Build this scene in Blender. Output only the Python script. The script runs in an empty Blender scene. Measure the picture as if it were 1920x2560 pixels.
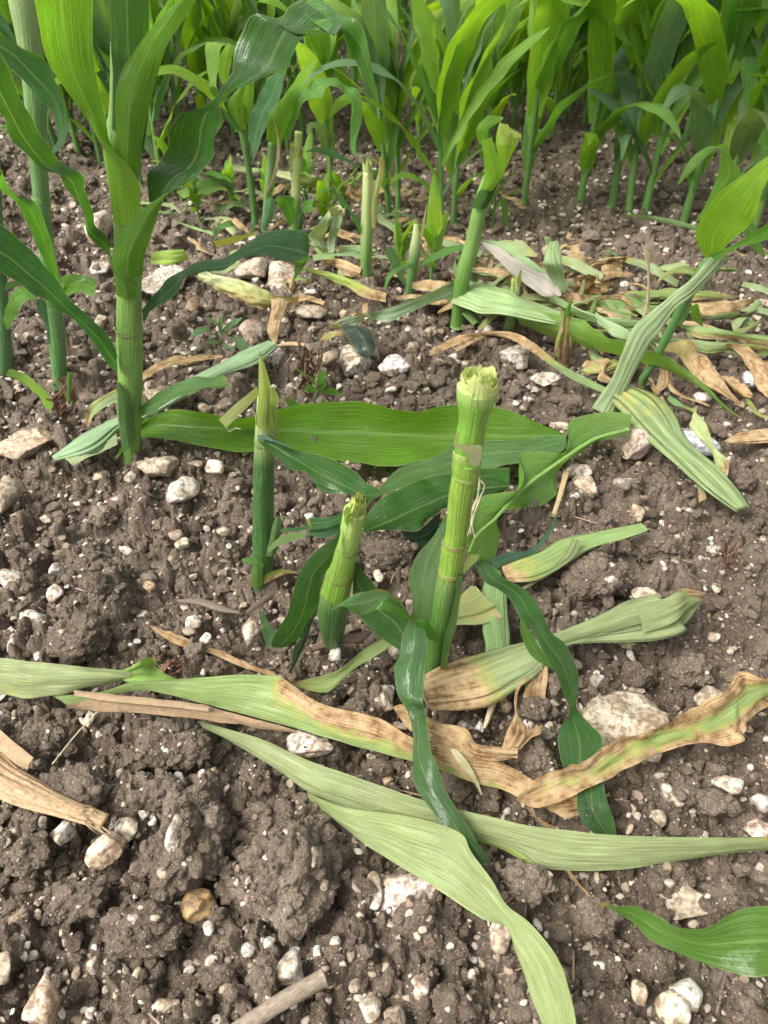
import bpy, math, random
import numpy as np
RAD = math.radians
scene = bpy.context.scene
COL = scene.collection
# ---------------------------------------------------------------- camera
CAM_H, PITCH, FPX = 0.85, RAD(42.0), 1662.0
cam_d = bpy.data.cameras.new('camera')
cam = bpy.data.objects.new('camera', cam_d); COL.objects.link(cam)
cam.location = (0, 0, CAM_H); cam.rotation_euler = (math.pi/2 - PITCH, 0, 0)
cam_d.sensor_fit = 'VERTICAL'; cam_d.sensor_height = 24.0; cam_d.lens = 24.0*FPX/2212.0
cam_d.clip_start = 0.02; cam_d.clip_end = 2000
cam_d.dof.use_dof = True; cam_d.dof.focus_distance = 1.08; cam_d.dof.aperture_fstop = 6.5
scene.camera = cam
# ---------------------------------------------------------------- sky and sun (bright overcast)
SUN_EL, SUN_AZ = RAD(52), RAD(-112)          # azimuth from +y towards +x
world = bpy.data.worlds.new('World'); scene.world = world; world.use_nodes = True
nt = world.node_tree; nt.nodes.clear()
o_ = nt.nodes.new('ShaderNodeOutputWorld'); bg = nt.nodes.new('ShaderNodeBackground')
sky = nt.nodes.new('ShaderNodeTexSky'); sky.sky_type = 'NISHITA'; sky.sun_disc = False
sky.sun_elevation = SUN_EL; sky.sun_rotation = SUN_AZ; sky.air_density = 1.0; sky.dust_density = 4.0; sky.ozone_density = 1.0
hs = nt.nodes.new('ShaderNodeHueSaturation'); hs.inputs['Saturation'].default_value = 0.12
nt.links.new(sky.outputs[0], hs.inputs['Color']); nt.links.new(hs.outputs[0], bg.inputs[0])
bg.inputs[1].default_value = 0.15; nt.links.new(bg.outputs[0], o_.inputs[0])
sl = bpy.data.lights.new('sun', 'SUN'); sl.energy = 2.0; sl.angle = RAD(30); sl.color = (1.0, 0.965, 0.91)
so = bpy.data.objects.new('sun', sl); COL.objects.link(so); so.location = (-2, 3, 6)
so.rotation_euler = (math.pi/2 - SUN_EL, 0, math.pi - SUN_AZ)
scene.view_settings.view_transform = 'Standard'; scene.view_settings.look = 'None'
scene.view_settings.exposure = 1.1; scene.view_settings.gamma = 1.0
scene.cycles.use_denoising = True
scene.cycles.max_bounces = 10; scene.cycles.transmission_bounces = 6; scene.cycles.diffuse_bounces = 6
# ---------------------------------------------------------------- noise
def h32(ix, iy, iz, seed):
    with np.errstate(over='ignore'):
        h = (ix.astype(np.int64).astype(np.uint32)*np.uint32(374761393) + iy.astype(np.int64).astype(np.uint32)*np.uint32(668265263)
             + iz.astype(np.int64).astype(np.uint32)*np.uint32(2147483647) + np.uint32((seed*2654435761+97) & 0xffffffff))
        h = (h ^ (h >> np.uint32(13)))*np.uint32(1274126177)
        h = (h ^ (h >> np.uint32(16)))*np.uint32(2246822519)
        h ^= h >> np.uint32(15)
    return (h & np.uint32(0xffffff)).astype(np.float32)/np.float32(0xffffff)
Z0 = np.zeros(1, np.int64)
def vn2(x, y, seed=0):
    ix, iy = np.floor(x), np.floor(y); fx, fy = (x-ix).astype(np.float32), (y-iy).astype(np.float32)
    fx = fx*fx*(3-2*fx); fy = fy*fy*(3-2*fy)
    a = h32(ix, iy, Z0, seed); b = h32(ix+1, iy, Z0, seed); c = h32(ix, iy+1, Z0, seed); d = h32(ix+1, iy+1, Z0, seed)
    return a+(b-a)*fx+(c-a)*fy+(a-b-c+d)*fx*fy
def vn3(p, seed=0):
    i = np.floor(p); f = p-i; f = f*f*(3-2*f); r = 0
    for dx in (0, 1):
        for dy in (0, 1):
            for dz in (0, 1):
                w = (f[:, 0] if dx else 1-f[:, 0])*(f[:, 1] if dy else 1-f[:, 1])*(f[:, 2] if dz else 1-f[:, 2])
                r = r+w*h32(i[:, 0]+dx, i[:, 1]+dy, i[:, 2]+dz, seed)
    return r
def fbm3(p, o=4, seed=0):
    r, a = 0, 0.5
    for k in range(o): r = r+a*(vn3(p*2**k, seed+k)-0.5); a *= 0.5
    return r
def domes2(x, y, cell, rr, seed, prob=1.0):
    """union of little hemispheres scattered one per cell"""
    gx, gy = np.floor(x/cell), np.floor(y/cell); out = np.zeros(x.shape, np.float32)
    for dx in (-1, 0, 1):
        for dy in (-1, 0, 1):
            cx, cy = gx+dx, gy+dy
            jx = h32(cx, cy, Z0, seed); jy = h32(cx, cy, Z0, seed+1); jr = h32(cx, cy, Z0, seed+2); e = h32(cx, cy, Z0, seed+3)
            r = cell*(rr[0]+(rr[1]-rr[0])*jr)*(h32(cx, cy, Z0, seed+4) < prob)
            ax = (x-(cx+jx)*cell).astype(np.float32); ay = (y-(cy+jy)*cell).astype(np.float32)
            a = e*6.28; u = ax*np.cos(a)+ay*np.sin(a); v = (ay*np.cos(a)-ax*np.sin(a))*(1+0.6*e)
            out = np.maximum(out, np.sqrt(np.maximum(r*r-u*u-v*v, 0)))
    return out
def plates2(x, y, cell, seed, prob, a=.55, w=.30, tilt=.5):
    """angular crumbs: Voronoi cells with their own height and slope, parted by crevices"""
    gx, gy = np.floor(x/cell), np.floor(y/cell); f1 = np.full(x.shape, 9.0, np.float32); f2 = f1.copy(); v = np.zeros(x.shape, np.float32)
    for dx in (-1, 0, 1):
        for dy in (-1, 0, 1):
            cx, cy = gx+dx, gy+dy
            px = (x/cell-cx-h32(cx, cy, Z0, seed)).astype(np.float32); py = (y/cell-cy-h32(cx, cy, Z0, seed+1)).astype(np.float32); d = np.sqrt(px*px+py*py)
            hv = (h32(cx, cy, Z0, seed+2) < prob)*(a*(.25+.75*h32(cx, cy, Z0, seed+3))+tilt*(px*(h32(cx, cy, Z0, seed+4)-.5)+py*(h32(cx, cy, Z0, seed+5)-.5)))
            n = d < f1; f2 = np.where(n, f1, np.minimum(f2, d)); v = np.where(n, hv, v); f1 = np.where(n, d, f1)
    return cell*v*np.clip((f2-f1)/w, 0, 1)**.55
def plates3(p, cell, seed, prob=.85, a=.5, w=.28):
    g = np.floor(p/cell); f1 = np.full(len(p), 9.0, np.float32); f2 = f1.copy(); v = np.zeros(len(p), np.float32)
    for dx in (-1, 0, 1):
        for dy in (-1, 0, 1):
            for dz in (-1, 0, 1):
                c = g+np.array([dx, dy, dz]); j = np.stack([h32(c[:, 0], c[:, 1], c[:, 2], seed+k) for k in range(4)], 1)
                d = np.sqrt(((p/cell-c-j[:, :3])**2).sum(1)).astype(np.float32); n = d < f1
                hv = (j[:, 3] < prob)*(.3+.7*h32(c[:, 0], c[:, 1], c[:, 2], seed+9))*a
                f2 = np.where(n, f1, np.minimum(f2, d)); v = np.where(n, hv, v); f1 = np.where(n, d, f1)
    return cell*v*np.clip((f2-f1)/w, 0, 1)**.6
def domes3(p, cell, rr, seed):
    g = np.floor(p/cell); out = np.zeros(len(p), np.float32)
    for dx in (-1, 0, 1):
        for dy in (-1, 0, 1):
            for dz in (-1, 0, 1):
                c = g+np.array([dx, dy, dz])
                j = np.stack([h32(c[:, 0], c[:, 1], c[:, 2], seed+k) for k in range(4)], 1)
                d2 = ((p-(c+j[:, :3])*cell)**2).sum(1); r = cell*(rr[0]+(rr[1]-rr[0])*j[:, 3])
                out = np.maximum(out, np.sqrt(np.maximum(r*r-d2, 0)))
    return out
# ---------------------------------------------------------------- picture coordinates -> points in the field
SP, CP = math.sin(PITCH), math.cos(PITCH)
FR = {'D': (0, 0, 1)}
for k, (x, y) in enumerate([(0, 0), (960, 0), (0, 640), (960, 640), (0, 1280), (960, 1280), (0, 1920), (960, 1920)]):
    FR['R%d' % (k+1)] = (x*0.86406, y*0.86406, 0.5)
for k, (x, y) in enumerate([(480, 520), (1120, 520), (1280, 720), (640, 1000), (1000, 1000), (640, 1340), (960, 1400), (400, 0), (400, 300), (1000, 200), (0, 400), (960, 1680)]):
    FR['S%d' % (k+1)] = (x*0.86406, y*0.86406, 1/3.0)
def ray(u, v):
    X = (u-829.5)/FPX; Y = (1106.0-v)/FPX
    return np.array([X, CP+Y*SP, -SP+Y*CP])
def pt(fr, u, v, d, mode):
    ox, oy, s = FR[fr]; r = ray(ox+u*s, oy+v*s)
    t = (d-CAM_H)/r[2] if mode == 'z' else d/r[1]
    return np.array([0, 0, CAM_H])+r*t
def gy(v): r = ray(829.5, v); return r[1]*(-CAM_H/r[2])
# ---------------------------------------------------------------- objects
def mesh(name, V, F, mat, uv=None, attrs=None, smooth=True):
    me = bpy.data.meshes.new(name)
    V = np.asarray(V, np.float32); F = np.asarray(F, np.int32); k = F.shape[1]
    me.vertices.add(len(V)); me.vertices.foreach_set('co', V.ravel())
    me.loops.add(F.size); me.loops.foreach_set('vertex_index', F.ravel())
    me.polygons.add(len(F)); me.polygons.foreach_set('loop_start', np.arange(0, F.size, k, dtype=np.int32))
    me.polygons.foreach_set('loop_total', np.full(len(F), k, np.int32))
    me.polygons.foreach_set('use_smooth', np.full(len(F), smooth, bool))
    if uv is not None:
        l = me.uv_layers.new(name='UVMap'); l.data.foreach_set('uv', np.asarray(uv, np.float32)[F.ravel()].ravel())
    for n, a in (attrs or {}).items():
        at = me.attributes.new(n, 'FLOAT', 'POINT'); at.data.foreach_set('value', np.asarray(a, np.float32))
    me.materials.append(mat); me.update(calc_edges=True); me.validate()
    return me
def link(name, me, parent=None, loc=(0, 0, 0), col=None):
    o = bpy.data.objects.new(name, me); COL.objects.link(o); o.location = loc
    if parent: o.parent = parent
    if col: o.color = (*col, 1)
    return o
def tag(o, label, cat, group=None, kind=None):
    if label: o['label'] = label
    if cat: o['category'] = cat
    if group: o['group'] = group
    if kind: o['kind'] = kind
    return o
def thing(name, label, cat, loc, group=None):
    o = bpy.data.objects.new(name, None); COL.objects.link(o); o.location = [float(c) for c in loc]; o.empty_display_size = 0.05
    return tag(o, label, cat, group)
def put(name, V, F, mat, parent=None, col=None, uv=None, attrs=None, smooth=True):
    """link a world-space mesh, as a part of parent or as a thing of its own"""
    V = np.asarray(V, float)
    c = np.array(parent.location) if parent else np.array([V[:, 0].mean(), V[:, 1].mean(), V[:, 2].min()])
    return link(name, mesh(name, V-c, F, mat, uv, attrs, smooth), parent, (0, 0, 0) if parent else c, col)
def grid_faces(n, m, wrap=False):
    i = np.arange(n-1)[:, None]; j = np.arange(m if wrap else m-1)[None, :]; j2 = (j+1) % m
    return np.stack([i*m+j, i*m+j2, (i+1)*m+j2, (i+1)*m+j], -1).reshape(-1, 4)
# ---------------------------------------------------------------- materials
def N(t, kind, **kw):
    n = t.nodes.new('ShaderNode'+kind)
    for k, v in kw.items():
        if k in n.inputs: n.inputs[k].default_value = v
        else: setattr(n, k, v)
    return n
def newmat(name):
    m = bpy.data.materials.new(name); m.use_nodes = True; t = m.node_tree; t.nodes.clear()
    out = t.nodes.new('ShaderNodeOutputMaterial'); return m, t, out, t.links.new
def math_(t, op, a, b=None, clamp=False):
    n = t.nodes.new('ShaderNodeMath'); n.operation = op; n.use_clamp = clamp
    for i, x in enumerate((a, b)):
        if x is None: continue
        if hasattr(x, 'links') or hasattr(x, 'is_output'): t.links.new(x, n.inputs[i])
        else: n.inputs[i].default_value = x
    return n.outputs[0]
def mixc(t, f, a, b, mode='MIX'):
    n = t.nodes.new('ShaderNodeMix'); n.data_type = 'RGBA'; n.blend_type = mode
    for s, x in ((n.inputs[0], f), (n.inputs[6], a), (n.inputs[7], b)):
        if hasattr(x, 'is_output'): t.links.new(x, s)
        else: s.default_value = x if not isinstance(x, tuple) else (*x, 1)
    return n.outputs[2]
def ramp(t, f, stops, interp='LINEAR'):
    n = t.nodes.new('ShaderNodeValToRGB'); r = n.color_ramp; r.interpolation = interp
    while len(r.elements) < len(stops): r.elements.new(0.5)
    for e, (p, c) in zip(r.elements, stops): e.position = p; e.color = (*c, 1) if isinstance(c, tuple) else (c, c, c, 1)
    t.links.new(f, n.inputs[0]); return n.outputs[0]
def noise(t, vec, scale, detail=3, rough=0.55, out=0):
    n = N(t, 'TexNoise', Scale=scale, Detail=detail, Roughness=rough); t.links.new(vec, n.inputs['Vector']); return n.outputs[out]
def vscale(t, vec, sc):
    n = t.nodes.new('ShaderNodeVectorMath'); n.operation = 'MULTIPLY'; n.inputs[1].default_value = sc
    t.links.new(vec, n.inputs[0]); return n.outputs[0]

def leaf_material(name, transl=0.50, rough=0.30, coat=0.7, midrib=0.30, tubular=False, veins=70.0):
    m, t, out, L = newmat(name)
    uvn = N(t, 'UVMap'); uv = uvn.outputs[0]; oi = N(t, 'ObjectInfo'); tc = N(t, 'TexCoord')
    geo = N(t, 'NewGeometry'); pos = geo.outputs['Position']
    dry = N(t, 'Attribute', attribute_name='dry').outputs['Fac']
    pale = N(t, 'Attribute', attribute_name='pale').outputs['Fac']
    st1 = noise(t, vscale(t, uv, (veins, 0.7, 1)), 1.0, 2)                 # long parallel veins
    st2 = noise(t, vscale(t, uv, (veins*2.6, 2.2, 1)), 1.0, 2)
    mot = noise(t, pos, 16.0, 4); fine = noise(t, pos, 420.0, 3)
    sp = N(t, 'SeparateXYZ'); L(uv, sp.inputs[0])
    base = oi.outputs['Color']
    hsv = N(t, 'HueSaturation', Saturation=0.98); L(base, hsv.inputs['Color'])
    L(math_(t, 'ADD', 0.485, math_(t, 'MULTIPLY', mot, 0.03)), hsv.inputs['Hue'])
    L(math_(t, 'ADD', 0.02, math_(t, 'MULTIPLY', math_(t, 'ADD', math_(t, 'MULTIPLY', st1, 1.4), math_(t, 'MULTIPLY', mot, 0.6)), 0.98)), hsv.inputs['Value'])
    c = hsv.outputs[0]
    c = mixc(t, math_(t, 'MULTIPLY', math_(t, 'SUBTRACT', st2, 0.5, True), 0.7), c, (0.42, 0.50, 0.20))
    if not tubular:
        d = math_(t, 'ABSOLUTE', math_(t, 'SUBTRACT', sp.outputs[0], 0.5))
        rib = math_(t, 'SUBTRACT', 1.0, math_(t, 'MULTIPLY', d, 25.0), True)
        c = mixc(t, math_(t, 'MULTIPLY', rib, midrib), c, (0.40, 0.50, 0.20))
        edge = math_(t, 'MULTIPLY', math_(t, 'SUBTRACT', d, 0.478, True), 30.0, True)
        c = mixc(t, math_(t, 'MULTIPLY', edge, 0.6), c, (0.42, 0.47, 0.20))
    c = mixc(t, pale, c, (0.52, 0.56, 0.24))
    # dead tissue: tan with rusty blotches and grey-black mildew
    dn = math_(t, 'ADD', dry, math_(t, 'MULTIPLY', math_(t, 'SUBTRACT', math_(t, 'ADD', math_(t, 'MULTIPLY', noise(t, pos, 45.0, 5), 0.65), math_(t, 'MULTIPLY', st1, 0.35)), 0.5), 1.1))
    df = math_(t, 'MULTIPLY', math_(t, 'SUBTRACT', dn, 0.42), 9.0, True)
    df = math_(t, 'MULTIPLY', df, math_(t, 'GREATER_THAN', dry, 0.02))
    tanc = ramp(t, math_(t, 'ADD', math_(t, 'MULTIPLY', noise(t, pos, 60.0, 5, 0.65), 0.6), math_(t, 'MULTIPLY', st1, 0.4)),
                [(0.32, (0.075, 0.042, 0.018)), (0.42, (0.24, 0.135, 0.055)), (0.52, (0.44, 0.305, 0.16)), (0.72, (0.56, 0.43, 0.26))])
    yf = math_(t, 'MULTIPLY', math_(t, 'MULTIPLY', math_(t, 'SUBTRACT', dn, 0.24, True), 6.0, True), math_(t, 'GREATER_THAN', dry, 0.02))
    c = mixc(t, math_(t, 'MULTIPLY', yf, 0.7), c, (0.33, 0.33, 0.07))
    c = mixc(t, df, c, tanc)
    sp2 = math_(t, 'MULTIPLY', math_(t, 'SUBTRACT', noise(t, pos, 260.0, 2), 0.66, True), 10.0, True)
    c = mixc(t, math_(t, 'MULTIPLY', sp2, math_(t, 'ADD', math_(t, 'MULTIPLY', df, 0.6), 0.12)), c, (0.07, 0.05, 0.03))
    spl = math_(t, 'MULTIPLY', math_(t, 'SUBTRACT', noise(t, pos, 520.0, 2, 0.5), 0.68, True), 14.0, True)
    c = mixc(t, math_(t, 'MULTIPLY', spl, 0.65), c, (0.14, 0.105, 0.07))
    bk = mixc(t, math_(t, 'MULTIPLY', geo.outputs['Backfacing'], 0.05), c, (0.35, 0.45, 0.25))
    wet = math_(t, 'MULTIPLY', math_(t, 'SUBTRACT', noise(t, pos, 26.0, 4, 0.6), 0.38), 5.0, True)
    wet = math_(t, 'MULTIPLY', wet, math_(t, 'MULTIPLY', math_(t, 'SUBTRACT', math_(t, 'ADD', math_(t, 'MULTIPLY', st1, .6), math_(t, 'MULTIPLY', fine, .4)), 0.42, True), 7.0, True))
    b = N(t, 'BsdfPrincipled'); L(bk, b.inputs['Base Color'])
    L(math_(t, 'ADD', math_(t, 'SUBTRACT', rough+0.14, math_(t, 'MULTIPLY', wet, 0.24)), math_(t, 'MULTIPLY', df, 0.35)), b.inputs['Roughness'])
    L(math_(t, 'ADD', 0.24, math_(t, 'MULTIPLY', wet, 0.36)), b.inputs['Specular IOR Level'])
    L(math_(t, 'MULTIPLY', math_(t, 'SUBTRACT', 1.0, df), math_(t, 'MULTIPLY', wet, coat)), b.inputs['Coat Weight']); b.inputs['Coat Roughness'].default_value = 0.13
    bm = N(t, 'Bump', Strength=0.8, Distance=0.0026)
    hh = math_(t, 'ADD', math_(t, 'MULTIPLY', st1, 1.0), math_(t, 'ADD', math_(t, 'MULTIPLY', mot, 1.5), math_(t, 'MULTIPLY', fine, 0.35)))
    L(hh, bm.inputs['Height']); L(bm.outputs[0], b.inputs['Normal'])
    if transl > 0:
        tr = N(t, 'BsdfTranslucent'); tb = mixc(t, 1.0, c, (1.5, 1.45, 0.55), 'MULTIPLY'); L(tb, tr.inputs[0]); L(bm.outputs[0], tr.inputs['Normal'])
        mx = N(t, 'MixShader'); mx.inputs[0].default_value = transl; L(b.outputs[0], mx.inputs[1]); L(tr.outputs[0], mx.inputs[2]); L(mx.outputs[0], out.inputs[0])
    else: L(b.outputs[0], out.inputs[0])
    return m
M_LEAF = leaf_material('maize_leaf')
M_WILT = leaf_material('wilted_leaf', 0.18, 0.46, 0.15, 0.22, veins=42)
M_STALK = leaf_material('maize_stalk', 0.0, 0.33, 0.4, tubular=True, veins=46)
M_PITH = leaf_material('torn_pith', 0.25, 0.5, 0.1, 0.0, tubular=True, veins=30)

def soil_material():
    m, t, out, L = newmat('soil'); tc = N(t, 'TexCoord'); geo = N(t, 'NewGeometry'); pos = geo.outputs['Position']
    big = noise(t, pos, 9.0, 4); mid = noise(t, pos, 55.0, 5, 0.6); fine = noise(t, pos, 420.0, 4, 0.65)
    f = math_(t, 'ADD', math_(t, 'MULTIPLY', big, 0.42), math_(t, 'ADD', math_(t, 'MULTIPLY', mid, 0.33), math_(t, 'MULTIPLY', fine, 0.25)))
    c = ramp(t, f, [(0.30, (0.050, 0.034, 0.022)), (0.45, (0.124, 0.091, 0.063)), (0.57, (0.210, 0.163, 0.118)), (0.70, (0.32, 0.262, 0.20))])
    for sc, th, gate in ((620.0, 0.30, 0.78), (330.0, 0.28, 0.86), (170.0, .22, .93)):      # chalk and flint grit in the soil
        v = N(t, 'TexVoronoi', Scale=sc, Randomness=1.0); L(pos, v.inputs['Vector'])
        sx = N(t, 'SeparateXYZ'); L(v.outputs['Color'], sx.inputs[0])
        wob = math_(t, 'ADD', v.outputs['Distance'], math_(t, 'MULTIPLY', math_(t, 'SUBTRACT', fine, 0.5), 0.9))
        spot = math_(t, 'MULTIPLY', math_(t, 'MULTIPLY', math_(t, 'SUBTRACT', th, wob), 14.0, True), math_(t, 'GREATER_THAN', sx.outputs[0], gate))
        cc = mixc(t, sx.outputs[1], (0.52, 0.47, 0.39), (0.34, 0.25, 0.17))
        c = mixc(t, spot, c, cc)
    b = N(t, 'BsdfPrincipled'); L(c, b.inputs['Base Color'])
    L(math_(t, 'ADD', 0.50, math_(t, 'MULTIPLY', mid, 0.45)), b.inputs['Roughness']); b.inputs['Specular IOR Level'].default_value = 0.35
    bm = N(t, 'Bump', Strength=1.0, Distance=0.0045); wv = N(t, 'VectorMath', operation='ADD'); L(pos, wv.inputs[0]); L(vscale(t, noise(t, pos, 160.0, 3, out=1), (.006, .006, .006)), wv.inputs[1])
    hts = []
    for sc in (70.0, 210.0, 480.0):
        v = N(t, 'TexVoronoi', Scale=sc, feature='DISTANCE_TO_EDGE'); L(wv.outputs[0], v.inputs['Vector']); hts.append(math_(t, 'POWER', math_(t, 'MULTIPLY', v.outputs['Distance'], 3.0, True), .5))
    L(math_(t, 'ADD', math_(t, 'ADD', math_(t, 'MULTIPLY', hts[0], .45), math_(t, 'ADD', math_(t, 'MULTIPLY', hts[1], .30), math_(t, 'MULTIPLY', hts[2], .16))), math_(t, 'ADD', math_(t, 'MULTIPLY', mid, 0.9), math_(t, 'MULTIPLY', fine, 0.6))), bm.inputs['Height']); L(bm.outputs[0], b.inputs['Normal']); L(b.outputs[0], out.inputs[0])
    return m
M_SOIL = soil_material()
def stone_material():
    m, t, out, L = newmat('chalky_stone'); tc = N(t, 'TexCoord'); oi = N(t, 'ObjectInfo'); ob = tc.outputs['Object']; geo = N(t, 'NewGeometry')
    rn = N(t, 'VectorMath', operation='ADD'); L(geo.outputs['Position'], rn.inputs[0])
    p = rn.outputs[0]
    n1 = noise(t, p, 28.0, 4, 0.6); n2 = noise(t, p, 130.0, 4, 0.6); n3 = noise(t, p, 600.0, 3)
    c = oi.outputs['Color']
    c = mixc(t, math_(t, 'MULTIPLY', math_(t, 'SUBTRACT', n1, 0.46, True), 5.0, True), c, mixc(t, 1.0, c, (0.78, 0.68, 0.53), 'MULTIPLY'))
    c = mixc(t, math_(t, 'MULTIPLY', math_(t, 'SUBTRACT', n2, 0.48, True), 6.0, True), c, mixc(t, 1.0, c, (0.62, 0.56, 0.48), 'MULTIPLY'))
    sp = math_(t, 'MULTIPLY', math_(t, 'SUBTRACT', noise(t, p, 330.0, 2), 0.63, True), 10.0, True)
    c = mixc(t, math_(t, 'MULTIPLY', sp, 0.55), c, (0.09, 0.07, 0.055))
    nz = N(t, 'SeparateXYZ'); L(geo.outputs['Normal'], nz.inputs[0])
    mud = math_(t, 'MULTIPLY', math_(t, 'SUBTRACT', math_(t, 'ADD', n2, math_(t, 'MULTIPLY', n1, 0.6)), 0.74, True), 5.0, True)
    c = mixc(t, math_(t, 'MULTIPLY', mud, 0.8), c, (0.17, 0.12, 0.08))
    b = N(t, 'BsdfPrincipled'); L(c, b.inputs['Base Color']); b.inputs['Roughness'].default_value = 0.62; b.inputs['Specular IOR Level'].default_value = 0.4
    bm = N(t, 'Bump', Strength=0.9, Distance=0.003); L(math_(t, 'ADD', n2, math_(t, 'MULTIPLY', n3, 0.4)), bm.inputs['Height']); L(bm.outputs[0], b.inputs['Normal']); L(b.outputs[0], out.inputs[0])
    return m
M_STONE = stone_material()
def grit_material():
    m, t, out, L = newmat('chalk_grit'); a = N(t, 'Attribute', attribute_name='tint').outputs['Fac']; geo = N(t, 'NewGeometry')
    c = ramp(t, a, [(0.0, (0.20, 0.14, 0.09)), (0.3, (0.30, 0.235, 0.16)), (0.65, (0.42, 0.36, 0.28)), (1.0, (0.58, 0.54, 0.47))])
    n = noise(t, geo.outputs['Position'], 300.0, 4); c = mixc(t, math_(t, 'MULTIPLY', math_(t, 'SUBTRACT', n, 0.5, True), 3.0, True), c, (0.24, 0.18, 0.13))
    b = N(t, 'BsdfPrincipled'); L(c, b.inputs['Base Color']); b.inputs['Roughness'].default_value = 0.7; L(b.outputs[0], out.inputs[0])
    bm = N(t, 'Bump', Strength=0.5, Distance=0.001); L(n, bm.inputs['Height']); L(bm.outputs[0], b.inputs['Normal'])
    return m
M_GRIT = grit_material()
def twig_material():
    m, t, out, L = newmat('dry_twig'); oi = N(t, 'ObjectInfo'); uv = N(t, 'UVMap').outputs[0]; geo = N(t, 'NewGeometry')
    s = noise(t, vscale(t, uv, (34, 6, 1)), 1.0, 4, 0.6); n = noise(t, geo.outputs['Position'], 180.0, 4)
    c = mixc(t, 1.0, oi.outputs['Color'], ramp(t, math_(t, 'ADD', math_(t, 'MULTIPLY', s, 0.7), math_(t, 'MULTIPLY', n, 0.3)), [(0.3, 0.35), (0.5, 0.95), (0.7, 1.35)]), 'MULTIPLY')
    b = N(t, 'BsdfPrincipled'); L(c, b.inputs['Base Color']); b.inputs['Roughness'].default_value = 0.75; L(b.outputs[0], out.inputs[0])
    bm = N(t, 'Bump', Strength=0.8, Distance=0.0015); L(s, bm.inputs['Height']); L(bm.outputs[0], b.inputs['Normal'])
    return m
M_TWIG = twig_material()
m_, t_, out_, L_ = newmat('water'); b_ = N(t_, 'BsdfPrincipled', Roughness=0.0, IOR=1.33); b_.inputs['Transmission Weight'].default_value = 1.0; L_(b_.outputs[0], out_.inputs[0]); M_WATER = m_
# leaf colours
DK = (0.034, 0.112, 0.016); MD = (0.050, 0.160, 0.020); BR = (0.135, 0.300, 0.018); YG = (0.24, 0.42, 0.03); BL = (0.075, 0.175, 0.085)
PL = (0.245, 0.292, 0.125); PL2 = (0.195, 0.25, 0.115); OL = (0.19, 0.25, 0.06); TAN = (0.44, 0.30, 0.15); BRN = (0.27, 0.15, 0.06)
# ---------------------------------------------------------------- strips (leaf blades) and tubes (stalks, rolled sheaths)
LYING = []
def herm(P, n):
    P = np.asarray(P, float); k = len(P)
    d = np.linalg.norm(np.diff(P[:, :3], axis=0), axis=1)+1e-5; t = np.r_[0, np.cumsum(d)]
    if k == 2: T = np.repeat((P[1:]-P[:-1])/d[0], 2, 0)
    else:
        T = np.empty_like(P); s = np.diff(P, axis=0)/d[:, None]
        T[1:-1] = (s[:-1]*d[1:, None]+s[1:]*d[:-1, None])/(d[:-1]+d[1:])[:, None]; T[0] = s[0]; T[-1] = s[-1]
    q = np.linspace(0, t[-1], n); i = np.clip(np.searchsorted(t, q, 'right')-1, 0, k-2); h = d[i]; f = ((q-t[i])/h)[:, None]; h = h[:, None]
    return (2*f**3-3*f**2+1)*P[i]+(f**3-2*f**2+f)*h*T[i]+(3*f**2-2*f**3)*P[i+1]+(f**3-f**2)*h*T[i+1], q/t[-1], q
def expand(d, k, w):
    if not isinstance(d, (list, tuple)): return np.full((k, w), float(d))
    rows = [list(r) if isinstance(r, (list, tuple)) else [r]*w for r in d]
    rows = [[r[0], (r[0]+r[-1])/2, r[-1]] if w == 3 and len(r) == 2 else r for r in rows]
    a = np.array(rows, float); x = np.linspace(0, 1, len(a)); q = np.linspace(0, 1, k)
    return np.stack([np.interp(q, x, a[:, c]) for c in range(w)], 1)
def prof(pr, t):
    if pr is None: return np.zeros_like(t)
    if not isinstance(pr, (list, tuple)): return np.full_like(t, float(pr))
    return np.interp(t, [p[0] for p in pr], [p[1] for p in pr])
SEED = [0]
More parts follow.
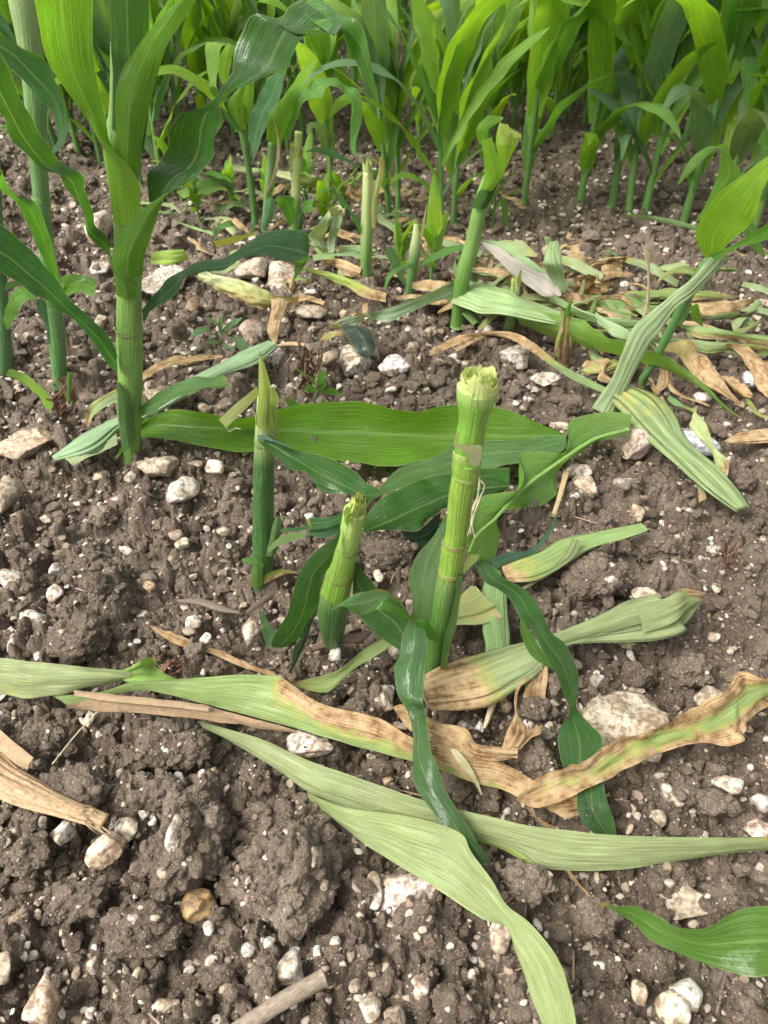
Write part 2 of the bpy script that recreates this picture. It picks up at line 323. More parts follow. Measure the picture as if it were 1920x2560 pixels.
def blade_grid(A, M, B, n=44, nc=8, rip=0.05, crumple=0.0, ripl=0.05, crease=0.0, dryf=None):
    SEED[0] += 1; sd = SEED[0]; rg = random.Random(sd)
    Q, t, ln = herm(np.hstack([M, A, B]), n); M, A, B = Q[:, :3], Q[:, 3:6], Q[:, 6:9]
    s = np.linspace(0, 1, nc+1)[None, :, None]; A, M, B = A[:, None], M[:, None], B[:, None]
    quad = A*(1-s)*(1-2*s)+M*4*s*(1-s)+B*s*(2*s-1)
    lin = np.where(s < 0.5, A+(M-A)*2*s, M+(B-M)*(2*s-1)); G = 0.55*quad+0.45*lin
    W = np.linalg.norm(B-A, axis=2)
    T = np.gradient(G, axis=0); S = np.gradient(G, axis=1); Nn = np.cross(T, S); Nn /= np.linalg.norm(Nn, axis=2, keepdims=True)+1e-9
    e = np.abs(2*s[:, :, 0]-1); ph = rg.random()*6.28; L = ln[-1]
    x = ln[:, None]/ripl*6.28
    r = np.sin(x+ph+2.2*(s[:, :, 0] > .5))*0.6+np.sin(x*0.53+ph*2+1.7*(s[:, :, 0] > .5))*0.6
    off = rip*W*e**1.6*r*np.sin(np.pi*np.clip(t, 0, 1))[:, None]**0.5
    if dryf is not None: crumple = crumple+.13*np.clip(dryf(t, np.linspace(0, 1, nc+1)), 0, 1)
    if crease:
        gx = np.repeat(ln[:, None], nc+1, 1); gs = np.repeat(s[:, :, 0], n, 0)
        cr = np.abs(vn2((gs*5.3+gx*4).ravel(), (gx/.11).ravel(), sd+21)-.5)+.6*np.abs(vn2((gs*10.1-gx*7).ravel(), (gx/.08).ravel(), sd+22)-.5)
        off = off+crease*W*(cr.reshape(n, nc+1)-.2)*2
    if np.any(crumple):
        gx = np.repeat(ln[:, None], nc+1, 1); gs = np.repeat(s[:, :, 0], n, 0)
        k = vn2(gx.ravel()/0.022, gs.ravel()*5, sd).reshape(n, nc+1)-0.5+0.6*(vn2(gx.ravel()/0.009, gs.ravel()*9, sd+7).reshape(n, nc+1)-0.5)
        off = off+crumple*W*k
    G = G+Nn*off[:, :, None]
    return G, t, ln
def blade(name, parent, fr, st, d, mode, col, mat=None, n=44, nc=8, fold=0.0, rip=0.05, ripl=0.05, crumple=0.0, dry=None, lying=False, label=None, cat=None, group=None, pale=None, crease=None):
    if crease is None: crease = .09 if mat is M_WILT else .03
    if nc < 9 and mat is M_WILT: nc = 14
    st = np.array(st, float); k = len(st); three = st.shape[1] == 6
    dd = expand(d, k, 3 if three else 2)
    if three: A, M, B = [np.array([pt(fr, r[2*c], r[2*c+1], dd[i, c], mode) for i, r in enumerate(st)]) for c in range(3)]
    else:
        A, B = [np.array([pt(fr, r[2*c], r[2*c+1], dd[i, c], mode) for i, r in enumerate(st)]) for c in range(2)]
        M = (A+B)/2
    if fold:
        T = np.gradient(M, axis=0); Nn = np.cross(T, B-A); ln = np.linalg.norm(Nn, axis=1, keepdims=True); Nn = Nn/(ln+1e-9)
        Cm = np.array([0, 0, CAM_H]); sg = np.sign((Nn*(Cm-M)).sum(1, keepdims=True)); M = M+Nn*sg*fold*np.linalg.norm(B-A, axis=1, keepdims=True)
    G, t, ln = blade_grid(A, M, B, n, nc, rip, crumple, ripl, crease, dry_map(dry) if dry is not None else None)
    return finish_blade(name, parent, G, t, ln, col, mat or M_LEAF, dry, pale, lying, label, cat, group)
def dry_map(dry):
    if not isinstance(dry, (list, tuple)): dry = [(0, dry, dry), (1, dry, dry)]
    dr = [(r[0], r[1], (r[1]+r[-1])/2 if len(r) == 3 else r[2], r[-1]) for r in dry]; tx = [r[0] for r in dr]
    def f(t, s):
        a, mm, b = [np.interp(t, tx, [r[c] for r in dr])[:, None] for c in (1, 2, 3)]
        return np.where(s[None] < .5, a+(mm-a)*2*s[None], mm+(b-mm)*(2*s[None]-1))
    return f
def finish_blade(name, parent, G, t, ln, col, mat, dry=None, pale=None, lying=False, label=None, cat=None, group=None):
    n, m = G.shape[:2]; s = np.linspace(0, 1, m)
    at = {}
    if dry is not None:
        at['dry'] = dry_map(dry)(t, s).ravel()
    if pale is not None: at['pale'] = np.repeat(prof(pale, t), m)
    uv = np.stack([np.repeat(s[None], n, 0), np.repeat(ln[:, None]/0.06, m, 1)], -1).reshape(-1, 2)
    if lying: LYING.append(G)
    o = put(name, G.reshape(-1, 3), grid_faces(n, m), mat, parent, col, uv, at)
    if parent is None: tag(o, label, cat, group)
    return o
def tube_mesh(C, S, flat, na=22, n=40, lump=0.0, ridge=0.0):
    """C centres, S half-width side vectors; cross-section flattened along the third axis"""
    SEED[0] += 1; sd = SEED[0]
    Q, t, ln = herm(np.hstack([C, S]), n); C, S = Q[:, :3], Q[:, 3:]
    T = np.gradient(C, axis=0); T /= np.linalg.norm(T, axis=1, keepdims=True); r = np.linalg.norm(S, axis=1, keepdims=True)
    S = S-T*(S*T).sum(1, keepdims=True); S = S/(np.linalg.norm(S, axis=1, keepdims=True)+1e-9)*r
    Nn = np.cross(S, T); fl = prof(flat, t)[:, None] if isinstance(flat, list) else flat
    a = np.linspace(0, 2*np.pi, na, endpoint=False)
    k = np.ones((n, na))
    if lump:
        aa = np.repeat(a[None], n, 0).ravel(); xx = np.repeat(ln[:, None], na, 1).ravel()
        k = 1+lump*(vn2(np.cos(aa)*3+20, np.sin(aa)*3+xx*6, sd)-0.5+0.7*(vn2(np.cos(aa)*7+40, np.sin(aa)*7+xx*14, sd+3)-0.5)).reshape(n, na)*2
    if ridge:
        k = k*(1+ridge*(vn2(a*2.9+30+0*ln[:, None], ln[:, None]*3+0*a, sd+11)+.7*vn2(a*5.5+70+0*ln[:, None], ln[:, None]*5+0*a, sd+12)-.85))
    V = C[:, None]+(S[:, None]*np.cos(a)[None, :, None]+Nn[:, None]*fl*np.sin(a)[None, :, None] if not isinstance(fl, np.ndarray)
                    else S[:, None]*np.cos(a)[None, :, None]+Nn[:, None]*fl[:, :, None]*np.sin(a)[None, :, None])*k[:, :, None]
    return V, t, ln
def finish_tube(name, parent, V, t, ln, col, mat, dry=None, pale=None, lying=False, caps=True, label=None, cat=None, group=None):
    n, na = V.shape[:2]; F = grid_faces(n, na, True); P = V.reshape(-1, 3)
    # a seam column so UVs run once round
    P = np.concatenate([V, V[:, :1]], 1); m = na+1; F = grid_faces(n, m); a = np.linspace(0, 1, m)
    uv = np.stack([np.repeat(a[None], n, 0), np.repeat(ln[:, None]/0.06, m, 1)], -1).reshape(-1, 2); PP = P.reshape(-1, 3); at = {}
    dr = np.repeat(prof(dry, t), m); pa = np.repeat(prof(pale, t), m)
    if caps:
        for row in (0, n-1):
            c = V[row].mean(0); i0 = len(PP); PP = np.vstack([PP, c]); uv = np.vstack([uv, [[0.5, 0.5]]]); dr = np.r_[dr, dr[row*m]]; pa = np.r_[pa, pa[row*m]]
            j = np.arange(na); b = row*m
            F = np.vstack([F, np.stack([b+j, b+j+1, np.full(na, i0), np.full(na, i0)], 1)])
    if caps:                                      # triangles written as quads would be invalid: split all
        q = F[F[:, 2] != F[:, 3]]; tr = F[F[:, 2] == F[:, 3]][:, :3]
        F = np.vstack([q[:, [0, 1, 2]], q[:, [0, 2, 3]], tr])
    if dry is not None: at['dry'] = dr
    if pale is not None: at['pale'] = pa
    if lying: LYING.append(V[:, :])
    o = put(name, PP, F, mat, parent, col, uv, at)
    if parent is None: tag(o, label, cat, group)
    return o
def tube(name, parent, fr, st, d, mode, col, mat=None, flat=1.0, n=40, na=22, lump=0.03, dry=None, pale=None, lying=False, caps=True, label=None, cat=None, group=None, grow=1.0, ridge=0.0):
    st = np.array(st, float); dd = expand(d, len(st), 2)
    A = np.array([pt(fr, r[0], r[1], dd[i, 0], mode) for i, r in enumerate(st)]); B = np.array([pt(fr, r[2], r[3], dd[i, 1], mode) for i, r in enumerate(st)])
    V, t, ln = tube_mesh((A+B)/2, (B-A)/2*grow, flat, na, n, lump, ridge)
    return finish_tube(name, parent, V, t, ln, col, mat or M_STALK, dry, pale, lying, caps, label, cat, group)
def rod(name, parent, P, R, col, mat=None, n=24, na=10, lump=0.1, flat=1.0, dry=None, pale=None, label=None, cat=None, group=None, lying=False):
    P = np.array(P, float); R = np.array(R, float)*np.ones(len(P)); T = np.gradient(P, axis=0)
    up = np.array([0.13, 0.21, 1.0]); S = np.cross(T, up); bad = np.linalg.norm(S, axis=1) < 1e-6; S[bad] = (1, 0, 0)
    S = S/np.linalg.norm(S, axis=1, keepdims=True)*R[:, None]
    V, t, ln = tube_mesh(P, S, flat, na, n, lump)
    return finish_tube(name, parent, V, t, ln, col, mat or M_TWIG, dry, pale, lying, True, label, cat, group)
def torn(parent, C, ax, r, h, col, shells=(1.0, 0.75, 0.5, 0.28), pale=0.6, name='torn_end', jag=0.6, flare=1.15):
    """ragged concentric shells of a snapped stem"""
    C = np.array(C, float); ax = np.array(ax, float); ax /= np.linalg.norm(ax); s = np.cross(ax, (0.1, 1, 0.05)); s /= np.linalg.norm(s); q = np.cross(ax, s)
    VV, FF, base = [], [], 0; SEED[0] += 1; rg = np.random.RandomState(SEED[0]); na = 44; rows = 6; PA = []
    for k, f in enumerate(shells):
        a = np.linspace(0, 2*np.pi, na+1); top = h*(0.55+0.25*k/len(shells)+jag*0.35*(rg.rand(na+1)-0.5)+jag*0.5*(vn2(a*1.6, a*0+k*7.3, SEED[0])-0.5)); top[-1] = top[0]
        for j in range(rows):
            y = j/(rows-1); rr = r*f*(1+(flare-1)*y**2)*(1+0.10*(vn2(a*2.3, a*0+j*0.4+k*5, SEED[0]+5)-0.5)); rr[-1] = rr[0]
            VV.append(C+s*(rr*np.cos(a))[:, None]+q*(rr*np.sin(a))[:, None]+ax*(-0.25*h+(top+0.25*h)*y)[:, None]); PA += [pale*(0.35+0.65*y)]*(na+1)
        FF.append(grid_faces(rows, na+1)+base); base += rows*(na+1)
    uv = np.stack([np.tile(np.linspace(0, 1, na+1), rows*len(shells)), np.repeat(np.linspace(0, 1, rows*len(shells)), na+1)], 1)
    a = np.linspace(0, 2*np.pi, na+1); rz = [(.93, -.25), (.9, .05), (.7, .28), (.45, .42), (.2, .5), (.02, .46)]; PV = []
    for j, (f, y) in enumerate(rz):
        rr = r*f*(1+.12*(rg.rand(na+1)-.5)); rr[-1] = rr[0]; zz = h*(y+.22*(rg.rand(na+1)-.5)*(0 < j)); zz[-1] = zz[0]
        PV.append(C+s*(rr*np.cos(a))[:, None]+q*(rr*np.sin(a))[:, None]+ax*zz[:, None])
    VV += PV; FF.append(grid_faces(len(rz), na+1)+base); PA += [pale*.95]*(len(rz)*(na+1)); uv = np.vstack([uv, np.stack([np.tile(np.linspace(0, 1, na+1), len(rz)), np.repeat(np.arange(len(rz))*.1, na+1)], 1)])
    return put(name, np.vstack(VV), np.vstack(FF), M_PITH, parent, col, uv, {'pale': PA})
def node(parent, fr, uL, vL, uR, vR, y, col=(0.26, 0.17, 0.07), w=.0022, ax=None, name='node'):
    a, b = pt(fr, uL, vL, y, 'y'), pt(fr, uR, vR, y, 'y'); r = np.linalg.norm(b-a)/2*1.012; ax = np.array((0, 0, 1.0) if ax is None else ax); ax = ax/np.linalg.norm(ax)
    n_ = ring(parent, (a+b)/2, ax, r, w, col, name); b_ = ring(parent, (a+b)/2+ax*w*2.2, ax, r*.985, w*1.2, tuple(.5*q+.5*g for q, g in zip(col, (0.2, .34, .05))), 'node_band'); b_.parent = n_
def ring(parent, C, ax, r, w, col, name='node'):
    C = np.array(C, float); ax = np.array(ax, float); ax /= np.linalg.norm(ax); s = np.cross(ax, (0, 1, 0)); s /= np.linalg.norm(s)
    y = np.array([-1, -0.6, 0, 0.6, 1.0]); k = np.array([0.985, 1.0, 1.012, 1.0, 0.985])
    V, t, ln = tube_mesh(C+ax*(y*w)[:, None], s[None]*(r*k)[:, None], 1.0, 24, 9, 0.03)
    return finish_tube(name, parent, V, t, ln, col, M_STALK, caps=False)
# ================================================================ standing maize plants at the left
def base(u, v): return pt('D', u, v, 0.0, 'z')
P_A = thing('maize_plant', 'tall glossy maize plant with thick green stalk standing whole in front left', 'maize plant', base(286, 980))
tube('stalk', P_A, 'D', [(268, 1000, 302, 1000), (264, 950, 304, 950), (255, 903, 306, 903), (256, 833, 307, 833), (252, 743, 308, 743), (252, 678, 306, 678), (252, 618, 306, 618), (250, 589, 307, 589), (247, 512, 302, 512), (243, 446, 300, 446), (233, 379, 299, 379), (225, 330, 305, 330), (236, 250, 312, 250), (240, 100, 318, 100)], 1.112, 'y', (0.115, 0.245, 0.035), pale=[(0, 0), (.5, .08), (1, .12)], n=70)
for l, r, v in ((255, 306, 826), (250, 306, 604), (251, 308, 715)): node(P_A, 'D', l, v, r, v, 1.112, (0.14, 0.17, 0.05), .003)
blade('leaf', P_A, 'R1', [(490, 640, 620, 660), (485, 500, 640, 500), (485, 300, 650, 300), (478, 150, 645, 130), (470, 0, 645, 0), (465, -160, 645, -160), (470, -420, 600, -420)], 1.092, 'y', MD, fold=.25, rip=.02)
blade('leaf', P_A, 'R1', [(495, 665, 610, 745), (500, 560, 615, 620), (505, 380, 640, 480), (545, 270, 680, 330), (640, 140, 725, 190), (700, 70, 790, 90), (770, 0, 850, 0), (850, -100, 930, -90), (960, -260, 1010, -240)], [(1.085, 1.085), (1.08, 1.075), (1.07, 1.05), (1.03, 1.0)], 'y', (0.125, 0.285, 0.02), fold=.2, rip=.02)
blade('leaf', P_A, 'R1', [(470, 640, 490, 640), (400, 550, 470, 600), (330, 450, 458, 520), (265, 360, 440, 440), (215, 280, 420, 350), (185, 200, 405, 260), (170, 120, 400, 150), (148, 0, 400, 0), (125, -120, 390, -120), (90, -400, 330, -400)], [(1.085, 1.085), (1.07, 1.09), (1.05, 1.09), (1.02, 1.08)], 'y', (0.115, 0.27, 0.022), fold=-.14, rip=.02, ripl=.12)
blade('sheath', P_A, 'R1', [(335, 450, 420, 575), (400, 550, 500, 660), (437, 620, 560, 720), (455, 700, 603, 800), (470, 800, 607, 860), (490, 960, 602, 970)], [(1.08, 1.07), (1.085, 1.075), (1.088, 1.08)], 'y', (0.19, 0.36, 0.02), fold=.16, rip=0)
blade('sheath', P_A, 'S11', [(752, 760, 925, 740), (735, 690, 928, 690), (726, 610, 940, 620), (760, 510, 965, 540), (830, 410, 1000, 430), (930, 310, 1040, 310), (1080, 212, 1092, 218)], [(1.088, 1.09), (1.08, 1.08), (1.075, 1.075), (1.07, 1.07)], 'y', (0.12, 0.26, 0.03), fold=.2, rip=0)
blade('leaf', P_A, 'R1', [(640, 875, 712, 842), (637, 750, 800, 790), (690, 690, 900, 710), (720, 640, 930, 640), (735, 560, 940, 560), (770, 505, 950, 490), (850, 475, 955, 430), (920, 430, 975, 400), (975, 360, 1030, 370), (1000, 300, 1130, 335), (1010, 240, 1230, 310), (1040, 140, 1270, 250), (1110, 60, 1300, 140), (1190, 65, 1330, 125), (1250, 30, 1430, 150), (1300, -5, 1475, 105)],
      [(1.10, 1.08), (1.14, 1.07), (1.13, 1.06), (1.09, 1.05), (1.06, 1.02), (1.10, 1.0), (1.08, .98), (1.06, .97)], 'y', DK, n=80, nc=10, fold=-.12, rip=.05)
blade('leaf', P_A, 'R1', [(1270, 10, 1440, 150), (1390, -5, 1462, 130), (1450, 50, 1470, 122), (1500, 78, 1490, 150), (1535, 80, 1510, 205), (1572, 130, 1535, 260), (1592, 210, 1560, 310), (1612, 330, 1600, 385), (1641, 445, 1638, 450)], [(1.07, .98), (1.05, .985), (1.03, 1.0), (1.02, 1.02), (1.0, 1.01), (.99, .99)], 'y', (0.065, 0.20, 0.02), n=50, rip=.03, fold=-.05)
blade('leaf', P_A, 'D', [(242, 560, 240, 526), (220, 536, 230, 509), (190, 509, 207, 489), (185, 472, 200, 462), (173, 446, 188, 419), (143, 396, 177, 379), (130, 379, 160, 366), (100, 369, 127, 346), (60, 340, 110, 320), (30, 300, 75, 265), (10, 255, 45, 215), (-5, 235, 20, 150), (-50, 150, -20, 80)], [(1.09, 1.10), (1.06, 1.10), (1.03, 1.08), (1.0, 1.05), (.98, 1.02)], 'y', DK, n=64, fold=-.12, rip=.06)
blade('leaf', P_A, 'D', [(254, 800, 254, 770), (245, 800, 245, 745), (210, 752, 225, 715), (170, 702, 185, 678), (130, 670, 145, 637), (100, 650, 110, 590), (60, 628, 70, 543), (30, 600, 35, 510), (0, 580, 0, 487), (-40, 560, -40, 455), (-110, 540, -120, 430)], [(1.092, 1.095), (1.06, 1.09), (1.02, 1.07), (.99, 1.05), (.96, 1.03)], 'y', (0.028, 0.115, 0.035), n=60, fold=-.1, rip=.05)
blade('leaf', P_A, 'D', [(310, 702, 306, 670), (325, 672, 330, 640), (355, 655, 345, 622), (390, 620, 370, 597), (400, 600, 395, 583), (440, 590, 440, 560), (490, 577, 500, 553), (520, 560, 540, 523), (570, 553, 590, 498), (620, 565, 635, 500), (655, 572, 665, 508), (671, 560, 668, 525)], [(1.10, 1.11), (1.10, 1.14), (1.10, 1.16), (1.12, 1.20), (1.13, 1.22)], 'y', (0.026, 0.11, 0.03), n=56, fold=-.08, rip=.04)
blade('leaf_tip', P_A, 'D', [(638, 564, 671, 552), (637, 585, 656, 577), (632, 608, 634, 608)], 1.13, 'y', BR, n=16, nc=4)
blade('leaf', P_A, 'R3', [(610, 692, 605, 652), (650, 685, 650, 615), (720, 630, 720, 570), (800, 600, 800, 536), (900, 580, 900, 522), (995, 560, 973, 516)], [(1.10, 1.11), (1.06, 1.10), (1.02, 1.08), (1.0, 1.07)], 'y', (0.095, 0.22, 0.06), fold=-.08, dry=[(0, 0, 0), (.9, 0, 0), (1, .4, .4)])
blade('sheath', P_A, 'S11', [(690, 620, 722, 635), (735, 720, 800, 700), (745, 800, 840, 760), (752, 848, 885, 850), (757, 880, 890, 900)], 1.089, 'y', (0.09, 0.22, 0.02), fold=.2, rip=0, n=24)
blade('sheath', P_A, 'R3', [(508, 548, 518, 545), (508, 640, 565, 615), (515, 750, 580, 700), (530, 850, 590, 790)], 1.088, 'y', (0.07, 0.17, 0.05), fold=.2, rip=0, n=24)
# the plant behind it
P_B = thing('maize_plant', 'maize plant with pale green stalk behind the tall plant, second from left edge', 'maize plant', base(131, 838))
tube('stalk', P_B, 'D', [(116, 850, 147, 850), (115, 833, 145, 833), (107, 753, 142, 753), (97, 660, 134, 660), (85, 540, 118, 540), (72, 429, 107, 429), (66, 366, 102, 366), (52, 200, 98, 200), (40, 100, 92, 100), (20, 0, 85, 0), (5, -120, 70, -120)], 1.33, 'y', (0.07, 0.18, 0.05), pale=[(0, 0), (.7, 0.05), (.9, .3), (1, .3)], n=60)
for l, r, v in ((98, 135, 668), (73, 108, 435)): node(P_B, 'D', l, v, r, v, 1.33, (0.10, 0.17, 0.05), .003)
blade('leaf', P_B, 'R1', [(-60, 110, -60, 230), (0, 150, 0, 250), (80, 190, 60, 300), (140, 220, 115, 385), (210, 310, 170, 430), (260, 400, 215, 470), (290, 520, 240, 540), (285, 600, 245, 600), (235, 665, 226, 650)], [(1.16, 1.24), (1.16, 1.22), (1.17, 1.2), (1.18, 1.19)], 'y', (0.03, 0.125, 0.03), n=56, rip=.05)
blade('leaf', P_B, 'R3', [(262, 178, 262, 92), (290, 168, 300, 80), (350, 155, 370, 85), (405, 178, 415, 105)], [(1.31, 1.31), (1.26, 1.3)], 'y', (0.11, 0.28, 0.02), fold=-.06)
blade('leaf', P_B, 'S11', [(-30, 150, -20, 20), (0, 190, 10, 80), (60, 240, 60, 180), (95, 262, 130, 245), (130, 320, 210, 262), (170, 400, 260, 330), (215, 500, 310, 450), (270, 620, 350, 600), (330, 750, 378, 740), (400, 885, 408, 870)], [(1.18, 1.24), (1.24, 1.26), (1.27, 1.29), (1.3, 1.31)], 'y', (0.06, 0.19, 0.025), n=56, fold=.1, rip=.04)
blade('leaf', P_B, 'R3', [(150, 185, 195, 190), (165, 240, 200, 230), (195, 300, 210, 290), (205, 380, 215, 380)], 1.315, 'y', BL, n=20)
blade('leaf', P_B, 'R3', [(28, 520, 40, 488), (90, 545, 110, 510), (150, 590, 180, 568), (212, 680, 235, 640), (240, 700, 246, 690)], [(1.16, 1.2), (1.22, 1.25), (1.28, 1.29)], 'y', (0.16, 0.29, 0.10), fold=-.1, n=30)
blade('leaf', P_B, 'R3', [(285, 665, 318, 672), (285, 580, 312, 580), (291, 503, 311, 498)], 1.30, 'y', (0.14, 0.30, 0.06), n=20, fold=.2)
P_C = thing('maize_plant', 'maize stalk half cut off by the left edge of the field view', 'maize plant', base(12, 812))
tube('stalk', P_C, 'D', [(-12, 815, 29, 815), (-9, 793, 28, 793), (-9, 703, 22, 703), (-14, 578, 12, 578), (-24, 400, 2, 400), (-40, 100, -10, 100)], 1.385, 'y', (0.05, 0.14, 0.04), n=40)
blade('leaf', P_C, 'R3', [(5, 300, 35, 320), (25, 230, 70, 260), (60, 150, 95, 215), (110, 138, 140, 185), (155, 178, 158, 205)], [(1.38, 1.37), (1.33, 1.31), (1.3, 1.3)], 'y', (0.11, 0.28, 0.03), n=30, rip=.08)
blade('leaf', P_C, 'S11', [(10, 860, 30, 850), (50, 840, 40, 800), (100, 825, 95, 785), (160, 800, 150, 780)], 1.36, 'y', MD, n=24)
# ================================================================ broken stumps in the front row
S1 = thing('maize_stump', 'dark green snapped stump with a pointed shredded top and hanging strip', 'stump', base(570, 1262))
tube('stalk', S1, 'D', [(546, 1275, 592, 1275), (545, 1200, 592, 1200), (546, 1100, 592, 1100), (548, 1000, 593, 1000), (550, 955, 594, 955), (553, 900, 598, 905), (556, 860, 600, 862)], .792, 'y', (0.024, 0.090, 0.014), pale=[(0, 0), (.72, 0), (.8, .35), (1, .6)], n=60)
node(S1, 'D', 550, 957, 594, 957, .792, (0.10, 0.13, 0.04), .003)
blade('torn_strip', S1, 'R3', [(1110, 740, 1185, 740), (1115, 640, 1172, 640), (1117, 540, 1165, 540), (1118, 470, 1147, 480), (1119, 412, 1124, 412)], .778, 'y', YG, n=36, fold=.3, rip=.02, pale=[(0, .3), (.5, .5), (1, .8)], dry=[(0, 0, 0), (.85, 0, 0), (1, .7, .7)])
blade('torn_strip', S1, 'R3', [(1150, 730, 1192, 740), (1160, 660, 1197, 660), (1170, 600, 1203, 610), (1172, 562, 1186, 570)], .783, 'y', YG, n=24, fold=.25, pale=.7)
blade('torn_strip', S1, 'R3', [(1130, 735, 1160, 735), (1143, 640, 1165, 640), (1150, 570, 1160, 570)], .774, 'y', OL, n=20, fold=.2, pale=.4)
blade('torn_strip', S1, 'R3', [(1110, 563, 1117, 602), (1060, 605, 1068, 655), (1000, 655, 1015, 705), (945, 708, 977, 742)], [(.785, .78), (.76, .75), (.74, .735)], 'y', OL, n=24, pale=.6)
rod('torn_thread', S1, [pt('R3', u, v, y, 'y') for u, v, y in ((1085, 655, .785), (1105, 690, .782), (1108, 730, .78))], .0012, PL)
rod('torn_thread', S1, [pt('R3', u, v, y, 'y') for u, v, y in ((975, 735, .74), (990, 757, .74), (1020, 745, .74), (1040, 748, .74))], .0011, PL)
blade('leaf', S1, 'S4', [(5, 225, 10, 240, 10, 265), (100, 240, 105, 295, 120, 365), (220, 305, 200, 350, 225, 450), (330, 335, 300, 410, 320, 465), (450, 365, 400, 470, 380, 540), (560, 420, 500, 520, 440, 600), (650, 470, 600, 570, 600, 605), (720, 540, 690, 615, 680, 632), (805, 580, 790, 610, 750, 655)], [(.785, .78, .775), (.77, .75, .745), (.75, .73, .72), (.73, .71, .70), (.70, .69, .68)], 'y', (0.034, 0.132, 0.014), n=56, rip=.04)
blade('leaf_base', S1, 'S4', [(8, 225, 15, 255), (70, 235, 90, 262), (150, 270, 160, 290), (220, 300, 222, 312)], [(.775, .77), (.755, .75)], 'y', (0.10, 0.22, 0.16), n=20)
blade('sheath', S1, 'S4', [(65, 1010, 130, 1000), (85, 920, 150, 880), (108, 810, 160, 790), (132, 755, 156, 750)], .776, 'y', (0.15, 0.26, 0.10), n=24, fold=.2)
blade('cut_leaf', S1, 'S4', [(75, 968, 85, 990), (120, 915, 130, 955), (190, 868, 200, 925), (320, 858, 325, 885)], [(.775, .77), (.755, .75), (.74, .735)], 'y', (0.22, 0.34, 0.13), n=24)
blade('sprout_leaf', S1, 'R5', [(1042, 203, 1046, 218), (1080, 196, 1082, 228), (1120, 205, 1112, 235), (1141, 232, 1130, 245)], [(.765, .76), (.772, .765)], 'y', (0.15, 0.30, 0.09), n=18)
blade('sprout_leaf', S1, 'R5', [(1085, 322, 1135, 322), (1085, 260, 1135, 260), (1097, 228, 1130, 228)], .773, 'y', (0.16, 0.30, 0.08), n=18, fold=.2)
blade('sprout_leaf', S1, 'R5', [(1128, 318, 1128, 288), (1170, 298, 1165, 260), (1230, 268, 1220, 248), (1292, 266, 1284, 256)], [(.776, .776), (.77, .775), (.765, .77)], 'y', OL, n=24, dry=[(0, .7, 0), (1, .8, .2)])
S2 = thing('maize_stump', 'short leaning snapped stump with a yellow crumpled top and drooping dark leaf', 'stump', base(715, 1385))
tube('stalk', S2, 'S6', [(445, 710, 540, 680), (412, 560, 578, 520), (418, 420, 600, 390), (455, 270, 632, 250), (478, 200, 645, 170), (508, 70, 668, 60), (535, -10, 682, -10), (570, -161, 720, -175)], .667, 'y', (0.12, 0.26, 0.01), pale=[(0, 0), (.5, .02), (.7, .12), (1, .4)], n=60)
tube('sheath', S2, 'S6', [(440, 705, 545, 675), (408, 560, 582, 520), (414, 420, 602, 392), (440, 330, 610, 315)], .667, 'y', (0.028, 0.098, 0.012), n=40, caps=False, grow=1.015, pale=[(0, 0), (.7, 0), (1, .15)])
ax2 = pt('S6', 600, -10, .667, 'y')-pt('S6', 495, 600, .667, 'y')
for l, r, v, v2 in ((507, 666, 72, 92), (456, 633, 245, 262)): node(S2, 'S6', l, v, r, v2, .667, (0.15, 0.16, 0.03), .0026, ax2)
torn(S2, pt('S6', 648, -170, .667, 'y'), ax2, .0108, .022, (0.34, 0.44, 0.05), shells=(1.0, .8, .6, .4, .2), pale=.45, flare=.8, jag=1.6)
blade('torn_strip', S2, 'S4', [(575, 790, 610, 790), (570, 720, 612, 740), (585, 690, 615, 700)], .652, 'y', YG, n=14, pale=.3, rip=.2)
blade('torn_strip', S2, 'S4', [(585, 820, 600, 822), (575, 760, 610, 760), (600, 720, 640, 735)], .650, 'y', YG, n=14, crumple=.3, pale=.2)
blade('leaf', S2, 'S6', [(545, -60, 535, 20), (520, 0, 505, 110), (420, 70, 480, 200), (310, 190, 432, 260), (250, 330, 418, 340), (220, 440, 408, 430), (205, 500, 375, 505), (150, 590, 340, 590), (110, 660, 280, 665), (97, 716, 190, 719)], [(.66, .655), (.64, .64), (.625, .635), (.62, .63), (.63, .635), (.645, .64)], 'y', (0.026, 0.108, 0.012), n=56, fold=.1, rip=.03)
blade('leaf', S2, 'S6', [(340, 545, 380, 500), (295, 650, 350, 600), (245, 735, 310, 720), (228, 830, 265, 810), (214, 905, 222, 902)], .632, 'y', (0.014, 0.062, 0.02), n=30, fold=.1)  # underside of the drooping leaf tip, its shade put into the dark green
blade('leaf', S2, 'S6', [(18, 485, 28, 480), (30, 560, 82, 550), (58, 680, 122, 640), (72, 725, 96, 716)], [(.66, .66), (.655, .65), (.65, .648)], 'y', (0.09, 0.20, 0.11), n=24, fold=-.1, dry=[(0, 0, 0), (.25, 0, 0), (.38, .6, .3), (.5, 0, 0), (1, 0, 0)])
blade('leaf', S2, 'S6', [(648, 165, 665, 168), (622, 372, 700, 235), (672, 520, 790, 340), (750, 610, 890, 400), (850, 690, 975, 480), (937, 742, 995, 570)], [(.66, .665), (.645, .66), (.63, .65), (.615, .635)], 'y', (0.026, 0.105, 0.014), n=44, fold=-.1, rip=.04)
blade('cut_leaf', S2, 'S4', [(155, 836, 160, 856), (315, 812, 320, 840), (332, 772, 352, 838), (450, 762, 470, 826), (565, 725, 600, 770), (640, 640, 660, 700)], [(.735, .73), (.72, .71), (.70, .69), (.68, .675)], 'y', (0.045, 0.15, 0.04), n=36, dry=[(0, 0, 0), (.36, .0, .0), (.38, .8, .5), (.42, 0, 0), (1, 0, 0)])
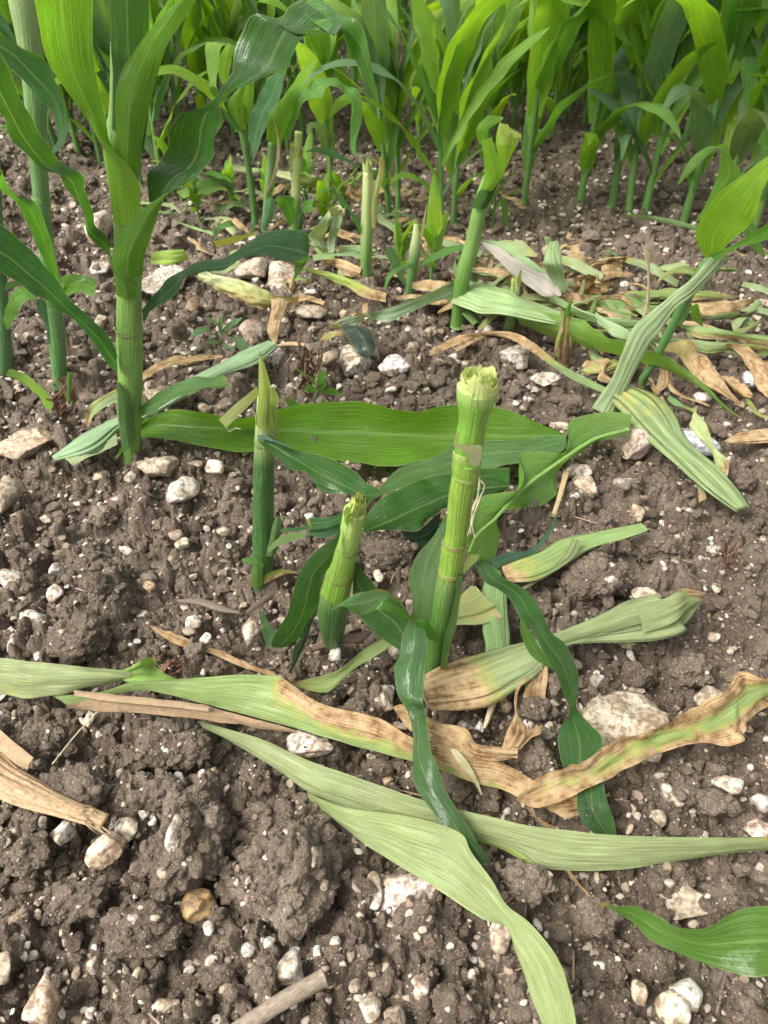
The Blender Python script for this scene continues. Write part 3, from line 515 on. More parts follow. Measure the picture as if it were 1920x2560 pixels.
blade('cut_leaf', S2, 'S4', [(328, 848, 345, 878), (420, 830, 440, 896), (540, 790, 560, 840), (600, 740, 620, 790)], [(.72, .71), (.69, .68)], 'y', (0.05, 0.16, 0.07), n=26)
S3 = thing('maize_stump', 'tallest front stump, thick yellow-green cane with ringed nodes and ragged pale top', 'stump', base(948, 1455))
tube('stalk', S3, 'S6', [(1090, 960, 1215, 930), (1105, 800, 1212, 780), (1130, 620, 1245, 600), (1155, 430, 1290, 410), (1180, 235, 1335, 240), (1205, 60, 1362, 60), (1225, -10, 1372, -10), (1240, -180, 1395, -180), (1255, -320, 1420, -320), (1275, -420, 1440, -420)], .622, 'y', (0.150, 0.275, 0.012), pale=[(0, 0), (.3, 0), (1, .06)], n=70)
tube('sheath', S3, 'S6', [(1088, 960, 1217, 930), (1100, 800, 1216, 780), (1127, 620, 1250, 600), (1152, 430, 1293, 410), (1178, 245, 1338, 248)], .622, 'y', (0.048, 0.145, 0.014), n=50, caps=False, grow=1.02, pale=[(0, 0), (.75, 0), (1, .18)])
tube('sheath', S3, 'S4', [(1277, 492, 1448, 492), (1273, 430, 1453, 432), (1277, 360, 1457, 362), (1281, 310, 1460, 318)], .622, 'y', (0.145, 0.27, 0.015), n=30, caps=False, grow=1.02, pale=[(0, .05), (.7, .05), (1, .5)])
blade('papery_edge', S3, 'S4', [(1280, 272, 1282, 300), (1330, 285, 1345, 340), (1400, 295, 1370, 370), (1462, 300, 1400, 425), (1462, 380, 1445, 430)], .603, 'y', (0.50, 0.47, 0.38), n=26, rip=.04, dry=.1, pale=.3)
blade('papery_edge', S3, 'S4', [(1310, 205, 1318, 205), (1292, 240, 1312, 250), (1278, 280, 1300, 290)], .604, 'y', (0.40, 0.45, 0.2), n=16, pale=.6)
tube('inner_stem', S3, 'D', [(980, 995, 1042, 995), (984, 950, 1046, 950), (992, 903, 1055, 903), (988, 860, 1072, 862), (988, 835, 1079, 835)], .622, 'y', (0.11, 0.27, 0.012), n=40, pale=[(0, 0), (.8, .05), (1, .5)], flat=[(0, 1), (1, .8)])
ax3 = pt('D', 1035, 828, .622, 'y')-pt('D', 1018, 940, .622, 'y')
torn(S3, pt('D', 1034, 835, .622, 'y'), ax3, .0165, .019, (0.40, 0.55, 0.14), shells=(1.0, .86, .7, .54, .38, .2), pale=.9, jag=.9, flare=1.08)
rt = random.Random(8); axn = ax3/np.linalg.norm(ax3); sx_ = np.array([1.0, 0, .1]); C3 = pt('D', 1034, 835, .622, 'y')
for k in range(22):
    th = rt.uniform(0, 6.28); rr = .0166*rt.uniform(.75, 1.02); o = C3+sx_*rr*math.cos(th)+np.array([0, 1, .0])*rr*math.sin(th); tg = np.array([-math.sin(th), math.cos(th), 0])*rt.uniform(.0012, .0032); l = rt.uniform(.008, .021); out = np.array([math.cos(th), math.sin(th), 0])*rt.uniform(-.003, .004)
    A = np.array([o-tg-axn*.012, o-tg-axn*.002, o-tg*.7+axn*l*.6+out*.4, o+axn*l+out]); Bq = np.array([o+tg-axn*.012, o+tg-axn*.002, o+tg*.7+axn*l*.5+out*.4, o+axn*l*.98+out+tg*.1])
    Gq, tq, lq = blade_grid(A, (A+Bq)/2, Bq, 12, 4, .12, .1); finish_blade('torn_fibre', S3, Gq, tq, lq, (0.34, 0.50, 0.10), M_PITH, pale=[(0, .1), (.5, .5), (1, .95)])
C2 = pt('S6', 648, -165, .664, 'y'); a2 = ax2/np.linalg.norm(ax2)
for k in range(16):
    th = rt.uniform(0, 6.28); rr = .0112*rt.uniform(.5, 1.0); o = C2+np.array([1.0, 0, 0])*rr*math.cos(th)+np.array([0, 1.0, 0])*rr*math.sin(th); tg = np.array([-math.sin(th), math.cos(th), 0])*rt.uniform(.0015, .0045); l = rt.uniform(.006, .024); out = np.array([-math.cos(th), -math.sin(th)*.5, 0])*rt.uniform(-.004, .009)
    A = np.array([o-tg-a2*.014, o-tg-a2*.003, o-tg*.8+a2*l*.6+out*.5, o+a2*l+out]); Bq = np.array([o+tg-a2*.014, o+tg-a2*.003, o+tg*.8+a2*l*.5+out*.5, o+a2*l*.9+out+tg*.3])
    Gq, tq, lq = blade_grid(A, (A+Bq)/2, Bq, 12, 5, .2, .35); finish_blade('torn_fibre', S2, Gq, tq, lq, rt.choice([(0.30, 0.42, 0.05), (0.22, 0.34, 0.03), (0.40, 0.44, 0.14)]), M_PITH, pale=[(0, .1), (1, .6)], dry=[(0, 0, 0), (.7, .1, .1), (1, .55, .55)])
ax3b = pt('S6', 1300, 0, .622, 'y')-pt('S6', 1200, 600, .622, 'y')
for l, r, v, v2 in ((1207, 1364, 38, 52), (1180, 1336, 225, 240)): node(S3, 'S6', l, v, r, v2, .622, (0.22, 0.19, 0.06), .0016, ax3b)
node(S3, 'S4', 1275, 482, 1450, 490, .622, (0.18, 0.25, 0.04), .003, ax3b)
for q in ([(1440, 510), (1475, 540), (1450, 640), (1400, 800), (1420, 900)], [(1450, 500), (1440, 600), (1430, 700), (1370, 880)], [(1470, 600), (1420, 660), (1395, 780), (1390, 870)], [(1455, 520), (1432, 640), (1405, 720)]):
    rod('loose_fibre', S3, [pt('S4', u, v, .605-.002*i, 'y') for i, (u, v) in enumerate(q)], .0007, (0.62, 0.55, 0.36), n=20, na=6)
blade('sheath', S3, 'S6', [(1300, 260, 1342, 245), (1282, 440, 1322, 430), (1225, 640, 1292, 600), (1200, 800, 1240, 800), (1192, 905, 1225, 890)], [(.605, .615), (.60, .612)], 'y', (0.10, 0.21, 0.085), n=40, fold=.15, rip=.02)
blade('torn_strip', S3, 'S6', [(1340, 240, 1350, 245), (1350, 190, 1400, 190), (1380, 130, 1440, 150), (1400, 118, 1455, 122)], .612, 'y', (0.26, 0.38, 0.14), n=20, pale=.3)
zF = [.216, .215, .21, .20, .19, .178, .164, .15, .13, .112, .096, .084, .072, .058, .048, .04, .034, .026, .02, .012, .006]
FA = [(585, 5, 640, -5), (600, 50, 700, 40), (650, 140, 770, 110), (740, 190, 880, 170), (820, 260, 960, 240), (880, 370, 1010, 320), (950, 440, 1050, 400), (1010, 560, 1085, 470), (1100, 710, 1180, 550), (1150, 820, 1240, 670), (1180, 900, 1262, 780), (1195, 955, 1250, 890), (1200, 1000, 1246, 950), (1150, 1080, 1330, 1060), (1125, 1156, 1405, 1136), (1135, 1246, 1420, 1206), (1160, 1336, 1395, 1306), (1240, 1420, 1420, 1440), (1265, 1656, 1460, 1606), (1350, 1766, 1490, 1686), (1400, 1791, 1510, 1786)]
blade('leaf', S3, 'S7', FA, zF, 'z', (0.036, 0.135, 0.022), n=96, nc=10, fold=-.07, rip=.02, lying=True)
blade('leaf', S3, 'S7', [(880, 355, 902, 380), (893, 480, 965, 490), (930, 575, 1035, 600), (1000, 655, 1085, 690), (1103, 716, 1108, 712)], [(.165, .165), (.12, .14), (.095, .115), (.105, .105)], 'z', (0.075, 0.20, 0.03), n=36)
FB = [(882, 1341, 916, 1358), (870, 1371, 923, 1378), (863, 1418, 920, 1420), (850, 1442, 917, 1450), (853, 1470, 916, 1480), (863, 1505, 914, 1520), (879, 1535, 918, 1535), (892, 1578, 923, 1568), (890, 1650, 933, 1625), (896, 1690, 946, 1658), (916, 1728, 963, 1708), (940, 1762, 990, 1752), (963, 1798, 1016, 1792), (1003, 1822, 1030, 1820), (1035, 1865, 1055, 1855), (1060, 1898, 1062, 1895)]
blade('leaf', S3, 'D', FB, [(.134, .134), (.12, .125), (.105, .11), (.09, .10), (.085, .09), (.075, .085), (.07, .07), (.06, .075), (.05, .075), (.05, .07), (.052, .06), (.05, .055), (.048, .048), (.045, .045), (.03, .03), (.016, .016)], 'z', (0.055, 0.150, 0.040), n=90, nc=10, fold=.12, rip=.04)
blade('leaf', S3, 'S6', [(488, 471, 494, 478), (560, 425, 566, 458), (620, 385, 612, 495), (700, 360, 680, 512), (780, 353, 765, 478), (850, 368, 835, 415), (930, 430, 905, 425)], [(.585, .575), (.595, .575), (.60, .59), (.605, .6)], 'y', (0.12, 0.25, 0.08), n=36, fold=-.06)
blade('leaf', S3, 'S6', [(755, 470, 765, 482), (828, 412, 845, 482), (890, 425, 925, 512), (950, 480, 990, 545), (1000, 540, 1040, 582), (1090, 545, 1100, 652), (1150, 608, 1152, 682), (1192, 672, 1190, 688)], [(.59, .585), (.60, .585), (.60, .59), (.603, .60)], 'y', (0.075, 0.24, 0.02), n=40, fold=.08)
blade('leaf', S3, 'S6', [(700, 370, 690, 385), (800, 345, 790, 365), (905, 395, 880, 420), (960, 450, 950, 490), (1000, 530, 985, 570)], .625, 'y', (0.05, 0.15, 0.05), n=24, dry=[(0, .5, 0), (.6, .5, 0), (1, 0, 0)])
for u, v, r in ((1303, 860, 13), (1358, 886, 17), (1325, 920, 30), (1318, 968, 10), (1362, 983, 12), (1358, 1009, 8), (1340, 845, 5), (1400, 900, 6), (1285, 905, 5), (1385, 960, 5), (1150, 470, 8), (1180, 485, 7)):
    c = pt('S12', u, v, .022 if v > 600 else .05, 'z'); rr = r/3/FPX*.88; a = np.linspace(0, math.pi/2, 7)[None, :, None]; th = np.linspace(0, 2*math.pi, 17)[:-1][:, None, None]
    V = np.concatenate([np.cos(a)*np.cos(th)*rr+c[0], np.cos(a)*np.sin(th)*rr*1.1+c[1], np.sin(a)*rr*.55+c[2]+0*th], 2).transpose(1, 0, 2)
    o = put('water_drop', V.reshape(-1, 3), grid_faces(7, 16, True), M_WATER)
    tag(o, 'clear water drop beading on the tip of the dark drooping leaf' if v > 600 else 'small clear drop near the middle of the broad drooping dark leaf', 'water drop', 'rain drops on the drooping leaf')
def subpart(root, child, owner):
    own = next(c for c in root.children if c.name.split('.')[0] == owner)
    for c in list(root.children):
        if c.name.split('.')[0] == child: c.parent = own
subpart(P_A, 'leaf_tip', 'leaf'); subpart(S3, 'papery_edge', 'sheath'); subpart(S3, 'loose_fibre', 'sheath'); subpart(S1, 'torn_thread', 'torn_strip')
# ================================================================ fresh shoot snapped off and thrown down behind the stumps
FD = thing('fallen_shoot', 'freshly snapped maize shoot with broad shiny leaves lying behind the tallest stump', 'fallen shoot', pt('D', 1130, 1000, .0, 'z'))
blade('leaf', FD, 'D', [(248, 988, 249, 990, 250, 993), (300, 915, 302, 925, 302, 946), (370, 885, 372, 919, 380, 951), (430, 891, 440, 923, 450, 966), (520, 905, 520, 926, 520, 976), (597, 884, 597, 929, 600, 974), (690, 870, 690, 933, 670, 986), (740, 868, 745, 934, 745, 996), (800, 872, 800, 936, 812, 1007), (850, 885, 850, 938, 855, 1006), (893, 891, 893, 940, 900, 998), (960, 876, 960, 942, 955, 987), (1000, 874, 1000, 943, 1010, 976), (1062, 877, 1062, 943, 1060, 980), (1110, 890, 1110, 942, 1110, 985), (1165, 915, 1165, 940, 1170, 983), (1217, 936, 1220, 945, 1217, 970)],
      [(.012, .012, .012), (.05, .02, .012), (.075, .022, .012), (.085, .022, .014), (.08, .024, .016), (.065, .026, .018), (.03, .03, .025)], 'z', (0.112, 0.262, 0.015), n=96, nc=12, rip=.015, lying=True)
blade('leaf', FD, 'S5', [(-235, 690, -230, 712), (-123, 565, -150, 630), (-73, 500, -33, 585), (20, 430, 120, 525), (97, 395, 190, 505), (170, 390, 300, 480), (267, 340, 420, 460), (360, 280, 560, 445), (560, 262, 770, 405), (800, 260, 940, 365), (1000, 225, 1050, 330), (1075, 238, 1080, 300)], [(.04, .04), (.05, .035), (.055, .04), (.06, .05)], 'z', (0.11, 0.235, 0.065), n=60, fold=-.05, rip=.04)
blade('leaf', FD, 'S4', [(690, 850, 700, 852, 700, 862), (720, 740, 780, 820, 800, 846), (800, 650, 900, 770, 950, 842), (900, 590, 1000, 720, 1022, 853), (1050, 520, 1120, 670, 1100, 800), (1120, 500, 1240, 620, 1180, 715), (1280, 470, 1400, 585, 1300, 690), (1450, 440, 1530, 566, 1480, 620), (1640, 440, 1640, 560, 1600, 585)], [(.03, .03, .03), (.075, .06, .05), (.085, .065, .05), (.08, .06, .05), (.075, .055, .05)], 'z', (0.036, 0.128, 0.014), n=64, nc=10, rip=.05)
blade('leaf', FD, 'S5', [(1502, 95, 1490, 170, 1480, 218), (1390, 78, 1380, 190, 1370, 256), (1250, 88, 1270, 235, 1280, 266), (1110, 130, 1180, 290, 1192, 320), (1085, 200, 1110, 340, 1122, 365), (1095, 300, 1040, 390, 1052, 420), (1040, 345, 980, 430, 1020, 480), (900, 335, 890, 490, 1015, 560), (770, 360, 820, 550, 1005, 620), (800, 480, 760, 610, 900, 692), (780, 570, 690, 680, 730, 702), (700, 595, 610, 770, 660, 742), (600, 608, 550, 820, 650, 862), (520, 632, 490, 880, 612, 1020), (470, 690, 450, 950, 545, 1046), (438, 800, 435, 995, 450, 1000)],
      [(.05, .04, .03), (.06, .045, .03), (.06, .045, .02), (.07, .045, .015), (.075, .055, .015), (.08, .06, .02)], 'z', (0.13, 0.285, 0.04), n=100, nc=12, rip=.0, pale=[(0, .15), (.3, 0), (1, 0)])
rod('midrib', FD, [pt('S5', u, v, z, 'z') for u, v, z in ((1478, 190, .046), (1380, 215, .05), (1275, 245, .05), (1185, 295, .05), (1110, 345, .052), (980, 435, .052), (820, 553, .055), (690, 683, .06), (610, 775, .062), (550, 824, .064), (490, 884, .064), (445, 985, .06))], [.0045, .0045, .0042, .004, .0038, .0036, .0034, .003, .0027, .0024, .002, .0017], (0.17, 0.32, 0.06), M_STALK, n=50, na=12, lump=.02, flat=.45)
blade('leaf', FD, 'S6', [(1235, -150, 1262, -110), (1150, 0, 1222, 0), (1040, 130, 1205, 120), (988, 280, 1185, 240), (1012, 370, 1170, 350), (1015, 470, 1155, 460), (998, 535, 1135, 605)], [.72, .69, .67, .655, .645], 'y', (0.12, 0.235, 0.085), n=50, fold=-.05, rip=.02)
blade('leaf', FD, 'S4', [(940, 850, 960, 880), (1040, 850, 1030, 940), (1110, 800, 1090, 950), (1200, 730, 1150, 900)], .012, 'z', (0.015, 0.06, 0.02), n=26, lying=True)
blade('leaf_strip', FD, 'S5', [(585, 1030, 610, 1092), (700, 990, 740, 1042), (830, 975, 850, 1002), (930, 880, 960, 892), (1000, 760, 1026, 745)], [.035, .04, .05], 'z', (0.055, 0.15, 0.085), n=30, fold=-.1)
# ================================================================ wilted leaves, sheaths and stems lying in front
def litter(name, label, cat, kind, fr, st, z, col, dry=None, **kw):
    if kind == 'b':
        kw.setdefault('mat', M_WILT); return blade(name, None, fr, st, z, 'z', col, dry=dry, lying=kw.pop('lying', True), label=label, cat=cat, **kw)
    kw['flat'] = min(kw.get('flat', .3), .5); kw.setdefault('lump', .05); kw.setdefault('ridge', .38); kw['na'] = 44; kw.setdefault('mat', M_WILT)
    return tube(name, None, fr, st, z, 'z', col, dry=dry, lying=kw.pop('lying', True), label=label, cat=cat, **kw)
G1 = thing('fallen_leaf', 'long wilted leaf running in from the left edge, twisted, with tan dead end', 'fallen leaf', pt('D', 600, 1520, .0, 'z'))
blade('blade', G1, 'R5', [(-60, 628, -60, 785), (0, 632, 0, 790), (130, 645, 120, 806), (260, 657, 240, 792), (400, 672, 380, 765), (500, 682, 500, 742), (570, 692, 560, 730)], [(.045, .02), (.05, .02), (.045, .02)], 'z', PL, M_WILT, fold=.12, lying=True, dry=[(0, 0, 0), (.15, .15, .3), (.5, .15, .25), (1, 0, 0)])
blade('flap', G1, 'R5', [(500, 690, 505, 715), (565, 672, 560, 735), (610, 645, 620, 745), (655, 628, 700, 745), (692, 682, 740, 742), (765, 722, 790, 738)], [(.03, .03), (.07, .03), (.05, .03), (.03, .03)], 'z', (0.20, 0.35, 0.06), M_WILT, n=30, fold=-.1)
blade('blade', G1, 'D', [(115, 1503, 145, 1523), (220, 1494, 215, 1508), (280, 1475, 290, 1492), (380, 1466, 360, 1500), (450, 1462, 430, 1518), (595, 1456, 500, 1536), (620, 1471, 600, 1561), (685, 1516, 700, 1591), (829, 1556, 829, 1628), (893, 1595, 890, 1644), (970, 1612, 963, 1667), (1016, 1633, 1030, 1694), (1063, 1638, 1080, 1705), (1103, 1655, 1110, 1718), (1156, 1688, 1116, 1722)],
      [(.035, .03), (.04, .03), (.05, .025), (.045, .02), (.035, .02), (.03, .02)], 'z', (0.215, 0.295, 0.09), M_WILT, n=90, nc=10, fold=.10, rip=.02, lying=True, dry=[(0, 0, 0), (.38, 0, 0), (.48, .85, 0), (.62, .95, .15), (.8, .9, .3), (1, .95, .6)])
blade('dead_tip', G1, 'S12', [(1005, 862, 1030, 872), (1090, 830, 1120, 912), (1180, 800, 1180, 946), (1280, 795, 1292, 912)], [(.02, .012), (.02, .01)], 'z', TAN, M_WILT, n=26, dry=1, crumple=.1, lying=True, fold=.1)
G4 = thing('fallen_leaf', 'longest pale green leaf crossing the foreground, forked, reaching the right edge', 'fallen leaf', pt('D', 900, 1800, .0, 'z'))
blade('blade', G4, 'D', [(430, 1558, 440, 1574), (500, 1577, 520, 1614), (570, 1598, 600, 1668), (660, 1640, 680, 1722), (740, 1668, 760, 1748), (829, 1699, 850, 1785), (914, 1729, 940, 1804), (984, 1747, 1030, 1817), (1080, 1769, 1094, 1836), (1140, 1783, 1130, 1852), (1230, 1794, 1165, 1877), (1330, 1804, 1330, 1879), (1480, 1809, 1450, 1864), (1600, 1809, 1590, 1846), (1660, 1808, 1660, 1838), (1740, 1805, 1740, 1830)], [(.02, .012), (.035, .015), (.04, .016), (.04, .014), (.035, .012), (.03, .014)], 'z', PL, M_WILT, n=90, nc=10, fold=.12, rip=.015, lying=True, dry=[(0, 0, 0), (.93, 0, 0), (.945, .9, .1), (.96, 0, 0), (1, 0, 0)])
blade('blade', G4, 'D', [(663, 1710, 668, 1728), (700, 1728, 735, 1782), (760, 1748, 800, 1830), (830, 1757, 829, 1849), (870, 1762, 894, 1889), (1000, 1804, 964, 1934), (1020, 1845, 1030, 1979), (1064, 1904, 1060, 1994), (1094, 1954, 1094, 2006), (1139, 1989, 1109, 2049), (1187, 2044, 1129, 2099), (1213, 2089, 1150, 2159), (1232, 2149, 1172, 2212), (1244, 2212, 1185, 2260), (1252, 2290, 1195, 2340)], [(.03, .02), (.05, .03), (.055, .025), (.05, .022), (.05, .02), (.055, .03), (.07, .045), (.08, .06)], 'z', (0.24, 0.297, 0.115), M_WILT, n=90, nc=12, fold=.06, rip=.015, lying=True, pale=.0)
blade('blade', G4, 'R8', [(400, 312, 402, 322), (530, 345, 520, 358), (600, 375, 590, 395), (665, 430, 655, 440)], [(.02, .014)], 'z', (0.34, 0.46, 0.10), M_WILT, n=20)
litter('fallen_leaf', 'narrow brown dead strip pointing up left above the long twisted leaf', 'fallen leaf', 'b', 'R5', [(648, 489, 652, 500), (720, 508, 745, 565), (850, 565, 850, 597), (1000, 618, 920, 615), (1100, 658, 1040, 668), (1190, 698, 1150, 702), (1252, 728, 1240, 738)], [.012, .02, .03], TAN, 1.0, n=36, fold=.1, crumple=.06)
litter('fallen_leaf', 'olive wilted leaf curving down from behind the tallest stump to a tan tip', 'fallen leaf', 'b', 'S6', [(835, 650, 890, 700), (720, 720, 765, 785), (620, 800, 640, 858), (550, 860, 560, 932), (400, 910, 460, 1010), (300, 932, 340, 1002), (215, 935, 225, 942)], [(.03, .02), (.025, .014)], (0.23, 0.30, 0.09), [(0, 0, 0), (.6, .1, .0), (1, .8, .5)], fold=-.12, n=44)
G5 = thing('fallen_cornstalk', 'pale folded maize sheath pointing right, its left third tan and spotted', 'fallen stem', pt('D', 1200, 1410, .0, 'z'))
tube('sheath', G5, 'S7', [(250, 790, 258, 950), (420, 715, 450, 942), (560, 665, 640, 914), (700, 615, 800, 832), (850, 560, 960, 738), (1000, 515, 1050, 642), (1120, 475, 1180, 556), (1300, 410, 1350, 528), (1500, 340, 1530, 522), (1659, 288, 1640, 505), (1800, 244, 1835, 465), (1850, 240, 1870, 440)], [.035, .03, .03, .04, .035], 'z', PL, M_WILT, flat=.22, dry=[(0, .75), (.14, .72), (.22, .42), (.3, .1), (1, 0)], n=80, na=56, lump=.04, ridge=.5, lying=True)
blade('torn_flap', G5, 'R6', [(1080, 405, 1120, 520), (1200, 370, 1222, 490), (1262, 350, 1275, 455), (1310, 345, 1320, 410), (1376, 372, 1380, 384)], [(.06, .05), (.062, .05), (.045, .04)], 'z', PL, M_WILT, n=36, fold=.14, dry=[(0, 0, 0), (.75, 0, 0), (.9, .5, .1), (1, .9, .6)])
blade('torn_flap', G5, 'R6', [(1110, 500, 1100, 545), (1190, 470, 1190, 540), (1250, 455, 1252, 522), (1290, 420, 1288, 470), (1352, 388, 1350, 405)], [(.045, .03), (.05, .03), (.045, .035)], 'z', (0.20, 0.29, 0.07), M_WILT, n=30, fold=-.1, rip=.1)
blade('torn_flap', G5, 'R6', [(1255, 345, 1262, 368), (1300, 331, 1306, 360), (1345, 338, 1350, 360), (1388, 350, 1390, 358)], [(.055, .05), (.06, .055)], 'z', (0.30, 0.33, 0.15), M_WILT, n=20, crumple=.2, dry=[(0, 0, 0), (.5, .7, .5), (1, .9, .9)])
blade('fold', G5, 'S7', [(1100, 545, 1110, 560), (1300, 470, 1330, 500), (1500, 400, 1530, 440), (1680, 350, 1720, 400)], [(.05, .045), (.06, .052), (.055, .05)], 'z', (0.28, 0.35, 0.15), M_WILT, n=30, fold=.12)
litter('fallen_leaf', 'thin pale flap folded under the right tip of the spotted sheath', 'fallen leaf', 'b', 'R6', [(900, 552, 905, 562), (1000, 535, 1040, 556), (1150, 490, 1120, 552), (1250, 470, 1250, 518), (1370, 378, 1378, 384)], [.012, .02, .035], PL, n=30)
litter('fallen_cornstalk', 'snapped maize shoot lying right of the tallest stump with a ragged tan left end', 'fallen stem', 't', 'R6', [(1126, 50, 1122, 84), (1000, 74, 1010, 126), (900, 94, 910, 152), (815, 112, 800, 192), (700, 165, 720, 250), (600, 195, 640, 292), (508, 232, 530, 298)], [.045, .035, .03], (0.19, 0.275, 0.085), [(0, 0), (.6, 0), (.8, .3), (1, .6)], n=60, na=26)
litter('fallen_leaf', 'thin pale strip peeling off the snapped shoot right of the tallest stump', 'fallen leaf', 'b', 'R6', [(815, 110, 852, 126), (778, 188, 822, 192), (728, 233, 747, 252), (598, 325, 606, 336)], [(.06, .055), (.045, .04), (.02, .02)], PL, n=26)
litter('fallen_cornstalk', 'striped straw-pale sheath lying just behind the foot of the tallest stump', 'fallen stem', 't', 'S7', [(665, 165, 668, 394), (560, 230, 580, 424), (470, 290, 470, 424), (380, 340, 390, 430)], .025, (0.30, 0.36, 0.16), [(0, .42), (.4, .35), (1, .2)], n=36)
litter('fallen_cornstalk', 'short upright-lying green stem piece crossing under the drooping leaf', 'fallen stem', 't', 'S7', [(695, 50, 755, 50), (667, 160, 772, 220), (668, 350, 786, 420), (674, 480, 800, 540), (676, 640, 818, 600)], .022, (0.20, 0.32, 0.11), n=40, flat=.5, lump=.12)
litter('fallen_leaf', 'crinkled dead leaf at right, golden brown with a green streaked middle', 'fallen leaf', 'b', 'D', [(1114, 1727, 1116, 1729, 1118, 1731), (1135, 1700, 1140, 1722, 1146, 1743), (1178, 1672, 1187, 1705, 1196, 1735), (1215, 1656, 1235, 1685, 1256, 1711), (1256, 1650, 1282, 1668, 1313, 1685), (1290, 1625, 1318, 1645, 1345, 1665), (1325, 1596, 1353, 1622, 1382, 1648), (1383, 1588, 1402, 1605, 1425, 1628), (1430, 1568, 1455, 1585, 1480, 1610), (1480, 1542, 1500, 1575, 1519, 1604), (1530, 1515, 1550, 1560, 1570, 1612), (1580, 1483, 1590, 1535, 1600, 1600), (1610, 1456, 1616, 1505, 1622, 1560), (1640, 1466, 1640, 1495, 1645, 1535), (1720, 1440, 1720, 1470, 1720, 1510)],
       [(.02, .02, .015), (.05, .03, .03), (.06, .045, .035), (.07, .05, .04), (.075, .05, .035), (.07, .05, .03)], (0.24, 0.33, 0.11), [(0, .6, .6, .6), (.25, .75, .34, .65), (.5, .85, .30, .6), (.62, .9, .3, .8), (.8, .9, .12, .9), (.92, .9, .1, .8), (1, .4, 0, .4)], n=90, nc=12, rip=.05, crumple=.08)
litter('fallen_leaf', 'tan torn leaf lying under the leaf hanging from the tallest stump', 'fallen leaf', 'b', 'S12', [(58, 225, 80, 275), (130, 200, 170, 372), (260, 270, 290, 442), (360, 320, 420, 492), (540, 370, 500, 532), (580, 455, 600, 562), (700, 480, 720, 572), (868, 498, 862, 552)], [(.035, .03), (.045, .035), (.05, .035)], TAN, .95, n=50, fold=.1, crumple=.16, rip=.08)
litter('fallen_leaf', 'twisted tan husk standing up right of the torn tan leaf', 'fallen leaf', 'b', 'S12', [(762, 492, 882, 492), (790, 410, 942, 400), (815, 340, 936, 350), (845, 295, 880, 295), (843, 180, 862, 180), (865, 90, 885, 95), (933, 28, 946, 38)], [(.03, .03), (.04, .035), (.05, .05), (.06, .06)], TAN, .95, n=44, crumple=.15, rip=.08, fold=.12)
litter('fallen_leaf', 'small curled brown leaf end beside the twisted tan husk', 'fallen leaf', 'b', 'S12', [(858, 500, 884, 502), (930, 380, 952, 432), (1030, 343, 1012, 402)], .03, TAN, .85, n=22, crumple=.15)
litter('fallen_leaf', 'mottled brown leaf hanging below the middle of the spotted sheath', 'fallen leaf', 'b', 'S12', [(900, 172, 1048, 175), (915, 100, 1052, 100), (930, 40, 1058, 40), (960, -20, 1062, -40)], [(.012, .012), (.03, .03)], TAN, .85, n=26, crumple=.1, fold=.08)
litter('fallen_leaf', 'pale straw sliver lying across the tan part of the twisted leaf', 'fallen leaf', 'b', 'S12', [(425, 498, 470, 500), (480, 592, 540, 582), (560, 680, 592, 670), (628, 797, 640, 797)], [.048, .04, .02], (0.62, 0.54, 0.36), .3, n=26, lying=False)
rod('dry_straw', None, [pt('S12', u, v, z, 'z') for u, v, z in ((708, 150, .02), (690, 240, .014), (665, 320, .01), (648, 365, .008))], [.006, .004, .003, .002], (0.52, 0.42, 0.26), label='thin straw-coloured stem below the spotted sheath', cat='dry stem', lying=True)
litter('dry_husk', 'flat grey-brown strip of old straw lying across the twisted leaf, splintered right end', 'old straw', 'b', 'R5', [(285, 838, 292, 848), (430, 800, 430, 862), (620, 812, 600, 868), (800, 828, 800, 888), (890, 836, 1000, 912), (1100, 895, 1120, 935), (1200, 920, 1190, 945), (1285, 945, 1280, 956)], [(.06, .05), (.05, .04)], (0.29, 0.195, 0.105), mat=M_TWIG, n=50, fold=.15, rip=.02, crumple=.08, lying=False)
litter('dry_husk', 'narrow second layer of old straw on the splintered strip', 'old straw', 'b', 'R5', [(318, 768, 322, 792), (430, 782, 430, 812), (600, 800, 600, 830), (760, 815, 760, 845), (905, 838, 900, 862)], .062, (0.36, 0.25, 0.14), mat=M_TWIG, n=40, fold=.12, crumple=.06, lying=False)
litter('dry_husk', 'thick fibrous piece of old straw at the left edge, frayed end', 'old straw', 't', 'R7', [(-80, -60, -80, 60), (0, 0, 0, 112), (130, 60, 118, 168), (300, 140, 280, 218), (400, 178, 385, 248), (458, 200, 450, 262)], .025, (0.36, 0.245, 0.13), mat=M_TWIG, n=50, lump=.12, ridge=.6, flat=.3)
litter('dry_husk', 'flat tan straw piece above the thick frayed one, cut by the left edge', 'old straw', 'b', 'R5', [(-50, 890, -60, 1000), (0, 942, 0, 1052), (80, 1008, 62, 1092), (145, 1062, 120, 1112)], [(.03, .02)], (0.36, 0.25, 0.14), mat=M_TWIG, n=26, fold=.15, crumple=.08)
rs = random.Random(4)
for k in range(16):
    u0, v0 = rs.uniform(330, 450), 0; v0 = 170+(u0-330)*.36+rs.uniform(-25, 60); l = rs.uniform(30, 110); a = rs.uniform(.1, .8)
    rod('straw_fibre', None, [pt('R7', u0, v0, .03, 'z'), pt('R7', u0+l*.5*math.cos(a), v0+l*.5*math.sin(a)+rs.uniform(-6, 6), .026, 'z'), pt('R7', u0+l*math.cos(a), v0+l*math.sin(a), .016, 'z')], [.0011, .0009, .0005], (0.42, 0.30, 0.17), na=6, label='single loose straw fibre at the frayed end of the thick old straw', cat='straw fibre', group='loose straw fibres')
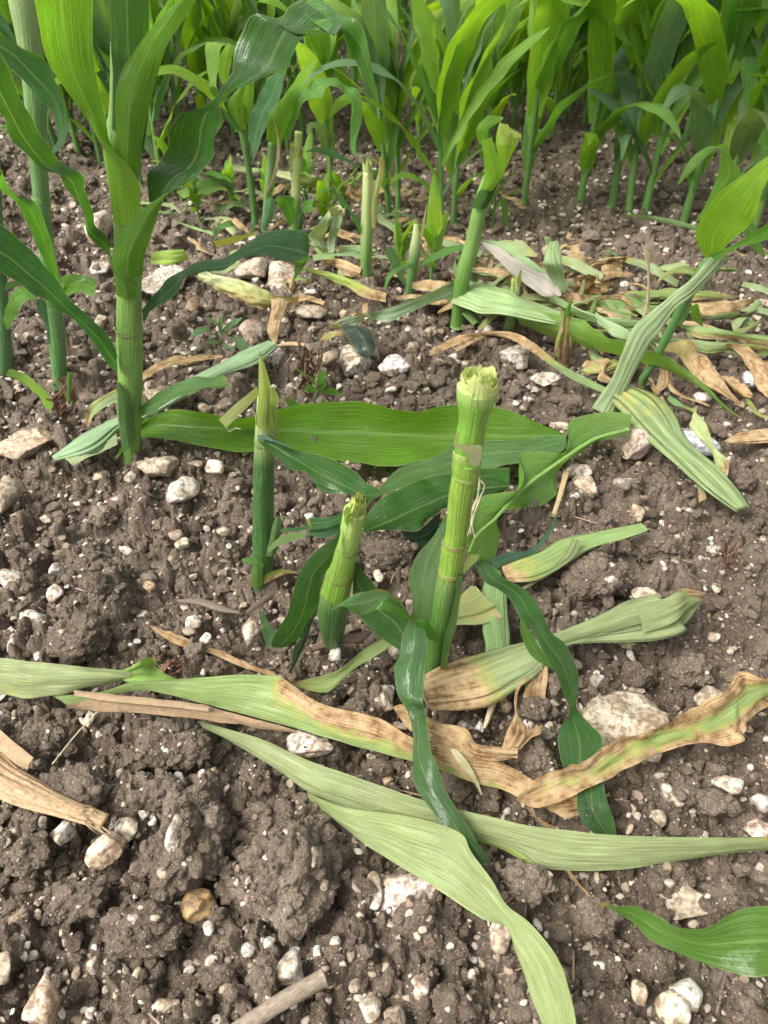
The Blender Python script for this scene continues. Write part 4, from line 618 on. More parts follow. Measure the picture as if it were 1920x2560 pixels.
rod('twig', None, [pt('R7', u, v, z, 'z') for u, v, z in ((1400, 905, .014), (1250, 990, .016), (1100, 1083, .016), (950, 1180, .014))], [.0076, .0075, .007, .007], (0.27, 0.21, 0.15), label='straight grey-brown stick in the bottom foreground', cat='stick', lying=True, lump=.15)
rod('twig', None, [pt('S6', u, v, .01, 'z') for u, v in ((350, 738), (430, 705), (560, 672), (680, 655), (735, 625))], [.003, .0055, .005, .006, .003], (0.13, 0.085, 0.055), label='dark rotten twig at the foot of the short leaning stump', cat='stick', lump=.3, lying=True)
rod('twig', None, [pt('R5', u, v, .012, 'z') for u, v in ((760, 382), (860, 388), (960, 420), (1040, 436))], [.002, .006, .006, .002], (0.16, 0.12, 0.09), label='dark flat wood splinter left of the pointed stump', cat='stick', lump=.25, flat=.5, lying=True)
rod('twig', None, [pt('R5', u, v, .012, 'z') for u, v in ((1060, 440), (1120, 395), (1185, 350))], [.003, .005, .002], (0.10, 0.07, 0.05), label='short dark splinter below the pointed stump', cat='stick', lump=.25, flat=.6, lying=True)
rod('straw', None, [pt('R5', u, v, z, 'z') for u, v, z in ((440, 842, .05), (330, 960, .035), (225, 1090, .02))], .0008, (0.6, 0.5, 0.35), na=6, label='single thin pale straw leaning against the twisted leaf at left', cat='straw')
litter('fallen_leaf', 'thin dry brown strip under the long pale leaf at lower right', 'fallen leaf', 'b', 'R8', [(780, 430, 800, 440), (820, 490, 845, 500), (880, 555, 895, 558), (935, 640, 942, 640)], .012, (0.40, 0.27, 0.14), .9, n=22)
litter('fallen_leaf', 'narrow tan leaf tip emerging above the long pale leaf near the crinkled dead leaf', 'fallen leaf', 'b', 'S12', [(915, 875, 960, 880), (960, 920, 1000, 970), (1050, 975, 1070, 1010), (1108, 1005, 1112, 1012)], .014, TAN, .95, n=24, crumple=.1)
# leaf reaching in from a plant just outside the right edge
P_R = thing('maize_plant', 'maize plant beyond the right edge whose green leaf reaches into the lower corner', 'maize plant', (.56, .40, 0))
st = [(925, 583, 925, 592), (960, 580, 962, 602), (1000, 598, 1010, 626), (1070, 594, 1080, 672), (1180, 640, 1150, 742), (1280, 690, 1300, 812), (1400, 686, 1400, 852), (1480, 640, 1500, 882), (1560, 605, 1580, 902), (1659, 597, 1659, 896), (1800, 610, 1800, 850), (2000, 640, 2000, 760)]
blade('leaf', P_R, 'R8', st, [(.05, .05), (.09, .08), (.125, .10), (.14, .12), (.15, .14)], 'z', (0.088, 0.20, 0.025), n=70, nc=10, fold=-.06, rip=.02, dry=[(0, .9, .9), (.06, .3, .3), (.12, .2, 0), (.3, 0, 0), (1, 0, 0)])
e_ = pt('R8', 2000, 700, .145, 'z'); P_R.location = (e_[0]+.01, e_[1], 0)
for c in P_R.children: c.location = -(np.array(P_R.location)-np.array((.56, .40, 0)))
rod('stalk', P_R, [(e_[0]+.01, e_[1], -.03), (e_[0]+.012, e_[1], .2), (e_[0]+.03, e_[1]+.01, .45)], [.015, .013, .011], (0.07, 0.18, 0.03), M_STALK, n=30, na=20, lump=.02)
# ================================================================ second row: damaged plants and stumps
P_E = thing('maize_plant', 'slender yellow-green maize plant behind the big wavy leaf, left of the small pale stump', 'maize plant', base(552, 497))
tube('stalk', P_E, 'S9', [(598, 740, 644, 737), (590, 600, 630, 600), (570, 450, 615, 450), (548, 280, 590, 280), (520, 130, 578, 130), (490, 0, 560, 0), (460, -130, 545, -110)], 2.12, 'y', (0.045, 0.135, 0.022), pale=[(0, 0), (.6, 0), (1, .2)])
blade('leaf', P_E, 'S8', [(430, 700, 470, 740), (370, 580, 420, 715), (280, 510, 350, 650), (200, 460, 300, 620), (100, 420, 200, 540), (0, 430, 100, 482), (-120, 470, -60, 500)], [(2.1, 2.1), (2.0, 2.0)], 'y', (0.20, 0.38, 0.02), n=36)
blade('leaf', P_E, 'S8', [(420, 660, 440, 650), (330, 600, 370, 590), (315, 500, 372, 490), (300, 400, 382, 390), (292, 300, 400, 300), (300, 272, 435, 282)], [(2.08, 2.1), (2.02, 2.05)], 'y', (0.15, 0.28, 0.13), n=30)
blade('leaf', P_E, 'S8', [(400, 545, 445, 530), (375, 450, 448, 480), (385, 370, 465, 400), (440, 278, 480, 300)], 2.04, 'y', (0.22, 0.40, 0.02), n=24, fold=.1)
blade('leaf', P_E, 'S8', [(490, 860, 560, 830), (445, 720, 545, 760), (455, 640, 540, 650), (520, 560, 560, 540)], 2.1, 'y', (0.16, 0.32, 0.02), n=24, fold=.2)
blade('leaf', P_E, 'S8', [(545, 810, 580, 800), (540, 680, 600, 680), (545, 560, 613, 540), (560, 380, 615, 380)], 2.11, 'y', (0.20, 0.38, 0.02), n=24, fold=.15)
blade('leaf', P_E, 'S8', [(470, 830, 530, 850), (410, 720, 440, 700), (400, 640, 425, 650)], 2.09, 'y', MD, n=20, fold=.15)
P_F = thing('maize_plant', 'young maize plant with a blue-green leaf and drooping bright leaf right of the slender one', 'maize plant', base(581, 492))
tube('stalk', P_F, 'S9', [(652, 720, 690, 715), (665, 600, 705, 600), (675, 450, 720, 450), (690, 300, 745, 300), (700, 150, 760, 150)], 2.11, 'y', (0.07, 0.18, 0.05), pale=[(0, 0), (1, .2)])
blade('leaf', P_F, 'S8', [(568, 900, 602, 1070), (578, 790, 650, 920), (608, 690, 702, 770), (660, 590, 752, 680), (705, 500, 792, 560), (765, 465, 806, 470)], [(2.08, 2.05), (2.05, 2.0)], 'y', (0.055, 0.165, 0.06), n=36, fold=-.08)
blade('leaf', P_F, 'S8', [(690, 900, 782, 960), (700, 760, 802, 880), (760, 680, 872, 720), (830, 580, 902, 640), (880, 500, 962, 540), (960, 420, 1000, 440), (1008, 385, 1018, 395)], [(2.1, 2.08), (2.05, 2.0)], 'y', (0.17, 0.36, 0.02), n=36, fold=.08)
blade('leaf', P_F, 'S8', [(780, 900, 835, 905), (868, 700, 892, 765), (888, 610, 932, 662), (960, 560, 1002, 632), (1020, 500, 1062, 622), (1082, 508, 1085, 562), (1150, 508, 1150, 562), (1216, 560, 1190, 600), (1272, 570, 1235, 645), (1311, 680, 1235, 790), (1290, 850, 1230, 930), (1240, 978, 1236, 980)], [(2.08, 2.08), (2.0, 1.96), (2.0, 1.97), (1.95, 1.95)], 'y', (0.12, 0.29, 0.05), n=60, rip=.05)
blade('leaf', P_F, 'S9', [(655, 715, 690, 715), (680, 560, 745, 570), (700, 500, 742, 510)], 2.08, 'y', (0.12, 0.25, 0.12), n=20, fold=.2)
rod('withered_leaf', P_F, [pt('S9', u, v, 2.07, 'y') for u, v in ((690, 480), (735, 380), (770, 200), (755, 60), (740, -10))], [.006, .006, .004, .003, .002], (0.55, 0.45, 0.25), flat=.3)
def stump2(label, fr, st, y, col, tops=1, name='maize_stump', pale=None, **kw):
    b = pt(fr, (st[0][0]+st[0][2])/2, (st[0][1]+st[0][3])/2, y, 'y'); b[2] = 0
    S = thing(name, label, 'stump', b); r0 = st[0]; ex = (2*r0[0]-st[1][0]*1.0, 0)
    st = [(r0[0], r0[1]+25, r0[2], r0[3]+25)]+list(st)
    tube('stalk', S, fr, st, y, 'y', col, pale=pale or [(0, 0), (.5, .1), (1, .6)], **kw)
    a = pt(fr, st[-1][0], st[-1][1], y, 'y'); c = pt(fr, st[-1][2], st[-1][3], y, 'y'); p = pt(fr, (st[-2][0]+st[-2][2])/2, (st[-2][1]+st[-2][3])/2, y, 'y')
    r = np.linalg.norm(c-a)/2; C = (a+c)/2
    if tops:
        torn(S, C, C-p, r*.97, r*2.2, (0.36, 0.46, 0.09), shells=(1, .8, .6, .4, .2), pale=.7, jag=1.5)
        ax = (C-p)/np.linalg.norm(C-p); rr = random.Random(int(st[-1][0])); sx = np.array([1.0, 0, 0])
        for k in range(4):
            o = C+sx*r*rr.uniform(-.9, .7)-np.array([0, r*rr.uniform(.2, 1.0), 0]); l = r*rr.uniform(1.5, 3.8); q = sx*rr.uniform(-.5, .5)*r; w = sx*r*rr.uniform(.2, .45)
            A = np.array([o-w-ax*l*.6, o-w*.9, o-w*.6+ax*l*.5+q*.5, o+ax*l+q]); Bq = np.array([o+w-ax*l*.6, o+w*.9, o+w*.5+ax*l*.45+q*.5, o+ax*l+q+w*.1]); Gq, tq, lq = blade_grid(A, (A+Bq)/2-np.array([0, r*.15, 0]), Bq, 14, 4, .1)
            finish_blade('torn_strip', S, Gq, tq, lq, (0.30, 0.40, 0.10), M_WILT, pale=.3, dry=[(0, 0, 0), (.7, 0, 0), (1, .6, .6)])
    return S
SG = stump2('small pale yellow stump with a stepped top, upper left of centre', 'S9', [(838, 715, 910, 715), (845, 560, 910, 560), (848, 480, 912, 480), (850, 400, 908, 400), (846, 240, 922, 235)], 2.11, (0.16, 0.27, 0.04), pale=[(0, 0), (.4, .1), (.55, .6), (1, .75)])
tube('inner_stem', SG, 'S9', [(866, 260, 915, 260), (868, 210, 915, 210), (872, 80, 926, 78)], 2.11, 'y', (0.34, 0.44, 0.08), n=20, pale=.5)
blade('leaf', SG, 'S9', [(842, 690, 880, 640), (800, 610, 872, 560), (760, 540, 862, 500), (752, 510, 800, 488)], [(2.09, 2.1), (2.05, 2.07)], 'y', (0.08, 0.24, 0.03), n=20, fold=.1)
blade('leaf', SG, 'S9', [(905, 640, 915, 580), (945, 600, 930, 530), (988, 592, 1000, 508)], [(2.1, 2.1), (2.04, 2.06)], 'y', (0.10, 0.27, 0.03), n=20)
blade('leaf', SG, 'S9', [(870, 720, 915, 720), (880, 650, 930, 650), (920, 590, 925, 590)], 2.08, 'y', (0.06, 0.17, 0.05), n=16, fold=.2)
blade('leaf', SG, 'S9', [(920, 215, 940, 205), (1000, 180, 1010, 210), (1060, 180, 1080, 230), (1150, 210, 1180, 260), (1230, 260, 1225, 280), (1300, 300, 1290, 310)], 2.08, 'y', (0.08, 0.21, 0.09), n=30, fold=.06)
SH = stump2('shredded stump with long frayed fibres, fourth stump row back near picture centre', 'S9', [(1298, 1058, 1366, 1055), (1300, 830, 1374, 830), (1308, 600, 1382, 600), (1313, 400, 1382, 400), (1316, 335, 1375, 332)], 1.78, (0.10, 0.21, 0.04), pale=[(0, 0), (.3, .05), (.6, .45), (1, .75)], lump=.08)
for q in ([(1385, 640, 1400, 640), (1382, 460, 1420, 470), (1412, 350, 1452, 350), (1425, 235, 1452, 262)], [(1375, 700, 1395, 700), (1370, 560, 1400, 560), (1380, 420, 1392, 420)]):
    blade('torn_strip', SH, 'S9', q, 1.765, 'y', (0.45, 0.44, 0.18), n=24, fold=.2, pale=.6, dry=[(0, 0, 0), (1, .5, .5)], crumple=.1)
blade('leaf', SH, 'S9', [(1300, 745, 1310, 720), (1245, 640, 1290, 650), (1210, 570, 1250, 590), (1150, 520, 1180, 510), (1100, 450, 1110, 440), (1030, 470, 1035, 455)], [(1.77, 1.78), (1.75, 1.76)], 'y', (0.06, 0.19, 0.06), n=34, rip=.1)
SI = stump2('thin short stump with a dry hair-like tip beside the frayed stump', 'S1', [(1385, 585, 1440, 580), (1395, 400, 1462, 400), (1410, 260, 1480, 260), (1430, 150, 1478, 150), (1436, 100, 1464, 100)], 1.71, (0.065, 0.17, 0.04), pale=[(0, 0), (.55, .05), (.8, .6), (1, .8)])
blade('torn_strip', SI, 'S1', [(1475, 190, 1494, 190), (1498, 70, 1512, 70), (1520, -25, 1526, -25)], 1.70, 'y', (0.5, 0.42, 0.22), n=18, pale=.4)
blade('leaf', SI, 'S1', [(1475, 395, 1470, 412), (1420, 358, 1420, 392), (1330, 385, 1342, 408), (1262, 440, 1290, 452), (1244, 522, 1256, 524)], [(1.70, 1.69), (1.66, 1.65)], 'y', (0.07, 0.22, 0.03), n=30, fold=.1)
blade('leaf', SI, 'S1', [(1470, 390, 1480, 350), (1560, 345, 1550, 300), (1660, 300, 1660, 250), (1760, 270, 1760, 240)], [(1.70, 1.71), (1.64, 1.67)], 'y', (0.08, 0.22, 0.04), n=30, fold=.08)
blade('leaf', SI, 'S1', [(1250, 250, 1300, 255), (1270, 330, 1340, 330), (1330, 440, 1370, 420), (1375, 500, 1392, 490)], 1.72, 'y', (0.11, 0.23, 0.10), n=24)
SJ = thing('maize_stump', 'tall leaning snapped stem with a yellow-green ragged trumpet-shaped top', 'stump', base(989, 695))
tube('stalk', SJ, 'D', [(972, 705, 1005, 705), (974, 692, 1004, 692), (977, 650, 1008, 648), (985, 590, 1018, 590), (1003, 530, 1036, 530), (1016, 470, 1048, 470), (1034, 410, 1072, 405), (1048, 375, 1085, 373)], 1.60, 'y', (0.075, 0.19, 0.02), pale=[(0, 0), (.3, 0), (.5, .12), (.75, .1), (1, .2)])
blade('leaf', SJ, 'S10', [(520, 700, 600, 720), (545, 640, 660, 625), (545, 520, 652, 560), (530, 420, 620, 450), (524, 388, 596, 368)], 1.575, 'y', (0.20, 0.38, 0.02), n=30, fold=.2, rip=0)
blade('leaf', SJ, 'S10', [(600, 700, 655, 660), (640, 600, 692, 560), (632, 480, 728, 480), (620, 390, 765, 400), (640, 285, 772, 360)], 1.59, 'y', (0.26, 0.46, 0.03), n=30, fold=.18, rip=.02)
blade('torn_strip', SJ, 'S10', [(640, 420, 700, 420), (640, 340, 720, 340), (645, 278, 700, 285)], 1.575, 'y', (0.36, 0.52, 0.08), n=16, fold=.2, pale=.3)
blade('torn_strip', SJ, 'S10', [(700, 420, 755, 430), (700, 350, 770, 370), (720, 320, 785, 352)], 1.58, 'y', (0.36, 0.52, 0.08), n=16, fold=.2, pale=.3, rip=.2)
for k in range(9):
    u = 640+k*16; blade('torn_strip', SJ, 'S10', [(u, 350+k*4, u+20, 350+k*4), (u+4, 305+k*6, u+18, 305+k*6), (u+10+k, 270+k*9, u+13+k, 271+k*9)], 1.57+.004*(k % 3), 'y', (0.42, 0.56, 0.10), n=10, nc=4, pale=.5)
blade('leaf', SJ, 'S10', [(515, 420, 560, 400), (495, 360, 570, 330), (510, 290, 650, 270), (570, 228, 672, 240)], 1.64, 'y', (0.14, 0.32, 0.02), n=24)
blade('sheath', SJ, 'S10', [(470, 830, 560, 830), (500, 740, 600, 760), (540, 690, 640, 670), (600, 640, 680, 640)], 1.585, 'y', (0.055, 0.14, 0.02), n=22, fold=.25, rip=0)
blade('leaf', SJ, 'S10', [(655, 780, 690, 770), (660, 850, 700, 860), (680, 945, 702, 955)], 1.62, 'y', (0.07, 0.2, 0.03), n=16)
SK = stump2('small thin stump with a notched pale top and an olive bent strip', 'S2', [(355, 800, 425, 797), (372, 720, 440, 720), (392, 640, 456, 640), (402, 560, 462, 560), (410, 505, 470, 495)], 1.55, (0.10, 0.21, 0.04), pale=[(0, 0), (.4, .1), (1, .6)])
blade('torn_strip', SK, 'S2', [(448, 510, 470, 510), (455, 440, 475, 440), (468, 400, 480, 398)], 1.54, 'y', OL, n=12, pale=.4)
blade('leaf', SK, 'S2', [(412, 648, 416, 692), (330, 658, 345, 690), (260, 700, 285, 732), (188, 782, 216, 792)], [(1.54, 1.53), (1.50, 1.49)], 'y', OL, n=26, fold=.1, dry=[(0, 0, 0), (.7, .1, .2), (1, .4, .5)])
blade('leaf', SK, 'S2', [(440, 690, 450, 760), (470, 600, 500, 740), (495, 600, 552, 650)], 1.53, 'y', (0.05, 0.15, 0.06), n=20)
SL = thing('maize_stump', 'dead brown husk stump with one fresh green shoot tip in the leaf pile', 'stump', base(1212, 776))
for q, c in (([(690, 960, 740, 960), (700, 850, 750, 850), (730, 760, 765, 760), (745, 660, 770, 660)], (0.22, 0.25, 0.08)), ([(730, 990, 780, 985), (740, 850, 790, 850), (760, 740, 800, 740), (775, 690, 805, 700)], (0.25, 0.15, 0.07)), ([(765, 970, 795, 970), (780, 850, 815, 850), (795, 740, 815, 730), (800, 690, 812, 690)], (0.45, 0.34, 0.18))):
    blade('husk', SL, 'S2', q, 1.43, 'y', c, M_WILT, n=26, fold=.3, crumple=.15, dry=.45)
rod('core', SL, [pt('S2', u, v, 1.437, 'y') for u, v in ((745, 1010), (750, 900), (770, 790))], [.012, .012, .008], (0.16, 0.10, 0.05), lump=.25)
blade('shoot', SL, 'S2', [(755, 700, 790, 700), (770, 640, 800, 630), (798, 590, 810, 585)], 1.425, 'y', (0.13, 0.30, 0.03), n=14, fold=.2)
# bent plant at the right
P_M = thing('maize_plant', 'bent maize plant at right edge with bright leaves on a kinked thin stem', 'maize plant', base(1390, 826))
tube('stalk', P_M, 'S3', [(815, 640, 860, 640), (820, 610, 870, 590), (900, 480, 948, 480), (950, 370, 1002, 370), (1020, 230, 1078, 230), (1080, 100, 1150, 100), (1130, 0, 1200, 0), (1190, -100, 1265, -90), (1250, -190, 1340, -170)], 1.345, 'y', (0.06, 0.17, 0.035), dry=[(0, .3), (.1, .1), (.2, 0), (1, 0)])
tube('flat_sheath', P_M, 'S3', [(515, 815, 655, 815), (560, 740, 690, 740), (640, 600, 755, 620), (720, 400, 832, 470), (780, 270, 905, 340), (870, 195, 985, 225), (1000, 90, 1080, 90), (1100, 0, 1185, 20), (1190, -90, 1270, -60), (1250, -170, 1345, -140), (1300, -240, 1400, -200)], [1.215, 1.24, 1.27, 1.30, 1.325, 1.33, 1.33], 'y', (0.245, 0.325, 0.15), M_WILT, flat=.2, lump=.06, ridge=.55, n=60, na=48)
blade('leaf', P_M, 'R2', [(1385, 1115, 1440, 1105), (1345, 1010, 1500, 1040), (1390, 910, 1572, 980), (1460, 820, 1612, 920), (1560, 750, 1635, 820), (1660, 672, 1702, 722), (1760, 600, 1790, 640)], [(1.33, 1.32), (1.29, 1.26), (1.25, 1.22)], 'y', (0.19, 0.385, 0.02), n=44, fold=-.08, rip=.02)
blade('leaf', P_M, 'R2', [(1345, 960, 1420, 920), (1400, 860, 1500, 800), (1440, 760, 1538, 740), (1455, 660, 1500, 680), (1448, 640, 1475, 618), (1400, 634, 1420, 655), (1345, 668, 1385, 685), (1300, 725, 1320, 750), (1266, 796, 1274, 797)], [(1.345, 1.335), (1.32, 1.32), (1.28, 1.28)], 'y', (0.13, 0.28, 0.04), n=50, fold=.08)
blade('leaf', P_M, 'R2', [(1400, 1106, 1440, 1125), (1480, 1072, 1530, 1070), (1560, 1030, 1600, 1050), (1660, 962, 1660, 1032), (1780, 900, 1780, 950)], [(1.32, 1.31), (1.27, 1.25)], 'y', (0.10, 0.27, 0.02), n=30, fold=-.08)
blade('leaf', P_M, 'R2', [(1530, 960, 1580, 940), (1550, 1000, 1602, 970), (1580, 1060, 1625, 1040), (1642, 1112, 1652, 1105)], 1.35, 'y', (0.12, 0.28, 0.06), n=22, fold=.08)
blade('leaf', P_M, 'R2', [(1540, 760, 1560, 720), (1580, 720, 1640, 690), (1660, 690, 1740, 640)], 1.37, 'y', (0.13, 0.25, 0.09), n=22)
blade('leaf', P_M, 'S3', [(1080, 240, 1095, 222), (1130, 160, 1160, 120), (1150, 130, 1195, 100), (1160, 190, 1215, 140), (1228, 250, 1240, 247)], [(1.36, 1.37), (1.4, 1.41)], 'y', (0.11, 0.27, 0.03), n=24)
blade('leaf', P_M, 'S3', [(1060, 240, 1090, 250), (1100, 190, 1130, 200), (1145, 110, 1170, 100)], 1.385, 'y', BL, n=18)
# ================================================================ leaf litter around the second row
L = litter
L('fallen_leaf', 'broad bright green fallen leaf running through the pile to a point at lower right', 'fallen leaf', 'b', 'S3', [(60, 115, 50, 230), (200, 150, 200, 292), (330, 178, 330, 338), (450, 208, 450, 372), (560, 278, 580, 407), (660, 340, 720, 427), (780, 368, 790, 452), (870, 398, 860, 482), (980, 438, 1000, 527), (1100, 503, 1150, 597), (1200, 583, 1250, 667), (1290, 668, 1330, 727), (1380, 758, 1400, 797), (1482, 836, 1490, 848)], [(.09, .03), (.10, .03), (.09, .025), (.05, .02), (.02, .012)], (0.15, 0.31, 0.04), [(0, 0, 0), (.93, 0, 0), (1, .6, .6)], n=80, fold=.16, mat=M_LEAF, pale=[(0, .35), (.3, .1), (1, .0)])
L('fallen_cornstalk', 'pale rolled sheath lying at the left end of the leaf pile below the leaning stem', 'fallen stem', 't', 'S2', [(100, 495, 130, 600), (250, 535, 260, 655), (390, 575, 400, 690), (540, 620, 540, 720), (730, 685, 720, 755)], [.06, .085, .075], (0.24, 0.34, 0.14), n=50)
L('fallen_leaf', 'pale leaf along the far side of the leaf pile', 'fallen leaf', 'b', 'S3', [(250, 50, 255, 90), (310, 68, 320, 132), (400, 118, 450, 192), (550, 175, 600, 242), (700, 197, 780, 262), (840, 208, 850, 262)], [(.10, .07), (.09, .07)], (0.26, 0.38, 0.17), n=44, fold=.14)
L('fallen_leaf', 'short pale leaf piece in the middle of the pile beside the kinked sheath', 'fallen leaf', 'b', 'S3', [(540, 155, 560, 242), (620, 205, 640, 302), (720, 255, 720, 332), (790, 300, 780, 345)], [(.10, .08)], (0.27, 0.36, 0.18), n=30, fold=.1)
L('fallen_leaf', 'long pale leaf with tan edges running out of the pile to the right edge', 'fallen leaf', 'b', 'S3', [(1082, 232, 1092, 250), (1250, 250, 1200, 322), (1450, 283, 1400, 330), (1560, 298, 1510, 345), (1660, 310, 1660, 372), (1800, 330, 1800, 400)], [(.06, .04)], (0.25, 0.37, 0.14), [(0, 0, .4), (.4, 0, .7), (.6, 0, .8), (1, .1, .6)], n=50, fold=.1, rip=.06)
L('fallen_leaf', 'second pale leaf below it, wrinkled and half tan, right side of the pile', 'fallen leaf', 'b', 'S3', [(890, 318, 915, 352), (1100, 325, 1150, 382), (1300, 345, 1250, 422), (1450, 360, 1500, 392), (1660, 382, 1660, 412), (1800, 410, 1800, 440)], [(.05, .03)], (0.29, 0.39, 0.17), [(0, 0, 0), (.4, .2, .3), (1, .5, .6)], n=50, fold=.1, crumple=.06)
L('fallen_leaf', 'large tan dead leaf hanging forward out of the pile right of the thin stem', 'fallen leaf', 'b', 'S3', [(990, 365, 975, 402), (1150, 335, 1080, 442), (1220, 400, 1150, 532), (1300, 500, 1230, 612), (1370, 600, 1350, 682), (1430, 690, 1420, 722), (1512, 762, 1500, 778)], [(.07, .06), (.06, .035), (.02, .015)], TAN, [(0, .2, .3), (.2, .6, .4), (1, .95, .9)], n=50, fold=.12, crumple=.07)
L('fallen_leaf', 'tan dead leaf curving down at the right edge of the pile', 'fallen leaf', 'b', 'S3', [(1385, 360, 1400, 372), (1500, 368, 1470, 430), (1600, 440, 1530, 520), (1660, 500, 1570, 600), (1700, 600, 1655, 712)], [(.06, .05), (.02, .015)], (0.42, 0.24, 0.16), .95, n=36, fold=.1, crumple=.08)
L('fallen_leaf', 'small crumpled tan leaf scrap below the tan leaves near the right edge', 'fallen leaf', 'b', 'S3', [(1350, 565, 1370, 590), (1440, 600, 1420, 650), (1520, 650, 1500, 700), (1560, 690, 1545, 715)], .02, TAN, .9, n=24, crumple=.25)
L('fallen_leaf', 'thin curled green-brown strip at the right edge under the tan leaves', 'fallen leaf', 'b', 'S3', [(1490, 670, 1505, 668), (1540, 770, 1560, 750), (1600, 830, 1610, 815), (1680, 855, 1690, 835)], .015, OL, .4, n=24, crumple=.1)
L('fallen_leaf', 'flat mauve-tinted pale leaf spear left of the folded upright leaf in the pile', 'fallen leaf', 'b', 'S2', [(195, 210, 205, 225), (330, 255, 300, 310), (440, 330, 420, 430), (560, 400, 530, 510), (660, 440, 600, 560), (740, 560, 700, 582)], [(.10, .09), (.11, .09), (.09, .07)], (0.36, 0.32, 0.28), n=44, fold=.08, pale=.0)
L('fallen_leaf', 'slim pale green leaf behind the mauve-tinted one', 'fallen leaf', 'b', 'S2', [(230, 205, 218, 225), (380, 228, 350, 265), (500, 310, 470, 352), (620, 400, 600, 432), (680, 450, 650, 480)], [(.10, .09)], (0.26, 0.36, 0.17), n=36, fold=.1)
L('fallen_leaf', 'folded pale leaf standing upright like a tent in the pile', 'fallen leaf', 'b', 'S2', [(660, 222, 712, 215), (628, 300, 725, 280), (618, 360, 735, 360), (645, 430, 752, 450), (720, 545, 766, 560)], [(.17, .17), (.15, .14), (.08, .07)], (0.27, 0.37, 0.17), [(0, .5, .1), (.15, .2, 0), (1, 0, 0)], n=36, fold=.14)
L('fallen_leaf', 'crumpled golden-brown dead leaf at the back of the pile', 'fallen leaf', 'b', 'S2', [(805, 470, 800, 592), (850, 440, 850, 580), (905, 435, 905, 562), (980, 440, 1000, 552), (1032, 500, 1022, 560)], [(.08, .03)], (0.55, 0.36, 0.14), 1, n=30, crumple=.3, rip=.1)
L('fallen_leaf', 'wavy brown dead leaf along the back edge of the pile', 'fallen leaf', 'b', 'S2', [(718, 575, 730, 592), (800, 545, 810, 622), (950, 580, 950, 614), (1020, 563, 1020, 592), (1120, 563, 1110, 592), (1198, 618, 1190, 642)], [(.06, .05)], (0.40, 0.25, 0.10), 1, n=36, crumple=.12, rip=.08)
L('fallen_leaf', 'small yellow-green strip lying across the back of the pile', 'fallen leaf', 'b', 'S2', [(890, 665, 900, 680), (1000, 645, 1010, 668), (1100, 660, 1100, 680), (1230, 690, 1228, 702)], .05, OL, .2, n=24)
L('fallen_leaf', 'short pale strip pointing up at the back of the pile', 'fallen leaf', 'b', 'S2', [(1010, 595, 1045, 590), (1030, 630, 1070, 625), (1070, 670, 1092, 660)], .05, PL, n=16)
L('fallen_leaf', 'thin upright pale blade stuck in the crumpled golden leaf', 'fallen leaf', 'b', 'S2', [(845, 560, 870, 560), (862, 500, 885, 500), (885, 445, 892, 445)], .07, PL, n=14)
for k, q in enumerate([[(905, 930, 960, 920), (940, 990, 1000, 970), (985, 1005, 1040, 985)], [(250, 490, 300, 480), (330, 520, 380, 500), (420, 560, 450, 540)], [(470, 560, 480, 590), (560, 555, 570, 600), (660, 585, 650, 605)], [(740, 600, 730, 640), (840, 660, 830, 700), (960, 700, 950, 745)], [(960, 670, 990, 660), (1060, 700, 1080, 680), (1180, 720, 1190, 700)]]):
    L('fallen_leaf', ['pale leaf scrap below the bright broad leaf near the kinked sheath', 'pale leaf scrap in front of the leaning stem at the pile', 'pale leaf scrap between thin stump and tent-shaped leaf', 'pale leaf scrap right of the dead husk stump tip', 'pale leaf scrap behind the kinked sheath in the pile'][k], 'fallen leaf', 'b', 'S2', q, .05 if k else .02, [PL, PL2, PL, PL2, PL][k], .1, n=20, fold=.1)
D_ST = thing('dry_straw', 'thin dead straw-coloured stem with split tip standing behind the pile', 'dry stem', pt('S2', 1270, 740, 0.0, 'z'))
blade('stem', D_ST, 'S2', [(1250, 745, 1285, 740), (1282, 600, 1306, 600), (1290, 420, 1308, 420), (1268, 300, 1302, 290), (1250, 225, 1256, 225)], [1.45, 1.44], 'y', (0.5, 0.42, 0.24), M_TWIG, n=30, fold=.3)
blade('torn_strip', D_ST, 'S2', [(1290, 720, 1308, 720), (1290, 650, 1300, 650), (1270, 600, 1276, 600)], 1.435, 'y', (0.45, 0.38, 0.2), M_TWIG, n=16, fold=.2)
L('fallen_leaf', 'thin leaf turning from brown curl to pale green running right to the kinked sheath', 'fallen leaf', 'b', 'R4', [(193, 412, 197, 432), (300, 350, 300, 392), (380, 335, 400, 352), (450, 325, 470, 345), (560, 330, 540, 357), (640, 370, 620, 402), (750, 458, 720, 472), (860, 520, 830, 542), (970, 575, 950, 598), (1040, 620, 1020, 640)], [(.02, .014), (.05, .04), (.06, .05), (.04, .03), (.03, .022)], (0.19, 0.28, 0.10), [(0, 1, 1), (.4, 1, .9), (.6, .4, .5), (.75, 0, 0), (1, 0, 0)], n=64, fold=.1, crumple=.04)
L('fallen_leaf', 'small brown curl beside the start of the thin brown-to-green leaf', 'fallen leaf', 'b', 'R4', [(300, 400, 310, 415), (350, 365, 365, 385), (420, 330, 430, 350)], .03, TAN, .9, n=18)
L('fallen_cornstalk', 'long fallen stem slanting down right across bare soil to a cut end', 'fallen stem', 't', 'R4', [(1050, 563, 1010, 634), (1120, 598, 1080, 690), (1182, 664, 1146, 757), (1242, 750, 1208, 820), (1295, 810, 1270, 873), (1402, 895, 1373, 963), (1492, 985, 1463, 1046), (1567, 1075, 1540, 1108)], [.03, .03, .025], (0.19, 0.255, 0.10), [(0, .35), (.25, .3), (.35, 0), (1, 0)], n=60, na=28, lump=.1, ridge=.7, flat=.4)
